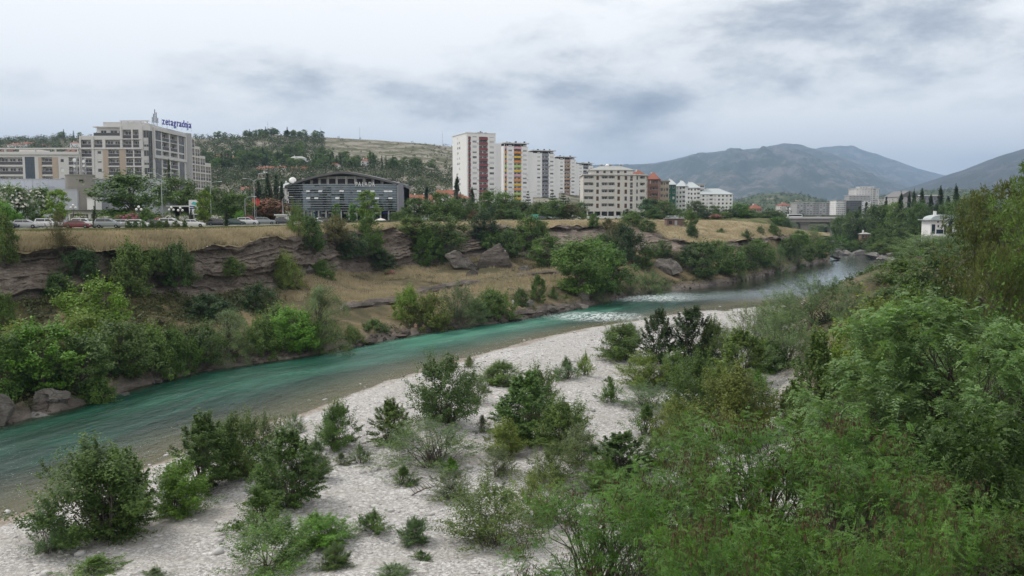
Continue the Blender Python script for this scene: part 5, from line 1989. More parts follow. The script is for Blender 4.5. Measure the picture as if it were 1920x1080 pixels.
def window_mesh(w, h, style='w', glass='glass', frame='white', back=None, rail='rail', wall='light_wall', mull=None):
 """window / loggia / shutter that fills an opening w x h; origin at the lower left front corner, inward = +y"""
 key = (round(w, 1), round(h, 1), style, glass, frame, rail, wall, mull)
 if key in _cache:
  return _cache[key]
 m = MB()
 mats = [M[frame], M[glass], M[rail], M[wall], M['interior']]
 if style in ('w', 's', 'h'):
  d, t = 0.16, 0.07
  m.box(0, w, d, d + 0.05, 0, t, 0).box(0, w, d, d + 0.05, h - t, h, 0)
  m.box(0, t, d, d + 0.05, t, h - t, 0).box(w - t, w, d, d + 0.05, t, h - t, 0)
  k = mull if mull is not None else (2 if w > 1.3 else 1)
  for i in range(1, k):
   x = w * i / k
   m.box(x - t / 2, x + t / 2, d, d + 0.05, t, h - t, 0)
  m.quad((t * 0.5, d + 0.04, t * 0.5), (w - t * 0.5, d + 0.04, t * 0.5), (w - t * 0.5, d + 0.04, h - t * 0.5), (t * 0.5, d + 0.04, h - t * 0.5), 1)
  if style in ('s', 'h'):                      # rolled-down shutter: slats
   z1 = h - t
   z0 = t if style == 's' else h * 0.5
   n = max(3, int((z1 - z0) / 0.16))
   for i in range(n):
    a = z0 + (z1 - z0) * i / n
    m.box(t, w - t, d - 0.05, d - 0.015, a + 0.012, a + (z1 - z0) / n, 0)
  m.box(-0.06, w + 0.06, -0.05, 0.1, -0.07, -0.005, 0)
 elif style == 'b':                               # loggia: back wall, glazed doors, parapet
  d = 1.25
  m.quad((0, d, 0), (w, d, 0), (w, d, h), (0, d, h), 3)
  k = max(1, int(round(w / 2.2)))
  for i in range(k):
   a, b = w * (i + 0.14) / k, w * (i + 0.86) / k
   m.box(a, b, d - 0.06, d - 0.02, 0.05, h * 0.86, 0)
   m.box(a + 0.06, b - 0.06, d - 0.10, d - 0.065, 0.12, h * 0.83, 1)
   m.box((a + b) / 2 - 0.04, (a + b) / 2 + 0.04, d - 0.12, d - 0.11, 0.12, h * 0.83, 0)
  ph = min(1.05, h * 0.42)
  m.box(0.01, w - 0.01, 0.05, 0.10, 0.02, ph, 2)
  m.box(0.01, w - 0.01, 0.03, 0.12, ph, ph + 0.06, 0)
 elif style == 'o':                               # dark open bay behind columns
  d = 2.2
  m.quad((0, d, 0), (w, d, 0), (w, d, h), (0, d, h), 4)
  m.box(w * 0.1, w * 0.9, d - 0.08, d - 0.03, 0.1, h * 0.8, 1)
 elif style == 'g':                               # glazed panel with a fine grid
  m.quad((0, 0.06, 0), (w, 0.06, 0), (w, 0.06, h), (0, 0.06, h), 1)
  nx, nz = max(2, int(w / 0.9)), max(1, int(h / 1.3))
  for i in range(nx + 1):
   x = w * i / nx
   m.box(x - 0.02, x + 0.02, 0.02, 0.055, 0, h, 2)
  for i in range(nz + 1):
   z = h * i / nz
   m.box(0, w, 0.015, 0.05, z - 0.02, z + 0.02, 2)
 me = m.mesh('window', mats)
 _cache[key] = me
 return me


DEPTH = dict(w=0.21, s=0.21, h=0.21, b=1.26, o=2.21, g=0.07)
PNAME = dict(w='window', s='window', h='window', b='balcony', o='bay', g='glass_panel')


class Building:
 def __init__(self, name, x, y, z, rz, label, cat='building', group=None, wall='light_wall', reveal=None):
  self.root = empty(name, (x, y, z), rz, label, cat, group)
  self.m = MB()
  self.wallmat = wall
  self.mats = [M[wall]]

 def mi(self, mat):
  if M[mat] not in self.mats:
   self.mats.append(M[mat])
  return self.mats.index(M[mat])

 def face(self, O, ang, w, z0, z1, ops=(), mat=None, **kw):
  """wall w wide from O (local plan point) along ang; ops = (style, u0, u1, z0, z1[, overrides])"""
  mi = self.mi(mat) if mat else 0
  c, s = math.cos(ang), math.sin(ang)

  def T(u, v, z):
   return (O[0] + c * u - s * v, O[1] + s * u + c * v, z)

  ops = [o for o in ops if o[2] - o[1] > 0.15 and o[4] - o[3] > 0.15]
  us = sorted({0.0, float(w)} | {min(max(o[1], 0), w) for o in ops} | {min(max(o[2], 0), w) for o in ops})
  zs = sorted({float(z0), float(z1)} | {min(max(o[3], z0), z1) for o in ops} | {min(max(o[4], z0), z1) for o in ops})
  for b0, b1 in zip(zs[:-1], zs[1:]):
   if b1 - b0 < 1e-4:
    continue
   run = None
   cells = []
   for a0, a1 in zip(us[:-1], us[1:]):
    um, zm = (a0 + a1) / 2, (b0 + b1) / 2
    solid = not any(o[1] < um < o[2] and o[3] < zm < o[4] for o in ops)
    if solid:
     if run is None:
      run = [a0, a1]
     else:
      run[1] = a1
    elif run:
     cells.append(run); run = None
   if run:
    cells.append(run)
   for a0, a1 in cells:
    self.m.quad(T(a0, 0, b0), T(a1, 0, b0), T(a1, 0, b1), T(a0, 0, b1), mi)
  for o in ops:
   st, a0, a1, b0, b1 = o[:5]
   ex = dict(kw)
   if len(o) > 5:
    ex.update(o[5])
   part = ex.pop('part', None)
   d = DEPTH[st]
   self.m.quad(T(a0, 0, b0), T(a0, d, b0), T(a0, d, b1), T(a0, 0, b1), mi)
   self.m.quad(T(a1, 0, b0), T(a1, 0, b1), T(a1, d, b1), T(a1, d, b0), mi)
   self.m.quad(T(a0, 0, b0), T(a1, 0, b0), T(a1, d, b0), T(a0, d, b0), mi)
   self.m.quad(T(a0, 0, b1), T(a0, d, b1), T(a1, d, b1), T(a1, 0, b1), mi)
   ww, hh = a1 - a0, b1 - b0
   me = window_mesh(ww, hh, st, **ex)
   k = (round(ww, 1), round(hh, 1))
   obj(part or PNAME[st], me, self.root, T(a0, 0, b0), ang, (ww / max(k[0], 0.1) * 0.998, 1, hh / max(k[1], 0.1) * 0.998))

 def box(self, x0, x1, y0, y1, z0, z1, mat=None):
  self.m.box(x0, x1, y0, y1, z0, z1, self.mi(mat) if mat else 0)

 def part(self, name, mb, mat, **kw):
  return mb.build(name, [M[k] for k in mat] if isinstance(mat, (list, tuple)) else M[mat], self.root, **kw)

 def shell(self, W, Dp, z0, z1, skip=(), cap=True):
  """plain walls where there is nothing to see; W along x, Dp along +y"""
  if 'l' not in skip:
   self.m.quad((0, Dp, z0), (0, 0, z0), (0, 0, z1), (0, Dp, z1))
  if 'r' not in skip:
   self.m.quad((W, 0, z0), (W, Dp, z0), (W, Dp, z1), (W, 0, z1))
  if 'b' not in skip:
   self.m.quad((W, Dp, z0), (0, Dp, z0), (0, Dp, z1), (W, Dp, z1))
  if cap:
   self.m.quad((0, 0, z1 - 0.3), (W, 0, z1 - 0.3), (W, Dp, z1 - 0.3), (0, Dp, z1 - 0.3))

 def done(self):
  return self.m.build('wall', self.mats, self.root)


# ---- the office and apartment building with the roof sign
def sign_building():
 D = 280.0
 x0, _ = XZ(150, 300, D)
 x1, _ = XZ(283, 300, D)
 B = Building('apartment_building', x0, D, PLAT, 0.0, 'large grey apartment building with blue lettering on its roof', wall='light_wall')
 W = x1 - x0

 def u(px):
  return XZ(px, 300, D)[0] - x0

 def z(py):
  return XZ(200, py, D)[1] - PLAT

 rows = {'A': (243, 259.5), 'B': (262, 276.5), 'C': (280.5, 293.8), 'D': (296.8, 310.5), 'E': (313.7, 328), 'F': (331, 345), 'G': (348.5, 362)}
 ops = []

 def add(row, a, b, st='b', **kw):
  r = rows[row]
  ops.append((st, u(a), u(b), z(r[1]), z(r[0]), kw))

 for a, b in ((152, 172), (177.6, 193), (198.6, 226), (231.5, 247.6), (250.5, 262)):
  add('B', a, b)
 for rw in 'CDEFG':
  add(rw, 153.6, 172)
  r = rows[rw]
  ops.append(('w' if rw in 'CE' else 'h', u(183), u(190.5), z(r[1] - 5), z(r[0] + 2.5), {}))
  add(rw, 203.5, 224)
  add(rw, 236.6, 249.5)
  add(rw, 252, 265)
 for k, rw in enumerate('ABCDEFG'):
  r = rows[rw]
  ops.append(('w' if k % 2 == 0 else 'h', u(270), u(280.6), z(r[1] - 1), z(r[0] + (4 if k % 2 else 1)), {'frame': 'shutter'}))
 zt_low, zt = z(254.5), z(233)
 zb = 0.0
 split = u(226.5)
 lo = [o for o in ops if o[1] < split]
 hi = [(o[0], o[1] - split, o[2] - split, *o[3:]) for o in ops if o[1] >= split]
 r = rows['A']
 for a, b in ((231.5, 247.6), (250.5, 261.5)):
  hi.append(('b', u(a) - split, u(b) - split, z(r[1]), z(r[0]), {}))
 B.face((0, 0), 0, split, zb, zt_low, lo)
 B.face((split, 0), 0, W - split, zb, zt, hi)
 # stone facings and string courses stand proud of the wall
 for a, b in ((193.5, 203), (224.3, 235.5)):
  B.part('stone_facing', MB().box(u(a), u(b), -0.12, -0.005, 0, z(280.3)), 'beige_wall')
 m = MB()
 m.box(-0.1, u(267), -0.35, -0.01, z(279.8), z(277.6))
 m.box(u(226), u(267), -0.30, -0.01, z(261.5), z(260))
 for py in (295.2, 312.1, 329.5, 346.7):
  m.box(u(203), u(224.2), -0.25, -0.01, z(py + 1.2), z(py - 0.6))
  m.box(u(236), u(265.5), -0.25, -0.01, z(py + 1.2), z(py - 0.6))
 for a in (150.5, 174, 227.5, 266.5):
  m.box(u(a), u(a + 3), -0.22, -0.01, z(280.2) if a > 226 else 0, z(236) if a > 226 else z(256))
 B.part('string_course', m, 'light_wall')
 # long side, receding: floors carry round
 xs = W
 fz = [z(v[1]) for v in rows.values()]
 ft = [z(v[0]) for v in rows.values()]

 def v(px):                                             # distance along the side wall
  k = (px - 960) / FPX
  return (x1) / k - D

 sops = []
 for k in range(7):
  lower = k >= 3
  for a, b, st in ((297, 308.5, 'g'), (311, 323.5, 'b'), (326, 339, 'b'), (341.5, 351, 'g')):
   if st == 'g' and lower:
    continue
   kw = {'glass': 'blue_glass', 'rail': 'dark_alu'} if st == 'g' else {}
   sops.append((st, v(a), v(b), fz[k], ft[k] + 0.15, kw))
 for a, b in ((297, 308.5), (341.5, 351)):
  sops.append(('g', v(a), v(b), fz[6] - 2, ft[3] + 0.1, {'glass': 'blue_glass', 'rail': 'dark_alu'}))
 sops.append(('g', v(285.5), v(292.5), 6, z(245), {'glass': 'curtain', 'rail': 'dark_alu'}))
 L1 = v(356)
 B.face((W, 0), math.pi / 2, L1, 0, zt, sops)
 m = MB()
 a, b = v(294), v(354)
 m.box(W + 0.01, W + 0.45, a, b, z(236) - 0.2, z(242.5))
 m.box(W + 0.01, W + 0.40, a, b, ft[3] + 0.35, ft[3] + 1.3)
 m.box(W + 0.01, W + 0.45, a, a + 0.9, ft[3] + 1.3, z(242.5))
 m.box(W + 0.01, W + 0.45, b - 0.9, b, ft[3] + 1.3, z(242.5))
 B.part('facade_frame', m, 'light_wall')
 # rounded corner and stepped wing
 mc = MB().lathe([(2.6, 0), (2.6, zt)], 20, 0, W - 1.4, L1 + 1.2)
 B.part('corner_drum', mc, 'grey_wall', smooth=False)
 y = L1 + 3.0
 for i, (ln, top, nf) in enumerate(((5.5, ft[0] + 0.8, 6), (5.0, ft[1] + 1.0, 5), (5.5, ft[2] + 1.0, 4), (6, ft[3] + 1.4, 3))):
  ops2 = []
  for k in range(7):
   if ft[k] < top - 0.3:
    ops2.append(('b', 0.5, ln / 2 - 0.2, fz[k], ft[k], {}))
    ops2.append(('b', ln / 2 + 0.2, ln - 0.4, fz[k], ft[k], {}))
  B.face((W - 0.2, y), math.pi / 2, ln, 0, top, ops2, 'cream_wall')
  B.m.quad((W - 0.2, y, top), (W - 0.2, y + ln, top), (W - 12, y + ln, top), (W - 12, y, top))
  B.m.quad((W - 0.2, y, top), (W - 12, y, top), (W - 12, y, 0), (W - 0.2, y, 0))
  B.m.quad((W - 0.2, y + ln, 0), (W - 12, y + ln, 0), (W - 12, y + ln, top), (W - 0.2, y + ln, top))
  y += ln
 B.m.quad((W, L1, 0), (0, L1, 0), (0, L1, zt_low), (W, L1, zt_low))
 B.m.quad((0, L1, 0), (0, 0, 0), (0, 0, zt_low), (0, L1, zt_low))
 B.m.quad((0, 0, zt_low - 0.9), (split, 0, zt_low - 0.9), (split, L1, zt_low - 0.9), (0, L1, zt_low - 0.9))
 B.m.quad((split, 0, zt - 0.6), (W, 0, zt - 0.6), (W, L1, zt - 0.6), (split, L1, zt - 0.6))
 B.m.quad((split, 0, zt_low - 1), (split, L1, zt_low - 1), (split, L1, zt), (split, 0, zt))
 # set-back top storey with terraces
 pb = u(177)
 B.face((pb, 2.4), 0, split - pb, zt_low - 1, z(238), [('w', 1.2, 3.0, zt_low - 0.6, z(243), {}), ('w', 4.2, 6.4, zt_low - 0.6, z(243), {}), ('w', 6.9, 7.8, zt_low - 0.6, z(243), {})])
 B.m.quad((pb, L1, zt_low - 1), (pb, 2.4, zt_low - 1), (pb, 2.4, z(238)), (pb, L1, z(238)))
 B.part('roof', MB().box(pb - 0.8, split - 0.02, 1.4, L1 - 0.5, z(238) + 0.01, z(236)).box(split - 6, W - 3, 2, 12, zt - 0.59, zt + 0.9), 'light_wall')
 B.part('railing', MB().box(pb, split, 0.1, 0.16, zt_low, zt_low + 0.9), 'rail')
 pg = MB()
 for xx in np.linspace(split + 0.4, W - 1, 5):
  pg.box(xx - 0.15, xx + 0.15, 0.4, 0.7, zt, zt + 0.9)
 pg.box(split, W - 0.4, 0.3, 0.8, zt + 0.9, zt + 1.25)
 B.part('roof_pergola', pg, 'light_wall')
 B.done()
 # the roof sign stands on the far-side parapet
 sx_, sy_ = x1 + 0.1, D
 e = empty('roof_sign', (x1 - 0.3, D + v(314), PLAT + zt), math.pi / 2 - 0.30, 'blue roof sign reading zetagradnja', 'sign')
 length = 15.5
 fs = 3.6
 adv = 0.0
 for ch in 'zetagradnja':
  cu = bpy.data.curves.new('letter', 'FONT')
  cu.body = ch
  cu.size = fs
  cu.extrude = 0.10
  cu.offset = 0.055
  t = bpy.data.objects.new('letter', cu)
  COL.objects.link(t)
  bpy.context.view_layer.update()
  me = bpy.data.meshes.new_from_object(t.evaluated_get(bpy.context.evaluated_depsgraph_get()))
  w = t.dimensions.x
  bpy.data.objects.remove(t)
  me.materials.clear()
  me.materials.append(M['blue_sign'])
  lo_ = obj('letter', me, e, (adv, 0, 1.15))
  lo_.rotation_euler = (math.pi / 2, 0, 0)
  adv += w + 0.34
 m = MB()
 for k in range(7):
  m.box(adv * k / 6 - 0.05, adv * k / 6 + 0.05, 0.15, 0.25, 0, 3.2)
 m.box(0, adv, 0.15, 0.22, 1.3, 1.38).box(0, adv, 0.15, 0.22, 2.5, 2.58)
 m.build('frame', M['steel'], e)
 for k, h in enumerate((1.9, 3.0, 4.6, 3.6, 1.8)):
  MB().box(-6.4 + k * 0.85, -6.1 + k * 0.85, -0.1, 0.1, 1.3 - 0.0, 1.3 + h).box(-6.3 + k * 0.85, -6.2 + k * 0.85, 0.1, 0.18, 0, 1.3 + h * 0.8).build('logo_bar', M['dark_alu'], e)
 e.scale = (14.8 / adv, 14.8 / adv, 18.0 / adv)
 return B


sign_building()


def low_wing():
 D = 279.0
 x0 = XZ(-60, 300, D)[0]
 x1 = XZ(149.6, 300, D)[0]
 B = Building('apartment_building', x0, D, PLAT, 0, 'lower grey apartment wing with a blue glass strip at the left edge', wall='light_wall')

 def u(px):
  return XZ(px, 300, D)[0] - x0

 def z(py):
  return XZ(60, py, D)[1] - PLAT

 ops = []
 rows = [(295, 309), (312.5, 327), (330.5, 345), (348.5, 362)]
 for k, (t, b) in enumerate(rows):
  ops += [('b', u(-2), u(42), z(b), z(t), {}), ('b', u(-50), u(-8), z(b), z(t), {}), ('b', u(78), u(97.5), z(b), z(t), {}), ('b', u(128.5), u(148), z(b), z(t), {}),
    ('w' if k != 1 else 's', u(113), u(119.5), z(b - 4.5), z(t + 3), {})]
 ops.append(('g', u(46.5), u(64.8), z(362), z(294), {'glass': 'blue_glass', 'rail': 'dark_alu'}))
 zt = z(290)
 B.face((0, 0), 0, x1 - x0, 0, zt, ops)
 B.shell(x1 - x0, 16, 0, zt)
 for a, b in ((72, 77.7), (98, 108.5)):
  B.part('stone_facing', MB().box(u(a), u(b), -0.12, -0.005, 0, z(295)), 'beige_wall')
 m = MB().box(-0.2, x1 - x0 - 0.03, -0.5, 0.5, zt + 0.01, zt + 0.9)
 for px in (10, 66, 104, 146):
  m.box(u(px), u(px + 2), -0.3, 0.3, zt + 0.9, zt + 1.7)
 m.box(0, x1 - x0 - 0.03, -0.4, 0.4, zt + 1.7, zt + 2.1)
 B.part('roof_pergola', m, 'light_wall')
 B.part('roof_hut', MB().box(u(20), u(60), 5, 11, zt - 0.2, zt + 1.9), 'cream_wall')
 B.done()


low_wing()


def mall():
 D = 232.0
 x0, x1 = XZ(-60, 350, D)[0], XZ(305, 350, D)[0]
 B = Building('shopping_hall', x0, D, PLAT, 0, 'windowless hall clad in grey metal panels behind the parked cars', wall='metal_panel')
 zt = XZ(100, 337, D)[1] - PLAT
 B.face((0, 0), 0, x1 - x0, 0, zt)
 B.shell(x1 - x0, 5, 0, zt)
 W = x1 - x0
 n = 24
 for k in range(n):                                       # cladding panels, each its own sheet
  a, b = W * k / n, W * (k + 1) / n
  for (c, d) in ((0.0, zt * 0.34), (zt * 0.34, zt * 0.67), (zt * 0.67, zt)):
   me = _cache.setdefault(('panel', round(b - a, 2), round(d - c, 2)), MB().box(0.03, b - a - 0.03, -0.06, -0.01, 0.03, d - c - 0.03).mesh('panel', M['metal_panel']))
   obj('cladding_panel', me, B.root, (a, 0, c))
 B.part('parapet', MB().box(-0.1, W + 0.1, -0.15, 0.3, zt + 0.01, zt + 0.25), 'steel')
 B.done()
 # lower wing in front
 D2 = 222.0
 xa, xb = XZ(-60, 350, D2)[0], XZ(144, 350, D2)[0]
 B2 = Building('shopping_hall', xa, D2, PLAT, 0, 'lower front wing of the metal-clad hall with dark slit windows', wall='metal_panel')
 z2 = XZ(60, 356, D2)[1] - PLAT
 W2 = xb - xa
 ops = []
 for px in (14, 40, 60, 68, 76, 92, 108):
  a = XZ(px, 350, D2)[0] - xa
  ops.append(('w', a, a + 0.95, z2 - 1.2, z2 - 0.6, {'frame': 'dark_alu'}))
 ops.append(('w', W2 - 2.6, W2 - 1.5, 1.2, 2.6, {'frame': 'dark_alu'}))
 ops.append(('w', W2 - 1.3, W2 - 0.3, 1.2, 2.6, {'frame': 'dark_alu'}))
 B2.face((0, 0), 0, W2, 0, z2, ops)
 B2.shell(W2, 9.7, 0, z2)
 B2.part('parapet', MB().box(-0.1, W2 + 0.1, -0.12, 0.25, z2 + 0.01, z2 + 0.2), 'steel')
 B2.part('roof_unit', MB().box(W2 - 14, W2 - 9, 3, 7, z2 - 0.2, z2 + 1.0), 'metal_panel')
 B2.done()
 # concrete drum with antennas
 D3 = 226.0
 cx, zt3 = XZ(150, 330, D3)
 r = 25 * D3 / FPX
 e = empty('concrete_drum', (cx, D3, PLAT), 0, 'round raw concrete stair drum beside the metal hall', 'tower')
 h = zt3 - PLAT
 MB().lathe([(r, 0), (r, h)], 40).build('wall', M['concrete'], e)
 MB().lathe([(r + 0.12, h + 0.005), (r + 0.12, h + 0.3), (r - 0.25, h + 0.31)], 40).build('rim', M['concrete'], e)
 for k in range(3):
  MB().lathe([(r + 0.03, h * (0.25 + 0.25 * k)), (r + 0.03, h * (0.25 + 0.25 * k) + 0.06)], 40).build('pour_joint', M['concrete'], e)
 MB().box(r * 0.38, r * 0.62, -r * 0.96, -r * 0.80, h - 1.5, h - 1.0).build('vent', M['interior'], e)

 def mast(px, pytop, label, dishes):
  x, zt_ = XZ(px, pytop, D3)
  m = empty('antenna_mast', (x, D3, PLAT + h - 0.05), 0, label, 'mast')
  hh = zt_ - (PLAT + h)
  mb = MB()
  s = 0.32
  for (ax, ay) in ((-s, -s), (s, -s), (s, s), (-s, s)):
   mb.box(ax - 0.04, ax + 0.04, ay - 0.04, ay + 0.04, 0, hh)
  n = 8
  for i in range(n):
   a, b = hh * i / n, hh * (i + 1) / n
   for p, q in (((-s, -s), (s, -s)), ((s, -s), (s, s)), ((s, s), (-s, s)), ((-s, s), (-s, -s))):
    pa, pb = (p, q) if i % 2 else (q, p)
    mb.tube([(pa[0], pa[1], a), (pb[0], pb[1], b)], 0.03, 4, 0, False)
  mb.build('lattice', M['steel'], m)
  for dx, dz, rr in dishes:
   k = MB().lathe([(0.05, 0.0), (rr * 0.6, 0.06), (rr, 0.22), (rr, 0.28), (0.05, 0.12)], 18).build('dish', M['white'], m, True)
   k.location = (dx, -0.45, hh + dz)
   k.rotation_euler = (math.pi / 2, 0, 0)
 mast(141, 293, 'left lattice mast with a white dish on the concrete drum', [(0.1, -1.0, 0.52), (0.0, -2.6, 0.3)])
 mast(157, 297, 'right lattice mast with two white dishes on the concrete drum', [(0.25, -0.8, 0.42), (0.3, -1.8, 0.3)])


mall()


# ---- small structures in front of the hall
def kiosk(name, px0, px1, pyt, D, dp, wall, roof, label, ops=(), over=0.5):
 x0, x1 = XZ(px0, 400, D)[0], XZ(px1, 400, D)[0]
 zt = XZ(px0, pyt, D)[1] - PLAT
 B = Building(name, x0, D, PLAT, 0, label, 'kiosk', wall=wall)
 W = x1 - x0
 B.face((0, 0), 0, W, 0, zt, [(o[0], o[1] * W, o[2] * W, o[3] * zt, o[4] * zt, {}) for o in ops])
 B.shell(W, dp, 0, zt)
 B.part('roof', MB().box(-over, W + over, -over * 2, dp + over, zt + 0.005, zt + 0.32), roof)
 B.done()


kiosk('kiosk', 128, 190, 396, 205, 7, 'white_wall', 'dark_alu', 'long low shop with a dark flat canopy behind the cypress', [('o', 0.05, 0.3, 0.02, 0.8), ('w', 0.4, 0.6, 0.2, 0.8), ('w', 0.68, 0.9, 0.2, 0.8)])
kiosk('roof_cabin', 164, 181, 373, 220, 3, 'white_wall', 'light_wall', 'white boxy cabin in front of the concrete drum', [('w', 0.75, 0.95, 0.3, 0.9)], 0.05)
kiosk('canopy_building', 320, 357, 388, 205, 8, 'interior', 'white_wall', 'dark open entrance under a white canopy', [('o', 0.08, 0.45, 0.02, 0.9), ('o', 0.52, 0.92, 0.02, 0.9)], 0.6)
kiosk('wall_block', 301, 318.5, 380, 210, 6, 'metal_panel', 'steel', 'grey blind wall block left of the dark entrance', (), 0.05)
kiosk('kiosk', 517, 537, 404, 225, 3, 'white_wall', 'white_wall', 'small white kiosk left of the glass building', [('w', 0.2, 0.8, 0.3, 0.8)], 0.3)
kiosk('kiosk', 997, 1009, 404, 318, 3, 'teal', 'teal', 'pale turquoise kiosk at the parking before the towers', (), 0.1)


def billboard():
 D = 196
 x0, z0 = XZ(355, 400, D)
 x1, z1 = XZ(372, 375, D)
 e = empty('billboard', (x0, D, PLAT), -0.1, 'white billboard with a turquoise wave behind the parked cars', 'sign')
 h = z1 - PLAT
 w = x1 - x0
 MB().box(0, w, -0.12, 0.12, h - 3.2, h).build('panel', M['white'], e)
 MB().box(w * 0.45, w * 0.55, -0.1, 0.1, 0, h - 3.2).build('post', M['steel'], e)
 MB().prism_y([(0.5, h - 0.9), (w * 0.5, h - 0.35), (w - 0.08, h - 0.6), (w - 0.05, h - 1.3), (w * 0.6, h - 1.1)], -0.15, -0.125).build('wave', M['teal'], e)
 MB().box(0.2, w - 0.3, -0.15, -0.125, h - 1.95, h - 1.7).box(0.2, w * 0.7, -0.15, -0.125, h - 1.5, h - 1.3).build('stripe', M['blue_sign'], e)
 MB().box(w * 0.55, w * 0.8, -0.15, -0.125, h - 3.0, h - 2.2).build('dark_mark', M['dark_alu'], e)


billboard()


# ---- curved glass building
def glass_building():
 D = 312.0
 xl, xr = XZ(540, 400, D)[0], XZ(757, 400, D)[0]
 W = xr - xl
 B = Building('glass_building', xl, D, PLAT, 0, 'curved dark glass building with a lens-shaped roof', wall='dark_alu')

 def z(py):
  return XZ(640, py, D)[1] - PLAT

 bow = 5.0

 def arc(t):                                    # front line bows towards the river
  return t * W, -bow * (1 - (2 * t - 1) ** 2)

 zg, zt = z(394), z(346.5)
 n = 26
 nrow = 11
 t0, t1 = 0.0, 0.945
 paneM = {}
 open_ = {(5, 3), (8, 3), (13, 3), (17, 3), (20, 3), (23, 3), (24, 3), (5, 6), (7, 6), (12, 6), (21, 6), (24, 6)}
 fins = MB()
 for i in range(n):
  a, b = t0 + (t1 - t0) * i / n, t0 + (t1 - t0) * (i + 1) / n
  pa, pb = arc(a), arc(b)
  w = math.hypot(pb[0] - pa[0], pb[1] - pa[1])
  ang = math.atan2(pb[1] - pa[1], pb[0] - pa[0])
  for r in range(nrow):
   c = zg + (zt - zg) * (nrow - 1 - r) / nrow
   h = (zt - zg) / nrow
   if i < 2 and r in (3, 4, 6, 7):
    continue
   key = round(w, 1)
   if key not in paneM:
    paneM[key] = MB().box(0.02, w - 0.02, 0, 0.06, 0.02, h - 0.02).mesh('pane', M['curtain'])
   rr = random.Random(i * 31 + r)
   p = obj('pane', paneM[key], B.root, (pa[0], pa[1], c))
   p.rotation_euler = (rr.uniform(-0.02, 0.025), 0, ang + rr.uniform(-0.015, 0.015))
   if (i, r) in open_:
    s = obj('tilted_sash', _cache.setdefault('sash', MB().box(0.05, 1.5, -0.7, -0.64, 0.0, 0.62).mesh('tilted_sash', M['white'])), B.root, (pa[0], pa[1], c + 0.3), ang)
    s.rotation_euler = (-0.5, 0, ang)
 for r in range(nrow + 1):
  c = zg + (zt - zg) * r / nrow
  m = MB()
  N = 24
  for i in range(N):
   pa, pb = arc(t0 + (t1 - t0) * i / N), arc(t0 + (t1 - t0) * (i + 1) / N)
   m.add([(pa[0], pa[1] - 0.42, c - 0.07), (pb[0], pb[1] - 0.42, c - 0.07), (pb[0], pb[1] - 0.03, c - 0.07), (pa[0], pa[1] - 0.03, c - 0.07),
     (pa[0], pa[1] - 0.42, c + 0.07), (pb[0], pb[1] - 0.42, c + 0.07), (pb[0], pb[1] - 0.03, c + 0.07), (pa[0], pa[1] - 0.03, c + 0.07)],
     [(0, 3, 2, 1), (4, 5, 6, 7), (0, 1, 5, 4), (2, 3, 7, 6)])
  B.part('sun_fin', m, 'alu')
 # right end pier in slate and glass
 p = arc(t1)
 B.part('end_pier', MB().box(W * 0.962, W, -2.0, 16, 0, zt + 0.6), 'slate')
 B.part('end_glazing', MB().box(p[0] + 0.05, W * 0.96, p[1] + 0.1, 4, 0.3, zt), 'alu')
 for k in range(3):
  B.part('end_window', MB().box(p[0] + 0.35, W * 0.955, p[1] + 0.03, p[1] + 0.09, zg + 0.4 + k * (zt - zg) / 3, zg + (k + 0.8) * (zt - zg) / 3), 'green_wall')
 # core behind the glass, shop front set back, columns
 core = [arc(t) for t in np.linspace(0, 1, 18)]
 core = [(x, y + 1.5) for x, y in core] + [(W, 18), (0, 18)]
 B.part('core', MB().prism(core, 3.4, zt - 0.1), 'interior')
 shop = [(x, y + 1.6) for x, y in core[:18]] + [(W - 0.3, 17.5), (0.3, 17.5)]
 B.part('shop_front', MB().prism(shop, 0, 3.45), 'curtain')
 for k in range(15):
  x, y = arc(0.02 + 0.92 * k / 14)
  B.part('column', MB().box(x - 0.25, x + 0.25, y + 0.6, y + 1.1, 0, zg), 'alu')
  if k < 14:
   B.part('shop_sign', MB().box(x + 0.5, x + 2.4, y + 2.2, y + 2.35, 2.3, 2.9), 'white' if k % 3 else 'blue_sign')
 B.part('shop_panel', MB().box(W * 0.91, W * 0.945, 1.2, 1.5, 0.1, 2.9), 'red')
 # set-back storey with stone piers
 zt2 = z(331)
 def arc2(t):
  x, y = arc(t)
  return x, y + 2.2
 for k in range(11):
  a, b = 0.06 + 0.84 * k / 11, 0.06 + 0.84 * (k + 1) / 11
  pa, pb = arc2(a), arc2(b)
  w = math.hypot(pb[0] - pa[0], pb[1] - pa[1])
  ang = math.atan2(pb[1] - pa[1], pb[0] - pa[0])
  top = zt2 - 1.4 * ((a + b) - 1) ** 2
  B.face(pa, ang, w, zt - 0.2, top, [('w', w * 0.28, w * 0.72, zt + 0.3, top - 0.7, {'frame': 'alu'})], 'grey_wall')
  B.part('pier', MB().box(-0.22, 0.22, -0.35, -0.01, zt - 0.2, top), 'light_wall', loc=(pa[0], pa[1], 0), rz=ang)
 tw = [arc2(t) for t in np.linspace(0.06, 0.9, 14)] + [(W * 0.9, 15), (W * 0.06, 15)]
 B.part('terrace', MB().prism([arc(t) for t in np.linspace(0, 1, 16)] + [(W, 16), (0, 16)], zt - 0.095, zt - 0.02), 'concrete')
 # lens roof
 N, K = 40, 10
 top, bot = [], []
 for i in range(N + 1):
  t = -0.03 + 1.05 * i / N
  s = 2 * t - 1
  yf = -bow * (1 - s * s) - 1.6 * max(0, 1 - abs(s) ** 3)
  zc = z(322.5) - (z(322.5) - z(346)) * abs(s) ** 1.4
  for j in range(K + 1):
   q = j / K
   y = yf + (17 - yf) * q
   bulge = 0.25 * math.sin(math.pi * q)
   top.append((t * W, y, zc + bulge))
   bot.append((t * W, y, zc - 0.75 - 0.25 * math.sin(math.pi * q)))
 V = np.array(top + bot)
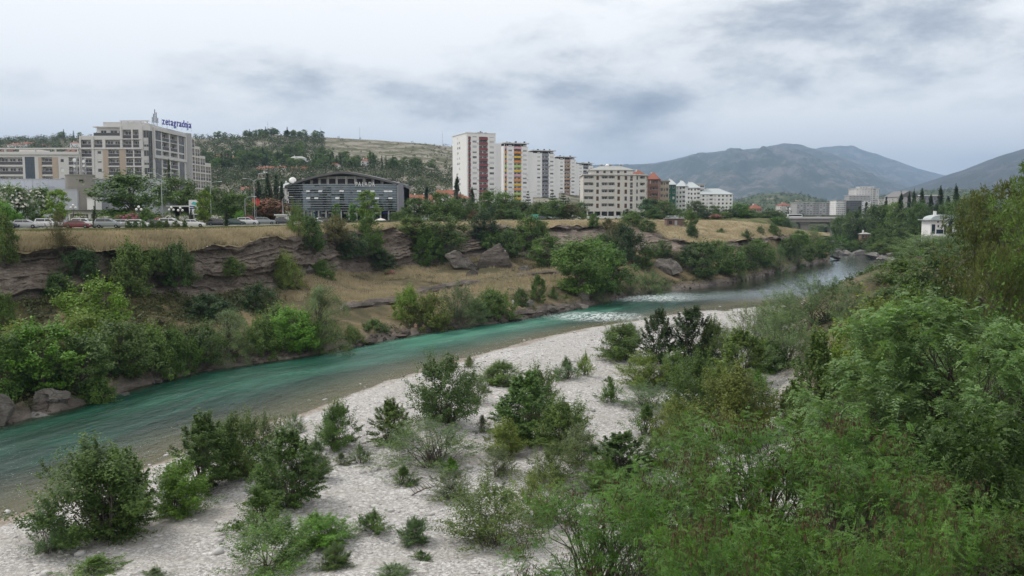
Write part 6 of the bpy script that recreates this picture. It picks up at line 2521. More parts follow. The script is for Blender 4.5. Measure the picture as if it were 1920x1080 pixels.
 F = grid_faces(N + 1, K + 1)
 nb = (N + 1) * (K + 1)
 Fb = F[:, ::-1] + nb
 edge = []
 for i in range(N):
  a = i * (K + 1)
  edge.append((a, a + K + 1, a + K + 1 + nb, a + nb))
  a += K
  edge.append((a + K + 1, a, a + nb, a + K + 1 + nb))
 for j in range(K):
  edge.append((j + 1, j, j + nb, j + 1 + nb))
  a = N * (K + 1) + j
  edge.append((a, a + 1, a + 1 + nb, a + nb))
 obj('roof', np_mesh('roof', V, np.concatenate([F, Fb, np.array(edge)]), [M['roof_dark']], False), B.root)
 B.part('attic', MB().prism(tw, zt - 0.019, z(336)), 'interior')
 # round terrace and dish at the left end
 B.done()
 e = empty('satellite_dish', (xl + 2.2, D - 1.2, PLAT + zt), 0, 'white satellite dish on the left terrace of the glass building', 'dish')
 MB().tube([(0, 0, 0), (0, 0, 1.2)], 0.08, 8).build('pole', M['steel'], e)
 k = MB().lathe([(0.05, 0.0), (0.7, 0.1), (1.25, 0.4), (1.25, 0.46), (0.05, 0.2)], 20).build('dish', M['white'], e, True)
 k.location = (0, 0, 1.3)
 k.rotation_euler = (1.0, 0.3, 0)
 # lettering on the parapet
 s = empty('lettering_sign', (XZ(672, 350, D)[0], D - 5.9, PLAT + z(351.5)), 0.14, 'pale lettering PALADA on the glass building', 'sign')
 adv = 0
 for ch in 'PALADA':
  cu = bpy.data.curves.new('letter', 'FONT')
  cu.body = ch
  cu.size = 2.2
  cu.extrude = 0.06
  cu.offset = 0.02
  t = bpy.data.objects.new('letter', cu)
  COL.objects.link(t)
  bpy.context.view_layer.update()
  me = bpy.data.meshes.new_from_object(t.evaluated_get(bpy.context.evaluated_depsgraph_get()))
  w = t.dimensions.x
  bpy.data.objects.remove(t)
  me.materials.clear()
  me.materials.append(M['white'])
  o = obj('letter', me, s, (adv, 0, 0.3))
  o.rotation_euler = (math.pi / 2, 0, 0)
  adv += w + 0.42
 MB().box(-0.2, adv, 0.12, 0.2, 0.1, 0.2).build('rail', M['alu'], s)
 s.scale = (6.9 / adv, 1, 0.95)


glass_building()


# ---- the row of tower blocks
def tower(px, pyt, D, name_col, cols, label, strip=True, left=True, roof_slab=True, seed=0):
 ang = math.radians(21.5)
 x, zt = XZ(px, pyt, D)
 B = Building('tower_block', x, D, PLAT, ang, label, wall='white_wall')
 H = zt - PLAT
 FW, fin, DP = 17.2, 4.6, 26.0
 nf = 15
 fh = (H - 3.2) / nf
 rr = random.Random(seed)
 ops = []
 wall_ops_fin = []
 for k in range(nf):
  b = 2.6 + k * fh
  st = rr.choice(['w', 's', 's', 'h', 's'])
  ops.append((st, 3.5, 5.9, b + 1.0, b + 2.2, {'frame': 'shutter', 'mull': 3}))
  st = rr.choice(['w', 's', 's', 'h', 's'])
  ops.append((st, 13.6, 16.2, b + 1.0, b + 2.2, {'frame': 'shutter', 'mull': 3}))
  col = cols[k % len(cols)]
  st = rr.random()
  ops.append(('b', 7.3, 12.4, b + 0.05, b + fh - 0.35, {'rail': col, 'frame': 'shutter' if st < 0.6 else 'dark_alu', 'wall': 'white_wall' if st < 0.7 else 'slate'}))
  if strip:
   ops.append(('b', 0.9, 2.3, b + 0.05, b + fh - 0.3, {'rail': col, 'frame': 'shutter'}))
 B.face((0, 0), 0, FW, 0, H - 2.2, ops)
 for k in range(nf):                                   # coloured parapets stand out between the bays
  b = 2.6 + k * fh
  col = cols[k % len(cols)]
  B.part('parapet_panel', MB().box(7.3, 12.4, -0.30, -0.02, b - 0.3, b + 1.05), col)
  if strip:
   B.part('parapet_panel', MB().box(0.9, 2.3, -0.25, -0.02, b - 0.3, b + 1.2), col)
 # projecting white bays
 lops = []
 for k in range(nf):
  b = 2.6 + k * fh
  for u0 in (9.0, 12.4):
   if rr.random() < 0.75:
    lops.append((rr.choice(['w', 'w', 'h']), u0, u0 + rr.choice([1.3, 1.9]), b + 0.9, b + 2.2, {'frame': 'shutter'}))
 # left side runs back from the corner: start at the far end
 B.face((0, DP), -math.pi / 2, DP, 0, H - 2.2, lops)
 B.face((FW, 3.0), 0, fin, 0, H - 5.5, [])
 B.m.quad((FW, 0, 0), (FW, 3, 0), (FW, 3, H - 2.2), (FW, 0, H - 2.2))
 B.m.quad((FW + fin, 3, 0), (FW + fin, DP, 0), (FW + fin, DP, H - 5.5), (FW + fin, 3, H - 5.5))
 B.m.quad((FW, 3, H - 5.5), (FW + fin, 3, H - 5.5), (FW + fin, DP, H - 5.5), (FW, DP, H - 5.5))
 B.m.quad((FW, 3, H - 5.5), (FW, DP, H - 5.5), (FW, DP, H - 2.2), (FW, 3, H - 2.2))
 B.m.quad((FW + fin, DP, 0), (0, DP, 0), (0, DP, H - 2.2), (FW + fin, DP, H - 5.5))
 B.m.quad((0, 0, H - 2.2), (FW, 0, H - 2.2), (FW, DP, H - 2.2), (0, DP, H - 2.2))
 if roof_slab:
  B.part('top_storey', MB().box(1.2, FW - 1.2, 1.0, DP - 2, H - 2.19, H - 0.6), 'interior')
  B.part('roof', MB().box(-0.5, FW + 0.6, -0.8, DP - 0.5, H - 0.6, H), 'light_wall')
 else:
  B.part('top_storey', MB().box(0.02, FW - 0.02, 0.02, DP - 0.02, H - 2.19, H - 0.3), 'white_wall')
  B.part('roof', MB().box(-0.3, FW + 0.3, -0.3, DP + 0.3, H - 0.3, H), 'white_wall')
 for k in range(6):
  xx, yy = rr.uniform(1, FW - 2), rr.uniform(0.5, 6)
  B.part('roof_unit', MB().box(xx, xx + rr.uniform(0.5, 1.3), yy, yy + 0.8, H + 0.01, H + rr.uniform(0.5, 1.2)), 'dark_alu')
 # air conditioners hung on the facade
 for k in range(7):
  f = rr.randrange(nf)
  uu = rr.choice([6.2, 12.6, 16.3])
  B.part('air_conditioner', MB().box(uu, uu + 0.8, -0.35, -0.02, 2.6 + f * fh + 0.5, 2.6 + f * fh + 1.1), 'shutter')
 B.done()


tower(875, 248, 500, 'maroon', ['maroon'], 'tallest white tower block with maroon balcony bands', True, True, False, 1)
tower(944, 267, 577, 'yellow', ['yellow', 'orange_panel', 'pink_panel', 'yellow', 'lime', 'orange_panel'], 'white tower block with yellow and orange balconies', True, True, True, 2)
tower(999, 281, 640, 'slate', ['slate'], 'white tower block with slate grey balconies', False, True, True, 3)
tower(1043, 293, 714, 'tan', ['tan', 'tan', 'pink_wall'], 'white tower block with tan balconies', False, True, True, 4)
tower(1080, 305, 800, 'slate', ['slate', 'light_wall'], 'last and lowest-looking tower block beside the grey apartment block', False, True, True, 5)


# ---- grey apartment block on the edge
def edge_block():
 D = 402.0
 x0 = XZ(1093, 400, D)[0]
 x1 = XZ(1190, 400, D)[0]
 B = Building('apartment_block', x0, D, PLAT, 0, 'grey six-storey apartment block with brown shutters on the cliff edge', wall='cream_wall')
 W = x1 - x0

 def u(px):
  return XZ(px, 360, D)[0] - x0

 def z(py):
  return XZ(1140, py, D)[1] - PLAT

 rows = [(329.7, 336.5), (342, 349.5), (355, 362.7), (368, 375.6), (381.5, 389)]
 rr = random.Random(4)
 ops = []
 for t, b in rows:
  ops += [('b', u(1095), u(1112.5), z(b + 2.2), z(t), {'rail': 'cream_wall', 'wall': 'grey_wall'}),
    ('b', u(1128), u(1139.3), z(b + 2.2), z(t), {'rail': 'cream_wall', 'wall': 'grey_wall'}), ('b', u(1140.6), u(1152.2), z(b + 2.2), z(t), {'rail': 'cream_wall', 'wall': 'grey_wall'}),
    ('b', u(1181.3), u(1186.3), z(b + 2.5), z(t), {'rail': 'rail'})]
  for a in (1118, 1157.6, 1171):
   ops.append((rr.choice(['s', 's', 'w']), u(a), u(a + 4.8), z(b + 0.5), z(t + 0.3), {'frame': 'brown'}))
 for a, b in ((1095, 1100.6), (1102.8, 1112.8), (1115.5, 1126), (1128.3, 1139.4), (1141, 1152.2), (1155.5, 1165), (1167.8, 1177), (1179.5, 1188)):
  ops.append(('o', u(a), u(b), z(405), z(396.5), {}))
 zt = z(328.5)
 B.face((0, 0), 0, W, 0, zt, ops)
 # chamfered right side
 ang = math.radians(38)
 L = 7.2
 ops2 = []
 for t, b in rows:
  ops2 += [('w', 0.9, 1.9, z(b), z(t), {'frame': 'brown'}), ('b', 3.2, 6.4, z(b + 2.2), z(t), {'rail': 'cream_wall', 'wall': 'grey_wall'})]
 B.face((W, 0), ang, L, 0, zt, ops2)
 q = (W + L * math.cos(ang), L * math.sin(ang))
 B.face(q, math.radians(80), 12, 0, zt, [('w', a, a + 1.2, z(b), z(t), {'frame': 'brown'}) for t, b in rows for a in (2, 5, 8)])
 B.m.quad((0, 18, 0), (0, 0, 0), (0, 0, zt), (0, 18, zt))
 plan = [(-0.5, -0.6), (W + 0.2, -0.6), (q[0] + 0.6, q[1] - 0.4), (q[0] + 2.6, q[1] + 12), (W, 18.5), (-0.5, 18.5)]
 B.part('eaves', MB().prism(plan, zt + 0.005, zt + 0.5), 'light_wall')
 a0, a1 = u(1107.5), u(1188)
 za = z(318)
 B.face((a0, 3), 0, a1 - a0, zt + 0.5, za, [('w', a, a + 1.1, zt + 1.1, za - 0.35, {'frame': 'brown'}) for a in np.linspace(2.8, a1 - a0 - 4, 5)], 'cream_wall')
 B.m.quad((a0, 14, zt + 0.5), (a0, 3, zt + 0.5), (a0, 3, za), (a0, 14, za))
 B.m.quad((a1, 3, zt + 0.5), (a1, 14, zt + 0.5), (a1, 14, za), (a1, 3, za))
 zr = z(310)
 m = MB()
 c0, c1 = a0 + 5, a1 - 5
 m.add([(a0 - 0.8, 2.2, za), (a1 + 0.8, 2.2, za), (a1 + 0.8, 15, za), (a0 - 0.8, 15, za), (c0, 7.5, zr), (c1, 7.5, zr), (c1, 9.5, zr), (c0, 9.5, zr),
   (a0 - 0.8, 2.2, za - 0.25), (a1 + 0.8, 2.2, za - 0.25), (a1 + 0.8, 15, za - 0.25), (a0 - 0.8, 15, za - 0.25)],
   [(0, 1, 5, 4), (1, 2, 6, 5), (2, 3, 7, 6), (3, 0, 4, 7), (4, 5, 6, 7), (8, 9, 1, 0), (9, 10, 2, 1), (10, 11, 3, 2), (11, 8, 0, 3), (11, 10, 9, 8)])
 r = B.part('roof', m, 'roof_grey')
 MB().lathe([(1.0, 0), (0.95, 0.5), (0.5, 0.95), (0.05, 1.1)], 14).build('dome', M['white'], r, True, loc=(u(1142), 8.5, zr))
 for px in (1131, 1148, 1168):
  MB().box(-0.5, 0.5, -0.4, 0.4, 0, 0.8).build('chimney', M['concrete'], r, loc=(u(px), 8.3, zr))
 B.part('plinth_fence', MB().box(-0.5, W + 2, -1.6, -1.45, 0, 1.0), 'white_wall')
 B.done()


edge_block()


# ---- plainer blocks
def block(name, px0, px1, pyt, D, dp, wall, label, floors, cols, rz=0.0, roof='flat', roofmat='roof_grey', base=None, wst='w', frame='shutter', glass='glass', balc=(), group=None, zrise=3.0, side=True, wfrac=0.5):
 x0, zt = XZ(px0, pyt, D)
 x1 = XZ(px1, pyt, D)[0]
 zb = PLAT if base is None else base
 W = (x1 - x0) / math.cos(rz)
 H = zt - zb
 B = Building(name, x0, D, zb, rz, label, wall=wall, group=group)
 fh = H / floors
 rr = random.Random(int(px0 * 7 + D))
 ops = []
 for f in range(floors):
  for c in range(cols):
   a = W * (c + 0.5 - wfrac / 2) / cols
   b = W * (c + 0.5 + wfrac / 2) / cols
   if c in balc:
    ops.append(('b', W * (c + 0.08) / cols, W * (c + 0.92) / cols, f * fh + 0.2, f * fh + fh * 0.86, {'rail': wall}))
   else:
    ops.append((wst if rr.random() < 0.75 else 's', a, b, f * fh + fh * 0.32, f * fh + fh * 0.80, {'frame': frame, 'glass': glass}))
 B.face((0, 0), 0, W, 0, H, ops)
 if side:
  n = max(1, int(dp / 4))
  so = [(wst, dp * (k + 0.3) / n, dp * (k + 0.6) / n, f * fh + fh * 0.32, f * fh + fh * 0.8, {'frame': frame, 'glass': glass}) for f in range(floors) for k in range(n)]
  if px0 > 960 or rz < 0:
   B.face((0, dp), -math.pi / 2, dp, 0, H, so)
   B.shell(W, dp, 0, H, ('l',))
  else:
   B.face((W, 0), math.pi / 2, dp, 0, H, so)
   B.shell(W, dp, 0, H, ('r',))
 else:
  B.shell(W, dp, 0, H)
 o = 0.5
 if roof == 'flat':
  B.part('roof', MB().box(-o, W + o, -o, dp + o, H + 0.005, H + 0.45), roofmat)
 elif roof == 'hip':
  m = MB()
  ins = min(W, dp) * 0.42
  m.add([(-o, -o, H), (W + o, -o, H), (W + o, dp + o, H), (-o, dp + o, H), (ins, dp / 2, H + zrise), (W - ins, dp / 2, H + zrise),
    (-o, -o, H - 0.2), (W + o, -o, H - 0.2), (W + o, dp + o, H - 0.2), (-o, dp + o, H - 0.2)],
    [(0, 1, 5, 4), (1, 2, 5), (2, 3, 4, 5), (3, 0, 4), (6, 7, 1, 0), (7, 8, 2, 1), (8, 9, 3, 2), (9, 6, 0, 3), (9, 8, 7, 6)])
  r = B.part('roof', m, roofmat)
  MB().box(-0.3, 0.3, -0.3, 0.3, 0, 1.3).build('chimney', M['white_wall'], r, loc=(W * 0.35, dp * 0.5, H + zrise * 0.7))
 elif roof == 'gable':
  m = MB()
  m.prism_y([(-o, H - 0.05), (W / 2, H + zrise), (W + o, H - 0.05), (W / 2, H + zrise - 0.3)][:3], -o, dp + o)
  r = B.part('roof', m, roofmat)
  B.m.add([(0, -0.01, H), (W, -0.01, H), (W / 2, -0.01, H + zrise * 0.93)], [(0, 1, 2)])
 B.done()
 return B


block('apartment_block', 1199, 1216, 331, 440, 14, 'pink_wall', 'pinkish apartment block half hidden behind the grey edge block', 6, 4, 0.3, 'hip', 'roof_tile', zrise=3.5)
block('apartment_block', 1211, 1233, 336, 452, 14, 'brick_wall', 'red-rendered block with a red and yellow tiled roof', 6, 4, -0.25, 'hip', 'roof_tile', balc=(2, 3), zrise=3.6)
block('apartment_block', 1233, 1253, 340, 470, 12, 'ochre_wall', 'ochre and grey block with rounded balconies', 6, 4, -0.2, 'flat', 'roof_grey', balc=(1, 3))
block('apartment_block', 1251, 1267, 346, 488, 12, 'green_wall', 'narrow block with a dark green front', 6, 2, -0.1, 'hip', 'roof_pale', zrise=3)
block('apartment_block', 1267, 1284, 349, 500, 14, 'white_wall', 'narrow white block right of the dark green front', 7, 3, -0.3, 'hip', 'roof_pale', balc=(2,), zrise=3.2)
block('apartment_block', 1281, 1312, 352, 522, 14, 'white_wall', 'white block with grey balconies in front of the mountain', 7, 5, -0.15, 'hip', 'roof_pale', balc=(1, 4), zrise=3.4)
block('apartment_block', 1308, 1374, 364, 540, 16, 'white_wall', 'wide bright white block with a pale mansard roof', 6, 9, 0.0, 'hip', 'roof_pale', zrise=3.6, balc=(3,))
block('office_block', 1303, 1321, 346, 545, 10, 'light_wall', 'slim stair tower with bluish glass beside the wide white block', 8, 2, 0.0, 'flat', 'roof_pale', glass='blue_glass', wfrac=0.8)
block('house', 1410, 1429, 391, 620, 9, 'pink_wall', 'small pinkish house with a red roof right of the wide white block', 2, 4, 0.1, 'hip', 'roof_tile', zrise=3)
block('apartment_block', 1465, 1484, 385, 1000, 14, 'cream_wall', 'cream far block with a red roof left of the bridge block', 5, 5, 0.15, 'hip', 'roof_tile', zrise=3)
block('apartment_block', 1482, 1494, 388, 980, 14, 'white_wall', 'small white far block under a green roof', 5, 3, 0.0, 'flat', 'green_wall')
block('apartment_block', 1494, 1556, 380.5, 950, 18, 'grey_wall', 'long grey block behind the bridge', 6, 10, 0.05, 'flat', 'light_wall', balc=(2, 5, 6, 9), wfrac=0.45)
block('apartment_block', 1553, 1570, 381, 955, 18, 'grey_wall', 'blind grey end of the long block behind the bridge', 6, 3, 0.05, 'flat', 'light_wall', wfrac=0.25)
block('office_block', 1568, 1594, 375.5, 900, 18, 'white_wall', 'white block with checkered dark windows behind the trees', 7, 7, 0.0, 'flat', 'roof_pale', balc=(1, 4), wfrac=0.5)
block('office_block', 1594, 1616, 376, 890, 14, 'dark_alu', 'blue glass front of the checkered white block', 7, 5, 0.0, 'flat', 'roof_pale', glass='blue_glass', frame='dark_alu', wfrac=0.88)
block('office_block', 1615, 1633, 376, 905, 14, 'white_wall', 'right wing of the checkered white block', 7, 3, 0.05, 'flat', 'roof_pale', wfrac=0.4)
block('hotel_tower', 1605, 1648, 354, 1000, 22, 'light_wall', 'tall pale tower block on the right skyline', 12, 8, 0.0, 'flat', 'light_wall', balc=(6,), wfrac=0.22)
block('hotel_wing', 1592, 1632, 367, 985, 14, 'grey_wall', 'lower grey wing of the tall pale tower', 9, 6, 0.0, 'flat', 'light_wall', wfrac=0.2)
block('hotel_attic', 1612, 1638, 351, 1006, 10, 'light_wall', 'roof pavilion with greenery on the tall pale tower', 1, 5, 0.0, 'flat', 'white_wall', base=XZ(1620, 354, 1000)[1] + 0.47, wfrac=0.6)
block('apartment_block', 1648, 1684, 373, 1100, 18, 'cream_wall', 'long pale block behind the dark trees on the right', 5, 9, 0.0, 'flat', 'roof_grey', wfrac=0.3)
block('gabled_hall', 1686, 1723, 369, 640, 26, 'grey_wall', 'grey gabled hall above the dark trees', 3, 3, 0.0, 'gable', 'roof_dark', zrise=4.4, wfrac=0.12, side=False)
block('flat_hall', 1728, 1762, 367, 660, 20, 'slate', 'dark flat-roofed hall among the cypresses', 3, 6, 0.0, 'flat', 'white_wall', wfrac=0.3, side=False)
block('white_villa_block', 523, 541, 352, 345, 12, 'white_wall', 'white house left of the glass building', 3, 3, 0.0, 'hip', 'roof_pale', zrise=2.2, wfrac=0.3)


# ---- white villa with a barrel roof
def villa():
 D = 370.0
 x0, zb = XZ(1744, 440, D)
 x1 = XZ(1796, 430, D)[0]
 g = near_height(np.array([(x0 + x1) / 2]), np.array([D]))[0]
 zt = XZ(1760, 413, D)[1]
 W = x1 - x0
 H = zt - zb
 B = Building('villa', x0, D, zb, -0.12, 'white villa with a pale barrel roof on the right slope', 'house', wall='white_wall')
 ops = [('g', 0.5, 1.9, 0.4, H * 0.72, {'glass': 'blue_glass'}), ('g', 2.4, 5.2, 0.4, H * 0.36, {'glass': 'blue_glass'}), ('w', 2.8, 3.5, H * 0.5, H * 0.68, {}), ('w', 4.3, 5.0, H * 0.5, H * 0.68, {}),
   ('g', 5.4, 6.2, 0.4, H * 0.72, {'glass': 'blue_glass'}), ('g', 7.2, 8.6, 0.8, H * 0.95, {'glass': 'blue_glass'}), ('w', 2.6, 3.4, H * 0.82, H * 0.94, {}), ('w', 4.4, 5.2, H * 0.82, H * 0.94, {}),
   ('b', 9.2, 11.4, H * 0.35, H * 0.62, {}), ('w', 9.6, 10.6, H * 0.78, H * 0.93, {})]
 B.face((0, 0), 0, W, -3, H, ops)
 B.shell(W, 11, -3, H)
 for u in (6.4, 8.8):
  B.part('column', MB().lathe([(0.28, 0), (0.28, H)], 12, 0, u + 0.2, -0.6), 'white_wall')
 n = 12
 poly = [(W / 2 + (W / 2 - 0.2) * math.cos(math.pi * (1 - k / n)), H + 2.3 * math.sin(math.pi * k / n) ** 0.8) for k in range(n + 1)]
 r = B.part('roof', MB().prism_y(poly, 0.3, 10.7), 'roof_pale')
 B.part('eaves', MB().box(-1.3, W + 1.6, -1.2, 12, H - 0.02, H + 0.28), 'roof_pale')
 MB().box(-0.5, 0.5, -0.5, 0.5, 0, 2.0).build('chimney', M['white_wall'], r, loc=(W * 0.25, 4, H + 1.8))
 B.part('terrace', MB().box(-3.5, W * 0.5, -4, -0.02, -3, -0.4), 'light_wall')
 B.part('wing', MB().box(W + 0.02, W + 4.5, 1.5, 8, -1, H * 0.55), 'white_wall')
 B.part('wing_roof', MB().box(W + 0.02, W + 5, 1, 8.6, H * 0.55 + 0.005, H * 0.55 + 0.25), 'roof_pale')
 B.done()


villa()


def cottage(name, px, pyb, D, w, dp, h, wall, roof, label, rz=0.0, zr=2.0, zb=None, floors=1, hip=True):
 x, z = XZ(px, pyb, D)
 zb = z if zb is None else zb
 B = Building(name, x, D, zb, rz, label, 'house', wall=wall)
 ops = []
 for f in range(floors):
  for a in np.linspace(0.16, 0.84, max(2, int(w / 3))):
   ops.append(('w' if (f + int(a * 10)) % 3 else 's', w * a - 0.5, w * a + 0.5, h * (f + 0.35) / floors, h * (f + 0.78) / floors, {'frame': 'shutter'}))
 B.face((-0, 0), 0, w, -1.5, h, ops)
 B.shell(w, dp, -1.5, h, cap=False)
 o = 0.5
 m = MB()
 if hip:
  ins = min(w, dp) * 0.45
  m.add([(-o, -o, h), (w + o, -o, h), (w + o, dp + o, h), (-o, dp + o, h), (ins, dp / 2, h + zr), (w - ins, dp / 2, h + zr)], [(0, 1, 5, 4), (1, 2, 5), (2, 3, 4, 5), (3, 0, 4), (3, 2, 1, 0)])
 else:
  m.add([(-o, -o, h - 0.15), (w + o, -o, h - 0.15), (w + o, dp + o, h - 0.15), (-o, dp + o, h - 0.15), (-o, dp / 2, h + zr), (w + o, dp / 2, h + zr)], [(0, 1, 5, 4), (2, 3, 4, 5), (1, 2, 5), (3, 0, 4), (3, 2, 1, 0)])
  B.m.add([(0, 0, h), (0, dp, h), (0, dp / 2, h + zr * 0.9)], [(0, 1, 2)])
 r = B.part('roof', m, roof)
 MB().box(-0.3, 0.3, -0.3, 0.3, 0, 1.2).build('chimney', M['white_wall'], r, loc=(w * 0.3, dp * 0.5, h + zr * 0.75))
 B.part('door', MB().box(w * 0.46, w * 0.54, -0.06, -0.01, 0, 2.0), 'brown')
 B.done()


def hill_point(px, py):
 """first point of the hill on the line of sight"""
 col = int(np.argmin(np.abs(HILL_P[60, :, 0] / HILL_P[60, :, 1] - (px - CX) / FPX)))
 c = HILL_P[:, col]
 ys = HORIZ - (c[:, 2] - CAMZ) / c[:, 1] * FPX
 k = np.where(ys[:91] <= py)[0]
 i = k[0] if len(k) else 89
 return c[i], i, col


HOUSES = [
 (14, 284, 15, 2, 'white_wall', 'two-storey house with red roof highest at the far left', True), (2, 292, 12, 1, 'grey_wall', 'low red-roofed house at the left border', False),
 (44, 281, 10, 2, 'white_wall', 'house with a broad red gable right of the highest far left one', False), (70, 282, 10, 1, 'grey_wall', 'small orange-roofed house above the low wing', True),
 (132, 281, 8, 2, 'white_wall', 'white two-storey house beside the big grey building', True), (122, 292, 10, 1, 'cream_wall', 'red-roofed house touching the big grey building', False),
 (402, 302, 11, 1, 'cream_wall', 'red-roofed hill house with a white gable right of the big grey building', False), (431, 311, 9, 2, 'pink_wall', 'pink hill house with an orange hip roof', True),
 (476, 326, 9, 1, 'ochre_wall', 'ochre hill house above the tall cypresses', True), (494, 326, 8, 1, 'white_wall', 'white gabled hill house beside the ochre one', False),
 (514, 324, 11, 1, 'white_wall', 'pale hill house with an orange hip roof in the middle', True), (545, 326, 13, 1, 'roof_tile', 'brick-red hill house with long tiled roof', False),
 (543, 312, 14, 2, 'white_wall', 'flat-looking modern white hill house', True), (573, 313, 12, 1, 'concrete', 'unfinished grey hill house beside the modern white one', True),
 (452, 366, 9, 1, 'white_wall', 'white gabled house low on the hill left of the cypresses', False), (484, 336, 9, 1, 'beige_wall', 'bare beige house below the ochre one', True),
 (614, 320, 9, 1, 'white_wall', 'small white house between pines above the glass building', True), (678, 318, 7, 2, 'white_wall', 'slim white house high among the pines', True),
 (430, 298, 9, 1, 'grey_wall', 'grey-roofed house behind the pink hill house', True), (462, 300, 9, 1, 'white_wall', 'white house deep in the trees above the ochre one', True),
]
for k, (px, py, w, fl, wl, lb, hip) in enumerate(HOUSES):
 p, i, col = hill_point(px, py)
 D = float(p[1])
 cottage('hill_house', px, py, D, w * 1.05, 8, 3.2 * fl, wl if wl != 'roof_tile' else 'brick_wall', 'roof_grey' if 'modern' in lb or 'grey-roofed' in lb or 'bare' in lb else 'roof_tile', lb, 0.25 * ((k * 37) % 5 - 2) / 2, 2.0, float(p[2]), fl, hip)
for px, py, D, w, h, wl, lb, hip in ((742, 372, 380, 9, 4.5, 'white_wall', 'red-roofed house behind the right end of the glass building', True), (765, 376, 400, 10, 4.0, 'cream_wall', 'low long red roof between glass building and towers', False),
          (784, 374, 420, 9, 4.6, 'brick_wall', 'red house with red roof left of the tall conifers', True), (820, 372, 430, 8, 7.5, 'white_wall', 'white gabled house with a red roof beside the tallest tower', False),
          (845, 372, 425, 9, 5.0, 'cream_wall', 'red-roofed house under the tallest tower', True)):
 cottage('town_house', px, py, D, w, 9, h, wl, 'roof_tile', lb, 0.1, 2.2, PLAT + (4.5 if h < 6 else 4), 2 if h > 4.2 else 1, hip)
cottage('boat_house', 1616, 449, 430, 4.2, 4, 2.6, 'brick_wall', 'roof_grey', 'small red hut on the right slope of the narrows', 0.0, 0.9)
cottage('chapel_hut', 1647.5, 429, 470, 2.2, 2.6, 3.0, 'white_wall', 'roof_tile', 'tiny white hut with a red roof above the narrows', 0.0, 2.0)


# ---- shack on the dry slope
def shack():
 D = 318.0
 x0, z0 = XZ(1252, 425, D)
 z0 = float(bank_point(1266, 424)[2])
 D = float(bank_point(1266, 424)[1])
 x0 = XZ(1250, 425, D)[0]
 w = 33 * D / FPX
 e = empty('shack', (x0, D, z0), 0.05, 'patched wooden shack on the dry slope below the white blocks', 'shack')
 h = 2.6
 MB().box(0, w, 0, 3.5, -1.0, h).build('wall', M['rust'], e)
 for k in range(int(w / 0.55)):
  me = _cache.setdefault('plank', MB().box(0, 0.5, -0.06, -0.01, 0.05, h - 0.05).mesh('plank', M['rust']))
  if k % 5 != 2:
   obj('plank', me, e, (k * 0.55, 0, 0))
 MB().box(-0.4, w + 0.4, -0.6, 4.0, h + 0.005, h + 0.16).build('roof', M['steel'], e)
 MB().box(w * 0.12, w * 0.3, -0.09, -0.065, 0.7, 1.9).build('window', M['interior'], e)
 MB().box(w * 0.45, w * 0.6, -0.09, -0.065, 0.0, 2.0).build('door', M['grey_wall'], e)
 MB().box(-0.5, w + 0.5, -1.2, -0.9, -1.2, 0.05).build('terrace', M['concrete'], e)


shack()


# ---- bridge at the narrows
def bridge():
 D = 690.0
 xa, xb = XZ(1440, 412, D)[0], XZ(1640, 412, D)[0]
 zt = XZ(1520, 409, D)[1]
 zb = XZ(1520, 416.5, D)[1]
 e = empty('bridge', (xa, D, 0), 0, 'concrete road bridge over the narrows', 'bridge')
 W = xb - xa
 MB().box(0, W, 0, 12, zb, zt - 0.5).build('girder', M['concrete'], e)
 MB().box(-0.2, W + 0.2, -1.2, 13.2, zt - 0.495, zt).build('deck', M['grey_wall'], e)
 MB().box(0, W, -0.9, -0.75, zt + 0.005, zt + 1.0).build('parapet', M['light_wall'], e)
 MB().box(0, W, 12.75, 12.9, zt + 0.005, zt + 1.0).build('parapet', M['light_wall'], e)
 for px, wd in ((1511, 3.4), (1565, 2.4)):
  u = XZ(px, 420, D)[0] - xa
  m = MB()
  m.add([(u - wd * 1.25, 2, zb - 1.5), (u + wd * 1.25, 2, zb - 1.5), (u + wd * 1.25, 10, zb - 1.5), (u - wd * 1.25, 10, zb - 1.5),
    (u - wd * 1.25, 2, zb - 0.005), (u + wd * 1.25, 2, zb - 0.005), (u + wd * 1.25, 10, zb - 0.005), (u - wd * 1.25, 10, zb - 0.005)],
    [(0, 3, 2, 1), (4, 5, 6, 7), (0, 1, 5, 4), (1, 2, 6, 5), (2, 3, 7, 6), (3, 0, 4, 7)])
  m.add([(u - wd, 3, -2), (u + wd, 3, -2), (u + wd, 9, -2), (u - wd, 9, -2), (u - wd * 0.9, 3.2, zb - 1.52), (u + wd * 0.9, 3.2, zb - 1.52), (u + wd * 0.9, 8.8, zb - 1.52), (u - wd * 0.9, 8.8, zb - 1.52)],
    [(0, 3, 2, 1), (4, 5, 6, 7), (0, 1, 5, 4), (1, 2, 6, 5), (2, 3, 7, 6), (3, 0, 4, 7)])
  m.build('pier', M['concrete'], e)
 # bus crossing the bridge
 xbus = XZ(1479, 405, D)[0]
 b = empty('bus', (xbus, D + 1.5, zt + 0.01), 0, 'white bus crossing the bridge', 'bus')
 L = 11.0
 bd = MB().prism_y([(0, 0.35), (L, 0.35), (L, 2.0), (L - 0.25, 3.05), (L - 0.6, 3.15), (0.15, 3.15), (0, 2.9)], 0, 2.5).build('body', M['white'], b)
 MB().box(0.4, L - 0.5, -0.03, -0.005, 1.5, 2.6).build('window_band', M['car_glass'], b)
 MB().box(L - 0.02, L + 0.02, 0.2, 2.3, 1.4, 2.7).build('windscreen', M['car_glass'], b)
 for x in (1.8, L - 2.2):
  for y in (0.1, 2.1):
   w = MB().lathe([(0.48, 0), (0.48, 0.28)], 14).build('wheel', M['rubber'], b)
   w.location = (x, y + 0.28, 0.48)
   w.rotation_euler = (math.pi / 2, 0, 0)
 return zt


BR_Z = bridge()
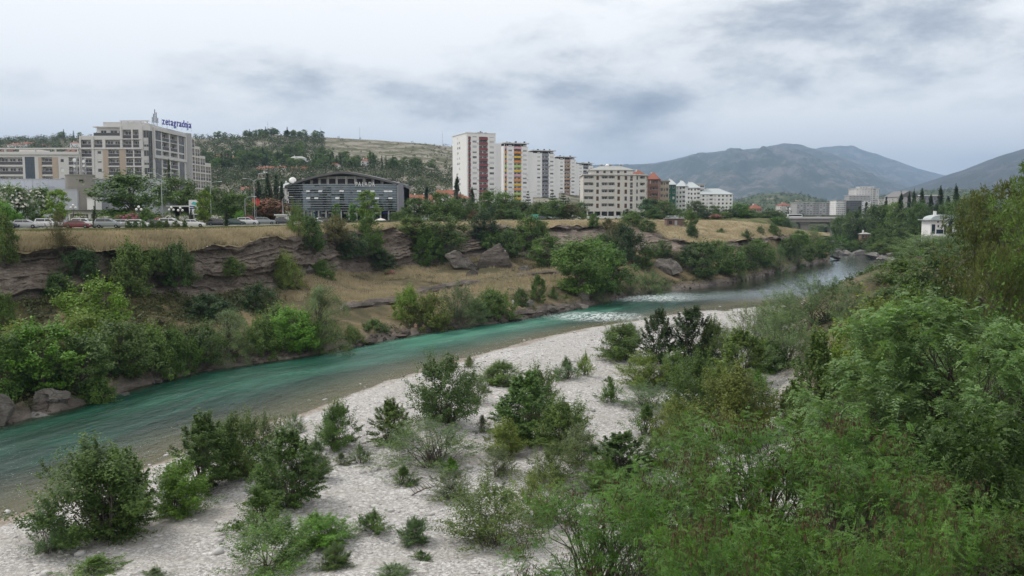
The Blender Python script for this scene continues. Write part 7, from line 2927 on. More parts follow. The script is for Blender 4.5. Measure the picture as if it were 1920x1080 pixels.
# valley floor and slopes behind the bridge
_bx = []
for _yy in np.linspace(700, 1000, 24):
 for _xx in np.linspace(120, 520, 60):
  c_ = 245 + (_yy - 700) * 0.42
  v_ = abs(_xx - c_)
  z_ = -0.3 + 16.2 * np.clip((v_ - 10) / 40, 0, 1) * np.clip(1, 0, 1)
  z_ = max(z_, (min(1, max(0, (_yy - 800) / 140))) * 15.6)
  _bx.append((_xx, _yy, z_ - (0.4 if _xx < 130 or _xx > 510 else 0)))
tag(obj('valley_floor', np_mesh('valley_floor', np.array(_bx), grid_faces(24, 60), [M['plain']], True)), kind='structure')

# ------------------------------------------------------------------ trees and shrubs of the town
# name, kind, px, top y, distance, width in picture units, colour, label
TOWN = [
 ('walnut_tree', 'broad', 238, 331, 196, 124, 'dark', 'big round dark tree before the metal hall'),
 ('street_tree', 'broad', 335, 337, 215, 84, 'dark', 'dark tree in front of the corner of the grey building'),
 ('street_tree', 'broad', 395, 352, 222, 70, 'dark', 'dark tree between the billboard and the cypresses'),
 ('street_tree', 'broad', 440, 365, 228, 70, 'green', 'green tree left of the rusty-flowered crown'),
 ('street_tree', 'street', 381, 357, 180, 30, 'lime', 'young yellow-green poplar beside the billboard'),
 ('street_tree', 'street', 108, 355, 168, 40, 'lime', 'young yellow-green tree behind the white car on the left'),
 ('street_tree', 'broad', 74, 354, 178, 48, 'sage', 'whitish flowering tree left of the yellow-green one'),
 ('street_tree', 'broad', 22, 350, 172, 80, 'sage', 'large flowering tree at the left border'),
 ('street_tree', 'mass', 8, 384, 162, 50, 'bright', 'bright green shrub at the left border'),
 ('street_tree', 'street', 687, 358, 246, 42, 'lime', 'yellow-green street tree in front of the glass building'),
 ('street_tree', 'street', 661, 381, 250, 20, 'bright', 'small bright tree left of the yellow-green street tree'),
 ('street_tree', 'street', 630, 382, 250, 17, 'bright', 'slim small tree in front of the shop columns'),
 ('shrub', 'mass', 686, 412, 242, 38, 'olive', 'round olive shrub below the yellow-green street tree'),
 ('hedge_bush', 'mass', 650, 412, 246, 36, 'deep', 'dark hedge left of the round olive shrub'),
 ('hedge_bush', 'mass', 726, 414, 250, 36, 'deep', 'dark hedge before the red shop panel'),
 ('cypress_tree', 'cypress', 176, 386, 158, 7, 'cypress', 'thin dark cypress before the white car and silver car'),
 ('cypress_tree', 'cypress', 358, 390, 170, 7, 'cypress', 'thin dark cypress below the billboard'),
 ('cypress_tree', 'cypress', 424, 392, 182, 8, 'cypress', 'thin dark cypress right of the dark grey car'),
 ('cypress_tree', 'cypress', 316, 300, 252, 10, 'cypress', 'tall slim cypress against the big grey building'),
 ('cypress_tree', 'cypress', 484, 340, 330, 15, 'cypress', 'left of the tall cypresses beside the glass building'),
 ('cypress_tree', 'cypress', 501, 325, 330, 16, 'cypress', 'middle of the tall cypresses beside the glass building'),
 ('cypress_tree', 'cypress', 517, 328, 330, 14, 'cypress', 'right of the tall cypresses beside the glass building'),
 ('conifer_tree', 'conifer', 528, 345, 325, 24, 'conifer', 'dark spruce at the left end of the glass building'),
 ('rust_tree', 'broad', 502, 374, 236, 74, 'rust', 'wide rusty-flowered tree left of the glass building'),
 ('street_tree', 'broad', 778, 372, 275, 46, 'dark', 'dark tree right of the glass building'),
 ('conifer_tree', 'conifer', 800, 352, 330, 28, 'conifer', 'dark spruce right of the glass building'),
 ('street_tree', 'broad', 826, 362, 280, 66, 'green', 'round green tree before the red roofs'),
 ('conifer_tree', 'conifer', 857, 334, 330, 28, 'conifer', 'tall dark spruce left of the tallest tower'),
 ('conifer_tree', 'conifer', 885, 355, 335, 24, 'conifer', 'lower dark spruce before the tallest tower'),
 ('street_tree', 'broad', 872, 372, 300, 46, 'dark', 'dark tree under the two spruces'),
 ('street_tree', 'broad', 915, 360, 345, 42, 'green', 'green tree at the foot of the tallest tower'),
 ('street_tree', 'broad', 944, 363, 340, 56, 'green', 'broad green tree between the first two towers'),
 ('rust_shrub', 'mass', 888, 396, 292, 18, 'rust', 'reddish shrub left of the very dark round tree'),
 ('conifer_tree', 'cedar', 990, 356, 400, 26, 'conifer', 'bent dark cedar before the second tower'),
 ('street_tree', 'broad', 975, 378, 335, 46, 'dark', 'dark tree below the bent cedar'),
 ('street_tree', 'broad', 1008, 380, 340, 40, 'olive', 'olive tree right of the bent cedar'),
 ('conifer_tree', 'cedar', 1036, 354, 440, 34, 'conifer', 'left of two spreading cedars before the slate tower'),
 ('conifer_tree', 'cedar', 1056, 360, 440, 40, 'conifer', 'right of two spreading cedars before the tan tower'),
 ('street_tree', 'broad', 1040, 376, 345, 44, 'green', 'green tree below the spreading cedars'),
 ('street_tree', 'broad', 1068, 384, 345, 44, 'brown', 'brownish magnolia left of the grey apartment block'),
 ('street_tree', 'broad', 1088, 380, 380, 26, 'dark', 'dark tree touching the grey apartment block'),
 ('street_tree', 'broad', 1176, 392, 350, 18, 'deep', 'dark tree at the right corner of the grey apartment block'),
 ('street_tree', 'broad', 1218, 374, 372, 42, 'teal', 'bluish tree right of the grey apartment block'),
 ('street_tree', 'broad', 1246, 378, 380, 44, 'olive', 'olive tree above the shack'),
 ('street_tree', 'broad', 1226, 392, 350, 32, 'green', 'green bush tree left of the shack'),
 ('street_tree', 'broad', 1272, 392, 370, 24, 'green', 'light tree before the narrow white block'),
 ('street_tree', 'broad', 1306, 378, 372, 42, 'dark', 'dark round tree before the white blocks'),
 ('street_tree', 'broad', 1340, 386, 385, 46, 'dark', 'dark tree before the wide white block'),
 ('oleander_bush', 'mass', 1340, 402, 350, 24, 'rust', 'pinkish flowering shrub on the edge of the golden slope'),
 ('street_tree', 'broad', 1390, 383, 400, 42, 'green', 'green tree right of the wide white block'),
 ('street_tree', 'broad', 1370, 392, 390, 26, 'deep', 'deep green tree beside the wide white block'),
 ('street_tree', 'broad', 1418, 400, 430, 40, 'green', 'green tree behind the golden slope'),
 ('street_tree', 'broad', 1448, 396, 500, 50, 'dark', 'dark trees left of the bridge'),
 ('cypress_tree', 'cypress', 1478, 388, 800, 8, 'cypress', 'slim cypress before the cream far block'),
 ('cypress_tree', 'cypress', 1448, 390, 780, 7, 'cypress', 'slim cypress left of the cream far block'),
 ('street_tree', 'broad', 1462, 402, 560, 30, 'dark', 'dark tree hiding the left end of the bridge'),
 ('conifer_tree', 'cedar', 700, 376, 380, 30, 'conifer', 'dark cedar behind the right end of the glass building'),
 ('rounded_shrub', 'mass', 450, 398, 205, 24, 'bright', 'clipped bright ball shrub before the rusty tree'),
 ('rounded_shrub', 'mass', 274, 393, 185, 34, 'olive', 'round olive shrub before the big dark tree'),
]
for nm, kd, px, yt, D, w, c, lb in TOWN:
 top_plant(nm, kd, px, yt, D, w * 1.08, c, lb, 'bush' if nm in ('shrub', 'hedge_bush', 'rust_shrub', 'oleander_bush', 'rounded_shrub') else 'tree', None,
    'stems' if kd == 'mass' else 'trunk')

SCREEN = [(372, 396, 232), (404, 398, 236), (425, 392, 240), (548, 404, 262), (574, 406, 262), (742, 398, 300), (760, 392, 286), (790, 396, 292), (812, 386, 300), (842, 390, 300), (862, 388, 305), (900, 386, 330), (924, 388, 325),
   (938, 392, 322), (962, 394, 322), (986, 396, 330), (1024, 394, 330), (1052, 396, 350), (1080, 398, 362), (1200, 398, 352), (1236, 402, 345), (1290, 396, 350), (1322, 398, 356), (1360, 398, 372), (1402, 402, 400), (1436, 404, 420),
   (1458, 408, 450), (1474, 414, 430), (1440, 400, 560), (1462, 404, 600), (1410, 396, 560), (1382, 400, 450)]
for k, (px, yt, D) in enumerate(SCREEN):
 where = 'before the dark entrance side' if px < 430 else 'by the glass building' if px < 750 else 'between the glass building and the towers' if px < 880 else 'below the towers' if px < 1090 else 'below the white blocks' if px < 1380 else 'on the flat ground before the bridge'
 zb = None
 top_plant('screen_tree', 'broad' if k % 3 else 'mass', px, yt, D, (34, 28, 40, 24)[k % 4], ('dark', 'green', 'deep', 'olive', 'dark')[k % 5],
    f"{('leafy', 'dense', 'bushy')[k % 3]} {('dark', 'green', 'deep green', 'olive', 'dark')[k % 5]} roadside tree {where}", 'tree', 'roadside trees ' + where, 'trunk' if k % 3 else 'stems', zb)


def blossoms(parent, w, h, n, mat, seed, zlo=0.45):
 """flower heads over the outer crown of a shrub; parent space is in plant units"""
 r = np.random.default_rng(seed)
 d = unit(r.normal(size=(n, 3)))
 d[:, 2] = np.abs(d[:, 2])
 p = d * np.array([w / 2, w / 2, h * 0.55]) * r.uniform(0.82, 1.02, n)[:, None] + np.array([0, 0, h * zlo])
 nr = unit(d + r.normal(size=(n, 3)) * 0.4)
 V = leaf_arrays(p, nr, 0.16 * w / 4 * r.uniform(0.6, 1.4, n), 0.8, r)
 tag(obj('blossoms', leaf_mesh('blossoms', V, r.uniform(0, 1, n), [M[mat]]), parent), kind='stuff')


OLE = [(150, 402, 172, 30, 'white_blossom', 'white oleander right of the thin cypress'), (198, 404, 176, 34, 'white_blossom', 'white oleander under the big dark tree'),
  (224, 402, 178, 24, 'pink_blossom', 'pink oleander under the big dark tree'), (247, 398, 180, 30, 'pink_blossom', 'red oleander beside the olive ball shrub'),
  (318, 400, 182, 26, 'white_blossom', 'white oleander before the dark entrance'), (345, 402, 184, 24, 'white_blossom', 'white oleander below the canopy'),
  (400, 402, 190, 34, 'white_blossom', 'white oleander right of the billboard'), (415, 405, 192, 22, 'white_blossom', 'small white oleander behind the dark grey car'),
  (466, 402, 205, 24, 'pink_blossom', 'pink oleander behind the white hatchback'), (300, 406, 182, 26, 'pink_blossom', 'low pink oleander left of the entrance'),
  (180, 406, 174, 26, 'white_blossom', 'low white oleander behind the silver car'), (370, 408, 186, 22, 'white_blossom', 'low white oleander under the billboard'),
  (1342, 401, 349, 22, 'pink_blossom', 'pink oleander on the rim of the golden slope'), (619, 512, None, 16, 'pink_blossom', 'pink oleander on the dry bench')]
for k, (px, yt, D, w, bm_, lb) in enumerate(OLE):
 if D is None:
  p = bank_point(730, 516)
  e = plant('oleander_bush', 'mass', (p[0], p[1], p[2] - 0.2), 2.4, 1.5, 'olive', lb, 'bush', None, 'stems')
 else:
  e = top_plant('oleander_bush', 'mass', px, yt, D, w, 'olive', lb, 'bush', None, 'stems')
 blossoms(e, 8, 6, 420, bm_, 200 + k)
for o in list(COL.objects):
 if o.get('label') == 'wide rusty-flowered tree left of the glass building':
  blossoms(o, 8, 9, 420, 'rust_blossom', 300, 0.5)
 if o.get('label') in ('whitish flowering tree left of the yellow-green one', 'large flowering tree at the left border'):
  blossoms(o, 8, 9, 170, 'white_blossom', 301, 0.5)

# low clipped bushes along the lawn
for k, (px, w, c) in enumerate(((240, 14, 'dark'), (254, 12, 'dark'), (268, 12, 'olive'), (284, 12, 'dark'), (298, 16, 'green'), (312, 14, 'dark'), (330, 12, 'olive'), (346, 12, 'dark'))):
 D = 156 + k
 x, _ = XZ(px, 420, D)
 plant('lawn_bush', 'mass', (x, D, PLAT - 0.05), w * D / FPX, 1.3, c, ['small clipped bush on the lawn, %s from the left' % n for n in ('first', 'second', 'third', 'fourth', 'fifth', 'sixth', 'seventh', 'eighth')][k], 'bush', 'clipped bushes along the lawn', 'stems')

# ------------------------------------------------------------------ right hillside: dark pines, cypresses, scrub
RSLOPE = [
 ('hill_pine', 'broad', 1600, 398, 470, 56, 'dark', 'dark tree at the right end of the bridge'), ('hill_cypress', 'cypress', 1612, 388, 520, 14, 'cypress', 'cypress before the blue glass front'),
 ('hill_cypress', 'cypress', 1625, 380, 500, 16, 'cypress', 'tall cypress before the tall pale tower'), ('hill_cypress', 'cypress', 1590, 392, 520, 12, 'cypress', 'cypress before the checkered white block'),
 ('hill_pine', 'broad', 1650, 386, 440, 60, 'dark', 'dark pine above the tiny white hut'), ('hill_pine', 'broad', 1628, 408, 460, 50, 'deep', 'deep green pine left of the tiny white hut'),
 ('hill_pine', 'broad', 1680, 380, 430, 60, 'olive', 'olive pine in the middle of the right slope'), ('hill_pine', 'broad', 1700, 400, 410, 54, 'dark', 'dark pine left of the villa'),
 ('hill_pine', 'broad', 1728, 382, 400, 46, 'green', 'round light green tree behind the villa'), ('hill_cypress', 'cypress', 1662, 370, 440, 12, 'cypress', 'pointed cypress left on the right skyline'),
 ('hill_conifer', 'conifer', 1690, 366, 430, 29, 'conifer', 'dark spruce below the gabled hall'), ('hill_conifer', 'conifer', 1705, 366, 425, 27, 'conifer', 'second dark spruce below the gabled hall'),
 ('hill_conifer', 'conifer', 1714, 362, 420, 27, 'conifer', 'third dark spruce below the gabled hall'), ('hill_conifer', 'conifer', 1729, 359, 415, 29, 'conifer', 'spruce right of the gabled hall'),
 ('hill_conifer', 'conifer', 1746, 368, 410, 32, 'conifer', 'spruce before the dark flat hall'), ('hill_conifer', 'conifer', 1764, 354, 400, 29, 'conifer', 'tall pointed spruce right of the flat hall'),
 ('hill_conifer', 'conifer', 1793, 352, 390, 35, 'conifer', 'tallest pointed spruce on the right skyline'), ('hill_conifer', 'conifer', 1778, 372, 395, 32, 'conifer', 'spruce between the two tall pointed ones'),
 ('hill_pine', 'broad', 1760, 384, 390, 50, 'deep', 'deep green tree behind the villa roof'), ('hill_pine', 'broad', 1790, 380, 380, 60, 'dark', 'dark tree right of the villa roof'),
 ('hill_pine', 'broad', 1815, 372, 350, 70, 'dark', 'dark tree left of the big right pine on the skyline'), ('hill_pine', 'broad', 1850, 366, 300, 90, 'dark', 'dark tree behind the big right pine'),
 ('hill_pine', 'broad', 1700, 428, 390, 60, 'dark', 'dark tree below left of the villa'), ('hill_pine', 'broad', 1660, 430, 420, 50, 'green', 'green tree on the slope below the tiny hut'),
 ('hill_cypress', 'cypress', 1716, 436, 372, 12, 'cypress', 'dark cypress in front of the villa terrace'), ('hill_scrub', 'mass', 1590, 440, 470, 50, 'green', 'green scrub on the right bank of the narrows'),
 ('hill_scrub', 'mass', 1630, 446, 430, 60, 'green', 'green scrub right of the red hut'), ('hill_scrub', 'mass', 1670, 452, 400, 60, 'olive', 'olive scrub above the pale shore rocks'),
 ('hill_scrub', 'mass', 1600, 454, 440, 40, 'green', 'green scrub below the red hut'), ('hill_scrub', 'mass', 1700, 456, 370, 56, 'green', 'green scrub below the villa terrace'),
 ('hill_scrub', 'mass', 1765, 448, 340, 60, 'green', 'green scrub under the villa'), ('hill_scrub', 'mass', 1800, 440, 310, 80, 'dark', 'dark scrub right below the villa'),
 ('hill_scrub', 'mass', 1845, 440, 270, 70, 'green', 'green scrub on the slope left of the big right pine'), ('hill_scrub', 'mass', 1650, 460, 410, 40, 'sage', 'sage scrub among the pale shore rocks'),
 ('hill_pine', 'broad', 1575, 408, 560, 40, 'dark', 'dark tree under the right part of the bridge'), ('hill_pine', 'broad', 1545, 424, 720, 46, 'dark', 'dark trees seen through the bridge'),
 ('hill_pine', 'broad', 1530, 428, 740, 40, 'deep', 'deep green trees behind the bridge pier'), ('hill_pine', 'broad', 1565, 426, 720, 40, 'dark', 'dark trees right of the bridge pier'),
 ('hill_scrub', 'mass', 1640, 504, 236, 64, 'green', 'green scrub on the inside of the river bend'),
 ('hill_scrub', 'mass', 1672, 494, 246, 66, 'olive', 'olive scrub above the inside of the river bend'),
 ('hill_scrub', 'mass', 1700, 486, 262, 66, 'dark', 'dark scrub between the river bend and the villa slope'),
 ('hill_scrub', 'mass', 1720, 470, 330, 70, 'dark', 'dark scrub at the right shore bend'), ('hill_scrub', 'mass', 1780, 470, 260, 90, 'green', 'green scrub left of the dark broad tree'),
]
for nm, kd, px, yt, D, w, c, lb in RSLOPE:
 t = at_y(px, yt, D)
 g = ground_xy(t[0], t[1]) if D < 640 else (t[0], t[1], 1.0)
 h = max(2.5, t[2] - g[2])
 plant(nm, kd, (t[0], t[1], t[2] - h), w * D / FPX, h, c, lb, 'tree' if nm != 'hill_scrub' else 'bush', None, 'trunk' if kd != 'mass' else 'stems')


def right_cover():
 r = np.random.default_rng(33)
 n = 3200
 y = r.uniform(20, 520, n)
 x = np.interp(y, TOE[:, 1], TOE[:, 0]) + r.uniform(0, 1, n) ** 1.3 * 110 + 0.5
 k = x / y < 0.66
 x, y = x[k], y[k]
 P = np.c_[x, y, near_height(x, y)]
 n = len(P)
 kk = 30
 c = np.repeat(np.arange(n), kk)
 rad = r.uniform(0.7, 1.9, n)
 d = unit(r.normal(size=(n * kk, 3)))
 d[:, 2] = np.abs(d[:, 2])
 pos = P[c] + d * (rad[c] * r.uniform(0.3, 1, n * kk))[:, None]
 nrm = unit(d + np.array([0, 0, 0.6]) + r.normal(size=(n * kk, 3)) * 0.5)
 V = leaf_arrays(pos, nrm, 0.24 * r.uniform(0.6, 1.4, n * kk), 0.5, r)
 tint = np.clip(0.7 * r.uniform(0, 1, n)[c] + 0.3 * r.uniform(0, 1, n * kk), 0, 1)
 o = obj('undergrowth', leaf_mesh('undergrowth', V, tint), color=(0.058, 0.085, 0.028))
 tag(o, 'green undergrowth covering the right-hand bank below the trees', 'undergrowth', kind='stuff')


right_cover()


# ------------------------------------------------------------------ the wooded hill
def hill_wood():
 r = np.random.default_rng(44)
 nr_, nc = 90, HILL_P.shape[1]
 N = 20000
 i = r.uniform(2, 88.9, N)
 j = r.uniform(0, nc - 1.01, N)
 i0, j0 = i.astype(int), j.astype(int)
 fi, fj = (i - i0)[:, None], (j - j0)[:, None]
 P = HILL_P[i0, j0] * (1 - fi) * (1 - fj) + HILL_P[i0 + 1, j0] * fi * (1 - fj) + HILL_P[i0, j0 + 1] * (1 - fi) * fj + HILL_P[i0 + 1, j0 + 1] * fi * fj
 px = CX + P[:, 0] / P[:, 1] * FPX
 py = HORIZ - (P[:, 2] - CAMZ) / P[:, 1] * FPX
 patch = fbm(px * 0.012, py * 0.03, 0, 3, 66)
 dens = np.where(px < 610, 0.95 + 0.35 * patch, np.where(py > 300 + (px - 650) * 0.10, 0.62 + 0.5 * patch, 0.05 + 0.20 * np.clip(patch, 0, 1)))
 dens = np.where((px > 480) & (px < 640) & (py > 275) & (py < 300), dens * 0.55, dens)
 keep = (r.uniform(size=N) < dens * 0.62) & (px > -120) & (px < 1010) & (py < 388)
 # hidden behind buildings: skip
 keep &= ~((px > 155) & (px < 370) & (py > 262)) & ~((px < 150) & (py > 296)) & ~((px > 850) & (py > 290))
 P, px, py = P[keep], px[keep], py[keep]
 bare = (px > 620) & (py < 300 + (px - 650) * 0.10)
 size = np.where(bare, r.uniform(1.8, 4.5, len(P)), r.uniform(4.5, 9.5, len(P)))
 show = size / P[:, 1] * (1 + 0.8 * (py < 262) + 0.5 * (py < 320)) * np.where((py > 345) & (px > 380), 0.4, 1)
 order = np.argsort(-show)
 first, rest = order[:270], order[270:]
 for q in first:
  s = float(size[q])
  if bare[q]:
   nm, kd, c, lb, gp = 'hill_bush', 'farbush', 'dark', 'small dark bush dotted over the bare stony hillside', 'bushes on the bare hillside'
  elif r.uniform() < 0.16:
   nm, kd, c, lb, gp = 'hill_cypress_tree', 'cypress', 'cypress', 'dark pointed cypress on the wooded hill', 'cypresses on the hill'
  else:
   reg = ('left of the big grey building', 'between the big grey building and the glass building', 'above the glass building', 'towards the towers')[0 if px[q] < 160 else 1 if px[q] < 520 else 2 if px[q] < 700 else 3]
   hgt = 'on the skyline' if py[q] < 268 else 'on the middle slope' if py[q] < 310 else 'low on the hill'
   nm, kd, c, lb, gp = 'hill_pine_tree', 'farpine', ('deep', 'dark', 'dark', 'green', 'olive')[int(r.integers(5))], f'dark pine {hgt} {reg}', f'hill pines {hgt} {reg}'
  w = s * (0.28 if kd == 'cypress' else 1.0)
  h = s * (1.4 if kd == 'cypress' else 0.75 if bare[q] else 1.0)
  plant(nm, kd, (P[q, 0], P[q, 1], P[q, 2] - 0.3), w, h, c, lb, 'bush' if bare[q] else 'tree', gp, parts=False, wood='trunk' if kd != 'farbush' else 'stems')
 P, s = P[rest], size[rest]
 n = len(P)
 kk = 32
 c = np.repeat(np.arange(n), kk)
 d = unit(r.normal(size=(n * kk, 3)))
 q = r.uniform(0.55, 1, n * kk)
 lump = 1 + 0.25 * np.sin(d[:, 0] * 5 + c) * np.cos(d[:, 1] * 5 + c * 1.7)
 pos = P[c] + d * (s[c] * 0.5 * q * lump)[:, None] * np.array([1, 1, 0.85]) + np.array([0, 0, 1.0]) * (s[c] * 0.45)[:, None]
 nrm = unit(d + np.array([0, 0, 0.4]) + r.normal(size=(n * kk, 3)) * 0.45)
 V = leaf_arrays(pos, nrm, (0.068 * s[c] + 0.12) * r.uniform(0.7, 1.3, n * kk), 0.7, r)
 tint = np.clip(0.6 * r.uniform(0, 1, n)[c] + 0.35 * r.uniform(0, 1, n * kk), 0, 1)
 o = obj('hill_wood', leaf_mesh('hill_wood', V, tint), color=(0.040, 0.062, 0.026))
 tag(o, 'dense pine wood and scrub covering the hill behind the town', 'wood', kind='stuff')


hill_wood()


def far_scrub():
 """trees that read as one mass between the town and the mountains"""
 r = np.random.default_rng(55)
 pts, sz = [], []
 for n, a0, a1, d0, d1, s0, s1 in ((420, 1100, 1640, 620, 1500, 5, 9), (260, 1620, 1990, 480, 1200, 6, 10), (200, 640, 1100, 420, 560, 4, 8), (300, 380, 640, 380, 520, 4, 8)):
  px = r.uniform(a0, a1, n)
  D = r.uniform(d0, d1, n)
  x = (px - CX) / FPX * D
  z = np.full(n, PLAT - 0.5)
  if a0 == 380 or a0 == 640:
   cj = np.argmin(np.abs(HILL_P[60, :, 0][None] / HILL_P[60, :, 1][None] - ((px - CX) / FPX)[:, None]), 1)
   for q in range(n):
    cc = HILL_P[:90, cj[q]]
    z[q] = np.interp(D[q], cc[:, 1], cc[:, 2])
  ok = ~((D < 900) & (np.abs(x - (245 + (D - 700) * 0.42)) < 42) & (D > 560)) & ~((a0 == 1620) & (x < 0.42 * D - 10) & (D < 560)) & ~((D > 685) & (D < 712) & (x > 190) & (x < 290))
  ok &= ~((px > 1090) & (px < 1400) & (D < 690))
  pts.append(np.c_[x, D, z][ok])
  sz.append(r.uniform(s0, s1, n)[ok])
 # knoll
 n = 700
 i, j = r.integers(2, 39, n), r.integers(0, KNOLL_P.shape[1], n)
 pts.append(KNOLL_P[i, j])
 sz.append(r.uniform(5, 12, n))
 P, s = np.concatenate(pts), np.concatenate(sz)
 n = len(P)
 kk = 42
 c = np.repeat(np.arange(n), kk)
 d = unit(r.normal(size=(n * kk, 3)))
 lump = 1 + 0.25 * np.sin(d[:, 0] * 5 + c) * np.cos(d[:, 1] * 5 + c * 1.7)
 pos = P[c] + d * (s[c] * 0.5 * r.uniform(0.6, 1, n * kk) * lump)[:, None] + np.array([0, 0, 1.0]) * (s[c] * 0.4)[:, None]
 nrm = unit(d + np.array([0, 0, 0.4]) + r.normal(size=(n * kk, 3)) * 0.45)
 V = leaf_arrays(pos, nrm, (0.095 * s[c] + 0.05) * r.uniform(0.7, 1.3, n * kk), 0.7, r)
 tint = np.clip(0.6 * r.uniform(0, 1, n)[c] + 0.35 * r.uniform(0, 1, n * kk), 0, 1)
 o = obj('distant_wood', leaf_mesh('distant_wood', V, tint), color=(0.045, 0.070, 0.028))
 tag(o, 'distant trees merging into one green mass beyond the town', 'wood', kind='stuff')


far_scrub()


# ------------------------------------------------------------------ road, cars, lamps
def road():
 pts = [(-120, 150), (0, 157), (150, 162), (300, 170), (450, 193), (560, 214), (640, 236), (760, 278), (880, 320), (1000, 345), (1090, 372)]
 L, R_ = [], []
 P = np.array([at_y(px, 420, D)[:2] for px, D in pts])
 for i, p in enumerate(P):
  d = unit(P[min(i + 1, len(P) - 1)] - P[max(i - 1, 0)])
  nrm = np.array([-d[1], d[0]])
  L.append(p - nrm * 3.5)
  R_.append(p + nrm * 9)
 m = MB()
 for i in range(len(P) - 1):
  m.quad((*L[i], PLAT + 0.012), (*L[i + 1], PLAT + 0.012), (*R_[i + 1], PLAT + 0.012), (*R_[i], PLAT + 0.012))
 tag(m.build('road', M['asphalt']), kind='structure')
 k = MB()
 for i in range(len(P) - 1):
  a, b = np.array(L[i]), np.array(L[i + 1])
  d = unit(b - a)
  nn = np.array([-d[1], d[0]]) * 0.2
  k.add([(*(a - nn), PLAT - 0.05), (*(b - nn), PLAT - 0.05), (*b, PLAT - 0.05), (*a, PLAT - 0.05), (*(a - nn), PLAT + 0.13), (*(b - nn), PLAT + 0.13), (*b, PLAT + 0.13), (*a, PLAT + 0.13)],
    [(0, 3, 2, 1), (4, 5, 6, 7), (0, 1, 5, 4), (1, 2, 6, 5), (2, 3, 7, 6), (3, 0, 4, 7)])
 tag(k.build('kerb', M['light_wall']), kind='structure')


road()
CARS = {}


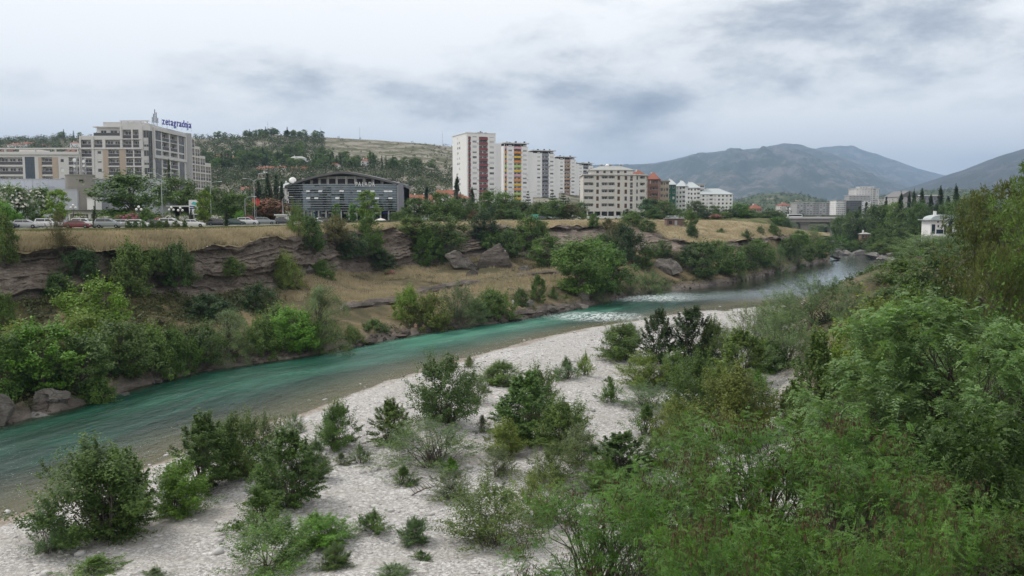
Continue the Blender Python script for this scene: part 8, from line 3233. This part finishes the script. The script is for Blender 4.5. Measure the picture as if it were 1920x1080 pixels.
def car_meshes(kind):
 """body, glass, trim shared by all cars of a kind; x forward, origin on the ground"""
 if kind in CARS:
  return CARS[kind]
 L, Wd, Hh = dict(sedan=(4.5, 1.76, 1.44), hatch=(4.1, 1.74, 1.50), suv=(4.6, 1.86, 1.70))[kind]
 bh = 0.62 * Hh if kind != 'suv' else 0.60 * Hh
 # lower body as stations along x: (x, half width, sill z, belt z)
 fr = dict(sedan=[(-0.5, 0.80, 0.34, 0.62), (-0.485, 0.9, 0.22, 0.98), (-0.36, 0.98, 0.20, 1.02), (-0.1, 1.0, 0.2, 1.0), (0.14, 1.0, 0.2, 0.98), (0.24, 0.99, 0.2, 0.95), (0.42, 0.95, 0.2, 0.80), (0.485, 0.86, 0.24, 0.66), (0.5, 0.74, 0.36, 0.55)],
    hatch=[(-0.5, 0.80, 0.36, 0.70), (-0.49, 0.92, 0.24, 1.04), (-0.36, 0.99, 0.22, 1.05), (0, 1.0, 0.22, 1.02), (0.2, 1.0, 0.22, 0.99), (0.28, 0.99, 0.22, 0.95), (0.42, 0.95, 0.22, 0.82), (0.488, 0.86, 0.26, 0.68), (0.5, 0.74, 0.38, 0.56)],
    suv=[(-0.5, 0.84, 0.42, 0.74), (-0.49, 0.94, 0.30, 1.14), (-0.36, 0.99, 0.28, 1.16), (0, 1.0, 0.28, 1.14), (0.2, 1.0, 0.28, 1.12), (0.28, 0.99, 0.28, 1.06), (0.44, 0.95, 0.28, 0.98), (0.49, 0.88, 0.32, 0.82), (0.5, 0.78, 0.45, 0.66)])[kind]
 rows = []
 for x, hw, z0, z1 in fr:
  hw = hw * Wd / 2
  rows.append([(x * L, -hw * 0.92, z0), (x * L, -hw, z0 + (z1 - z0) * 0.35), (x * L, -hw * 0.985, z0 + (z1 - z0) * 0.8), (x * L, -hw * 0.9, z1),
      (x * L, 0, z1 + 0.03), (x * L, hw * 0.9, z1), (x * L, hw * 0.985, z0 + (z1 - z0) * 0.8), (x * L, hw, z0 + (z1 - z0) * 0.35), (x * L, hw * 0.92, z0)])
 m = MB()
 n = 9
 m.add([p for r in rows for p in r], [(i * n + j, (i + 1) * n + j, (i + 1) * n + j + 1, i * n + j + 1) for i in range(len(rows) - 1) for j in range(n - 1)] +
   [(i * n + n - 1, (i + 1) * n + n - 1, (i + 1) * n, i * n) for i in range(len(rows) - 1)] + [tuple(range(n)), tuple((len(rows) - 1) * n + j for j in range(n - 1, -1, -1))])
 belt = fr[3][3] - 0.03
 cab = dict(sedan=[(-0.40, belt), (-0.26, Hh - 0.05), (-0.20, Hh), (0.02, Hh), (0.08, Hh - 0.05), (0.25, belt)], hatch=[(-0.485, belt), (-0.42, Hh - 0.06), (-0.36, Hh), (0.02, Hh), (0.08, Hh - 0.05), (0.28, belt)],
    suv=[(-0.485, belt), (-0.44, Hh - 0.07), (-0.38, Hh), (0.0, Hh), (0.07, Hh - 0.05), (0.25, belt)])[kind]

 def hw_at(z):
  return Wd / 2 * (0.90 - 0.17 * (z - belt) / (Hh - belt))
 pts = []
 for x, z in cab:
  pts += [(x * L, -hw_at(z), z), (x * L, hw_at(z), z)]
 k = len(cab)
 m.add(pts, [tuple(2 * i for i in range(k)), tuple(2 * i + 1 for i in range(k - 1, -1, -1))] + [(2 * i, 2 * i + 1, 2 * i + 3, 2 * i + 2) for i in range(k - 1)])
 body = m.mesh('car_body', [M['car']], False)
 # glass: side panes, windscreen, rear window, all a touch proud
 def side(x0b, x0t, x1t, x1b, s):
  zb, zt = belt + 0.06, Hh - 0.10
  return [(x0b * L, s * (hw_at(zb) + 0.012), zb), (x1b * L, s * (hw_at(zb) + 0.012), zb), (x1t * L, s * (hw_at(zt) + 0.012), zt), (x0t * L, s * (hw_at(zt) + 0.012), zt)]
 panes = []
 xs = (cab[0][0], cab[1][0], cab[4][0], cab[5][0])
 for s in (-1, 1):
  for a in (side(xs[0] + 0.06, xs[1] + 0.03, -0.10, -0.09, s), side(-0.075, -0.085, xs[2] - 0.02, xs[3] - 0.055, s)):
   panes.append(MB().quad(*(a if s < 0 else a[::-1])).mesh('side_window', M['car_glass']))
 def across(p, q, off):
  a = []
  for (x, z), f in ((p, 0.12), (q, 0.85)):
   zz = p[1] + (q[1] - p[1]) * f
   xx = p[0] + (q[0] - p[0]) * f
   a.append((xx * L + off, hw_at(zz) * 0.9, zz + 0.015))
  return [(a[0][0], -a[0][1], a[0][2]), (a[0][0], a[0][1], a[0][2]), (a[1][0], a[1][1], a[1][2]), (a[1][0], -a[1][1], a[1][2])]
 ws = MB().quad(*across(cab[5], cab[4], 0.02)).mesh('windscreen', M['car_glass'])
 rw = MB().quad(*across(cab[0], cab[1], -0.02)).mesh('rear_window', M['car_glass'])
 tyre = MB().lathe([(0.20, 0.0), (0.30, 0.0), (0.325, 0.05), (0.325, 0.16), (0.30, 0.21), (0.20, 0.21)], 18).mesh('tyre', M['rubber'])
 rim = MB().lathe([(0.02, 0.195), (0.06, 0.215), (0.19, 0.205), (0.205, 0.19)], 14).mesh('rim', M['alu'])
 hl = MB().box(-0.06, 0.06, -0.2, 0.2, -0.07, 0.07).mesh('headlight', M['lamp_lens'])
 tl = MB().box(-0.06, 0.06, -0.16, 0.16, -0.1, 0.1).mesh('tail_light', M['tail_lens'])
 CARS[kind] = (L, Wd, body, panes, ws, rw, tyre, rim, hl, tl, fr)
 return CARS[kind]


def car(kind, px, D, heading, colour, label, z=None, group='cars parked along the road'):
 L, Wd, body, panes, ws, rw, tyre, rim, hl, tl, fr = car_meshes(kind)
 x = at_y(px, 420, D)[0]
 e = empty('parked_car', (x, D, (PLAT if z is None else z) + 0.014), heading, label, 'car', group)
 obj('body', body, e, color=colour)
 for p in panes:
  obj('side_window', p, e)
 obj('windscreen', ws, e)
 obj('rear_window', rw, e)
 for sx_ in (-0.31, 0.31):
  for sy_ in (-1, 1):
   t = obj('tyre', tyre, e, (sx_ * L, sy_ * (Wd / 2 - 0.17), 0.325))
   t.rotation_euler = (-sy_ * math.pi / 2, 0, 0)
   obj('rim', rim, t)
 for sy_ in (-1, 1):
  obj('headlight', hl, e, (0.475 * L, sy_ * Wd * 0.33, fr[-2][3] - 0.02))
  obj('tail_light', tl, e, (-0.488 * L, sy_ * Wd * 0.37, fr[1][3] - 0.22))
 return e


WHITE, SILVER, DKGREY, NAVY, CRED, GREEN, GREYB = (0.72, 0.72, 0.71), (0.42, 0.43, 0.44), (0.06, 0.062, 0.066), (0.04, 0.05, 0.08), (0.17, 0.014, 0.018), (0.03, 0.07, 0.06), (0.26, 0.29, 0.29)
for kd, px, D, hd, c, lb in (
 ('sedan', 12, 155, 0.15, NAVY, 'dark blue saloon parked at the left border'), ('hatch', 50, 156, 0.15, SILVER, 'silver hatchback right of the dark blue saloon'),
 ('suv', 92, 159, 0.1, WHITE, 'white estate car behind the wispy brown bush'), ('sedan', 146, 155, 0.2, CRED, 'dark red car on the road'),
 ('suv', 159, 162, 0.12, WHITE, 'white car behind the dark red car'), ('suv', 204, 158, 0.15, GREYB, 'silver-green off-roader right of the thin cypress'),
 ('hatch', 233, 165, 0.1, SILVER, 'small silver car behind the silver-green off-roader'), ('hatch', 260, 163, 0.15, WHITE, 'white car behind the clipped bushes'),
 ('sedan', 293, 165, 0.12, DKGREY, 'dark car behind the clipped bushes'), ('suv', 322, 168, 0.1, WHITE, 'white van-like car right of the dark car'),
 ('sedan', 362, 168, 0.2, WHITE, 'white saloon below the billboard'), ('hatch', 408, 184, 0.25, DKGREY, 'dark grey hatchback left of a thin cypress'),
 ('sedan', 441, 190, 0.25, GREEN, 'dark green saloon right of a thin cypress'), ('suv', 464, 196, 0.3, WHITE, 'white sport utility car before the pink oleander'),
 ('suv', 497, 202, 0.3, GREYB, 'grey-blue car before the rusty tree'), ('hatch', 531, 206, 0.3, DKGREY, 'dark hatchback before the white kiosk'),
 ('sedan', 588, 218, 0.4, SILVER, 'silver saloon before the glass building'), ('hatch', 610, 226, 0.4, DKGREY, 'dark car behind the silver saloon'),
 ('hatch', 793, 290, 0.6, WHITE, 'white car alone right of the glass building'),
 ('sedan', 990, 330, 0.4, WHITE, 'white car left of the turquoise kiosk'), ('hatch', 1014, 326, 0.4, NAVY, 'dark car right of the turquoise kiosk'),
 ('suv', 1024, 336, 0.4, SILVER, 'silver car behind the dark one at the kiosk'), ('sedan', 1045, 345, 0.35, WHITE, 'white saloon in the parking before the slate tower'),
 ('hatch', 1060, 350, 0.35, WHITE, 'white hatchback in the parking before the cedars'), ('sedan', 1078, 356, 0.3, SILVER, 'silver saloon nearest the grey apartment block'),
 ('sedan', 1128, 372, 0.1, WHITE, 'white car below the middle of the grey apartment block'), ('hatch', 1160, 372, 0.1, WHITE, 'white car below the right half of the grey apartment block'),
 ('sedan', 1258, 352, 0.2, SILVER, 'silver car above the shack roof'), ('hatch', 1272, 356, 0.2, WHITE, 'white car above the shack roof'),
):
 car(kd, px, D, hd, c, lb)
car('sedan', 1536, 695, 0.0, SILVER, 'silver car on the bridge', BR_Z)


def street_lamp(px, pyt, D, label, arms=2):
 x, zt = XZ(px, pyt, D)
 e = empty('street_lamp', (x, D, PLAT), 0.1, label, 'street lamp', 'street lamps')
 h = zt - PLAT
 m = MB().tube([(0, 0, 0), (0, 0, h * 0.5), (0, 0, h)], [0.13, 0.10, 0.06], 8)
 m.build('pole', M['steel'], e)
 for s in ((-1, 1) if arms == 2 else (1,)):
  MB().tube([(0, 0, h - 0.3), (s * 0.6, 0, h + 0.25), (s * 1.9, 0, h + 0.45)], [0.06, 0.05, 0.04], 6).build('arm', M['steel'], e)
  MB().box(s * 1.8, s * 2.6, -0.16, 0.16, h + 0.36, h + 0.5).build('lamp_head', M['lamp_lens'], e)


for a in ((302, 328, 188, 'tall twin-arm street lamp in front of the metal hall', 2), (394, 344, 200, 'tall street lamp between billboard and rusty tree', 1), (476, 338, 214, 'twin-arm street lamp at the rusty tree', 2),
   (459, 372, 205, 'thin lamp post left of the rusty tree', 1), (530, 372, 226, 'lamp post at the left end of the glass building', 1), (803, 362, 292, 'lamp post right of the glass building', 1),
   (900, 378, 318, 'lamp post at the foot of the tallest tower', 1), (992, 362, 338, 'lamp post before the yellow tower', 1), (1058, 375, 352, 'lamp post before the tan tower', 1), (1538, 392, 692, 'thin lamp post on the bridge', 1)):
 street_lamp(*a)


def globe_lamp(px, pyt, D, label):
 x, zt = XZ(px, pyt, D)
 h = zt - PLAT
 e = empty('globe_lamp', (x, D, PLAT), 0.3, label, 'street lamp', 'globe lamps')
 MB().tube([(0, 0, 0), (0, 0, h - 0.5)], [0.07, 0.05], 8).build('pole', M['dark_alu'], e)
 for k, (dx, dz) in enumerate(((-0.42, -0.5), (0.42, -0.5), (0, 0))):
  MB().tube([(0, 0, h - 0.9), (dx, 0, h + dz - 0.25)], 0.03, 5).build('arm', M['dark_alu'], e)
  g = MB().lathe([(0.02, -0.26), (0.15, -0.22), (0.25, -0.08), (0.26, 0.05), (0.18, 0.2), (0.02, 0.27)], 14).build('globe', M['globe'], e, True)
  g.location = (dx, 0, h + dz)


for a in ((137, 385, 182, 'three-globe lamp left of the long low shop'), (260, 388, 176, 'three-globe lamp before the big dark tree'), (321, 389, 190, 'three-globe lamp at the dark entrance'), (338, 390, 190, 'second globe lamp at the dark entrance')):
 globe_lamp(*a)


def flag(px, pyt, D, label, mat):
 x, zt = XZ(px, pyt, D)
 h = zt - PLAT
 e = empty('flag', (x, D, PLAT), 0.0, label, 'flag')
 MB().tube([(0, 0, 0), (0, 0, h)], 0.05, 6).build('pole', M['steel'], e)
 m = MB()
 n = 6
 for i in range(n):
  a, b = i / n, (i + 1) / n
  w0, w1 = 0.9 * math.sin(math.pi * (0.15 + 0.8 * a)), 0.9 * math.sin(math.pi * (0.15 + 0.8 * b))
  y0, y1 = 0.12 * math.sin(5 * a), 0.12 * math.sin(5 * b)
  m.add([(0.05, y0, h - 2.2 * a), (0.05 + w0, y0 + 0.1, h - 2.2 * a - 0.1), (0.05 + w1, y1 + 0.1, h - 2.2 * b - 0.1), (0.05, y1, h - 2.2 * b)], [(0, 1, 2, 3)])
 m.build('cloth', M[mat], e)


flag(473, 371, 228, 'left orange banner above the rusty tree', 'orange')
flag(480, 371, 228, 'right red banner above the rusty tree', 'red')


def parasol(px, pyt, D, label):
 x, zt = XZ(px, pyt, D)
 h = zt - PLAT
 e = empty('parasol', (x, D, PLAT), 0, label, 'parasol')
 MB().tube([(0, 0, 0), (0, 0, h)], 0.04, 6).build('pole', M['steel'], e)
 MB().lathe([(1.7, h - 0.75), (1.68, h - 0.6), (0.9, h - 0.25), (0.05, h)], 8).build('canopy', M['cream_wall'], e)


parasol(600, 407, 236, 'cream parasol before the shops of the glass building')
parasol(714, 409, 262, 'pale parasol near the right end of the glass building')


def hill_antenna(px, pyb, h, label):
 p, i, col = hill_point(px, pyb)
 e = empty('antenna_mast', p, 0, label, 'mast')
 MB().tube([(0, 0, -1), (0, 0, h)], [0.28, 0.12], 5).build('pole', M['steel'], e)
 MB().box(-0.5, 0.5, -0.1, 0.1, h * 0.8, h * 0.82).build('crossbar', M['steel'], e)


for px, lb in ((509, 'thin mast left on the hill crest'), (607, 'thin mast in the middle of the hill crest'), (679, 'thin mast on the bare hill crest'), (830, 'thin mast beside the tallest tower')):
 hill_antenna(px, 268 if px > 600 else 258, 18, lb)


# ------------------------------------------------------------------ people on the far shore
def person(px, pyb, h, shirt, trousers, label, pose='stand', rz=0.0):
 p = bank_point(px, pyb)
 J = dict(hip=(0, 0, 0.53), chest=(0, 0.01, 0.72), neck=(0, 0.0, 0.825), head=(0, -0.01, 0.88), crown=(0, -0.005, 0.965),
    ls=(-0.105, 0, 0.80), le=(-0.135, -0.01, 0.63), lh=(-0.14, -0.05, 0.47), rs=(0.105, 0, 0.80), re=(0.135, -0.02, 0.63), rh=(0.13, -0.07, 0.48),
    lp=(-0.055, 0, 0.50), lk=(-0.06, -0.02, 0.28), la=(-0.06, 0.01, 0.045), lt=(-0.06, -0.08, 0.02), rp=(0.055, 0, 0.50), rk=(0.06, -0.03, 0.28), ra=(0.065, 0.0, 0.045), rt=(0.07, -0.09, 0.02))
 if pose == 'sit':
  for k, v in J.items():
   if k[0] in 'lr' and k[1:] in ('k', 'a', 't'):
    continue
   J[k] = (v[0], v[1], v[2] - 0.33)
  for s, q in ((-1, 'l'), (1, 'r')):
   J[q + 'k'] = (0.07 * s, -0.22, 0.22)
   J[q + 'a'] = (0.07 * s, -0.26, 0.03)
   J[q + 't'] = (0.07 * s, -0.34, 0.015)
   J[q + 'h'] = (0.06 * s, -0.2, 0.24)
 R = dict(hip=0.075, chest=0.085, neck=0.032, head=0.055, crown=0.04, ls=0.04, le=0.028, lh=0.02, rs=0.04, re=0.028, rh=0.02, lp=0.06, lk=0.04, la=0.026, lt=0.022, rp=0.06, rk=0.04, ra=0.026, rt=0.022)
 E = [('hip', 'chest'), ('chest', 'neck'), ('neck', 'head'), ('head', 'crown'), ('chest', 'ls'), ('ls', 'le'), ('le', 'lh'), ('chest', 'rs'), ('rs', 're'), ('re', 'rh'),
   ('hip', 'lp'), ('lp', 'lk'), ('lk', 'la'), ('la', 'lt'), ('hip', 'rp'), ('rp', 'rk'), ('rk', 'ra'), ('ra', 'rt')]
 names = list(J)
 me = bpy.data.meshes.new('person_frame')
 me.from_pydata([tuple(c * h for c in J[k]) for k in names], [(names.index(a), names.index(b)) for a, b in E], [])
 o = bpy.data.objects.new('person_frame', me)
 COL.objects.link(o)
 md = o.modifiers.new('skin', 'SKIN')
 for k, v in zip(names, me.skin_vertices[0].data):
  v.radius = (R[k] * h, R[k] * h * (0.8 if k in ('chest', 'hip') else 1))
  v.use_root = k == 'hip'
 o.modifiers.new('sub', 'SUBSURF').levels = 1
 bpy.context.view_layer.update()
 out = bpy.data.meshes.new_from_object(o.evaluated_get(bpy.context.evaluated_depsgraph_get()))
 bpy.data.objects.remove(o)
 for mt in ('skin', shirt, trousers, 'hair'):
  out.materials.append(M[mt])
 off = 0.33 if pose == 'sit' else 0
 for f in out.polygons:
  z = f.center.z / h + off
  ax = abs(f.center.x) / h
  f.material_index = 3 if z > 0.93 or (z > 0.87 and f.center.y > 0.01) else 0 if z > 0.815 or (ax > 0.115 and z < 0.68) else 1 if z > 0.53 else 2
  f.use_smooth = True
 b = empty('person', p, rz, label, 'person')
 obj('body', out, b)


person(962, 577, 1.75, 'cloth_white', 'cloth_white', 'person in white standing by the bushes above the shore shelf', 'stand', 0.5)
person(779, 617, 1.7, 'skin', 'cloth_dark', 'bare-chested person sitting under the yellow-olive bush', 'sit', 0.3)
person(794, 619, 1.7, 'skin', 'cloth_dark', 'second bare-chested person sitting right beside the first', 'sit', -0.4)

# dead branch lying on the gravel
_g = near_point(772, 930)
_e = empty('dead_branch', _g, 0.4, 'bare dead branch lying on the centre gravel', 'branch')
_r = np.random.default_rng(3)
_l = [([(0, 0, 0.05), (0.9, 0.1, 0.35), (1.8, -0.1, 0.5)], [0.05, 0.035, 0.012])]
for _k in range(7):
 _a = _k * 0.22 + 0.2
 _l.append(([(_a, 0, 0.15 + _a * 0.2), (_a - 0.3, _r.normal() * 0.5, 0.6 + 0.2 * _r.uniform()), (_a - 0.7, _r.normal() * 0.8, 0.8 + 0.3 * _r.uniform())], [0.025, 0.014, 0.005]))
obj('limb', limb_mesh('limb', _l), _e)


# ------------------------------------------------------------------ the air
def haze():
 m = MB().box(-16000, 16000, -300, 23000, -6, 1400)
 t = NT('haze_air')
 t.n.remove(t.bsdf)
 v = t.node('ShaderNodeVolumePrincipled', {'Color': (0.44, 0.60, 0.84), 'Density': 0.000075, 'Anisotropy': 0.0})
 t.l.new(v.outputs[0], t.out.inputs['Volume'])
 o = m.build('haze', t.mat)
 tag(o, 'thin bluish haze filling the valley air', 'haze', kind='stuff')


haze()
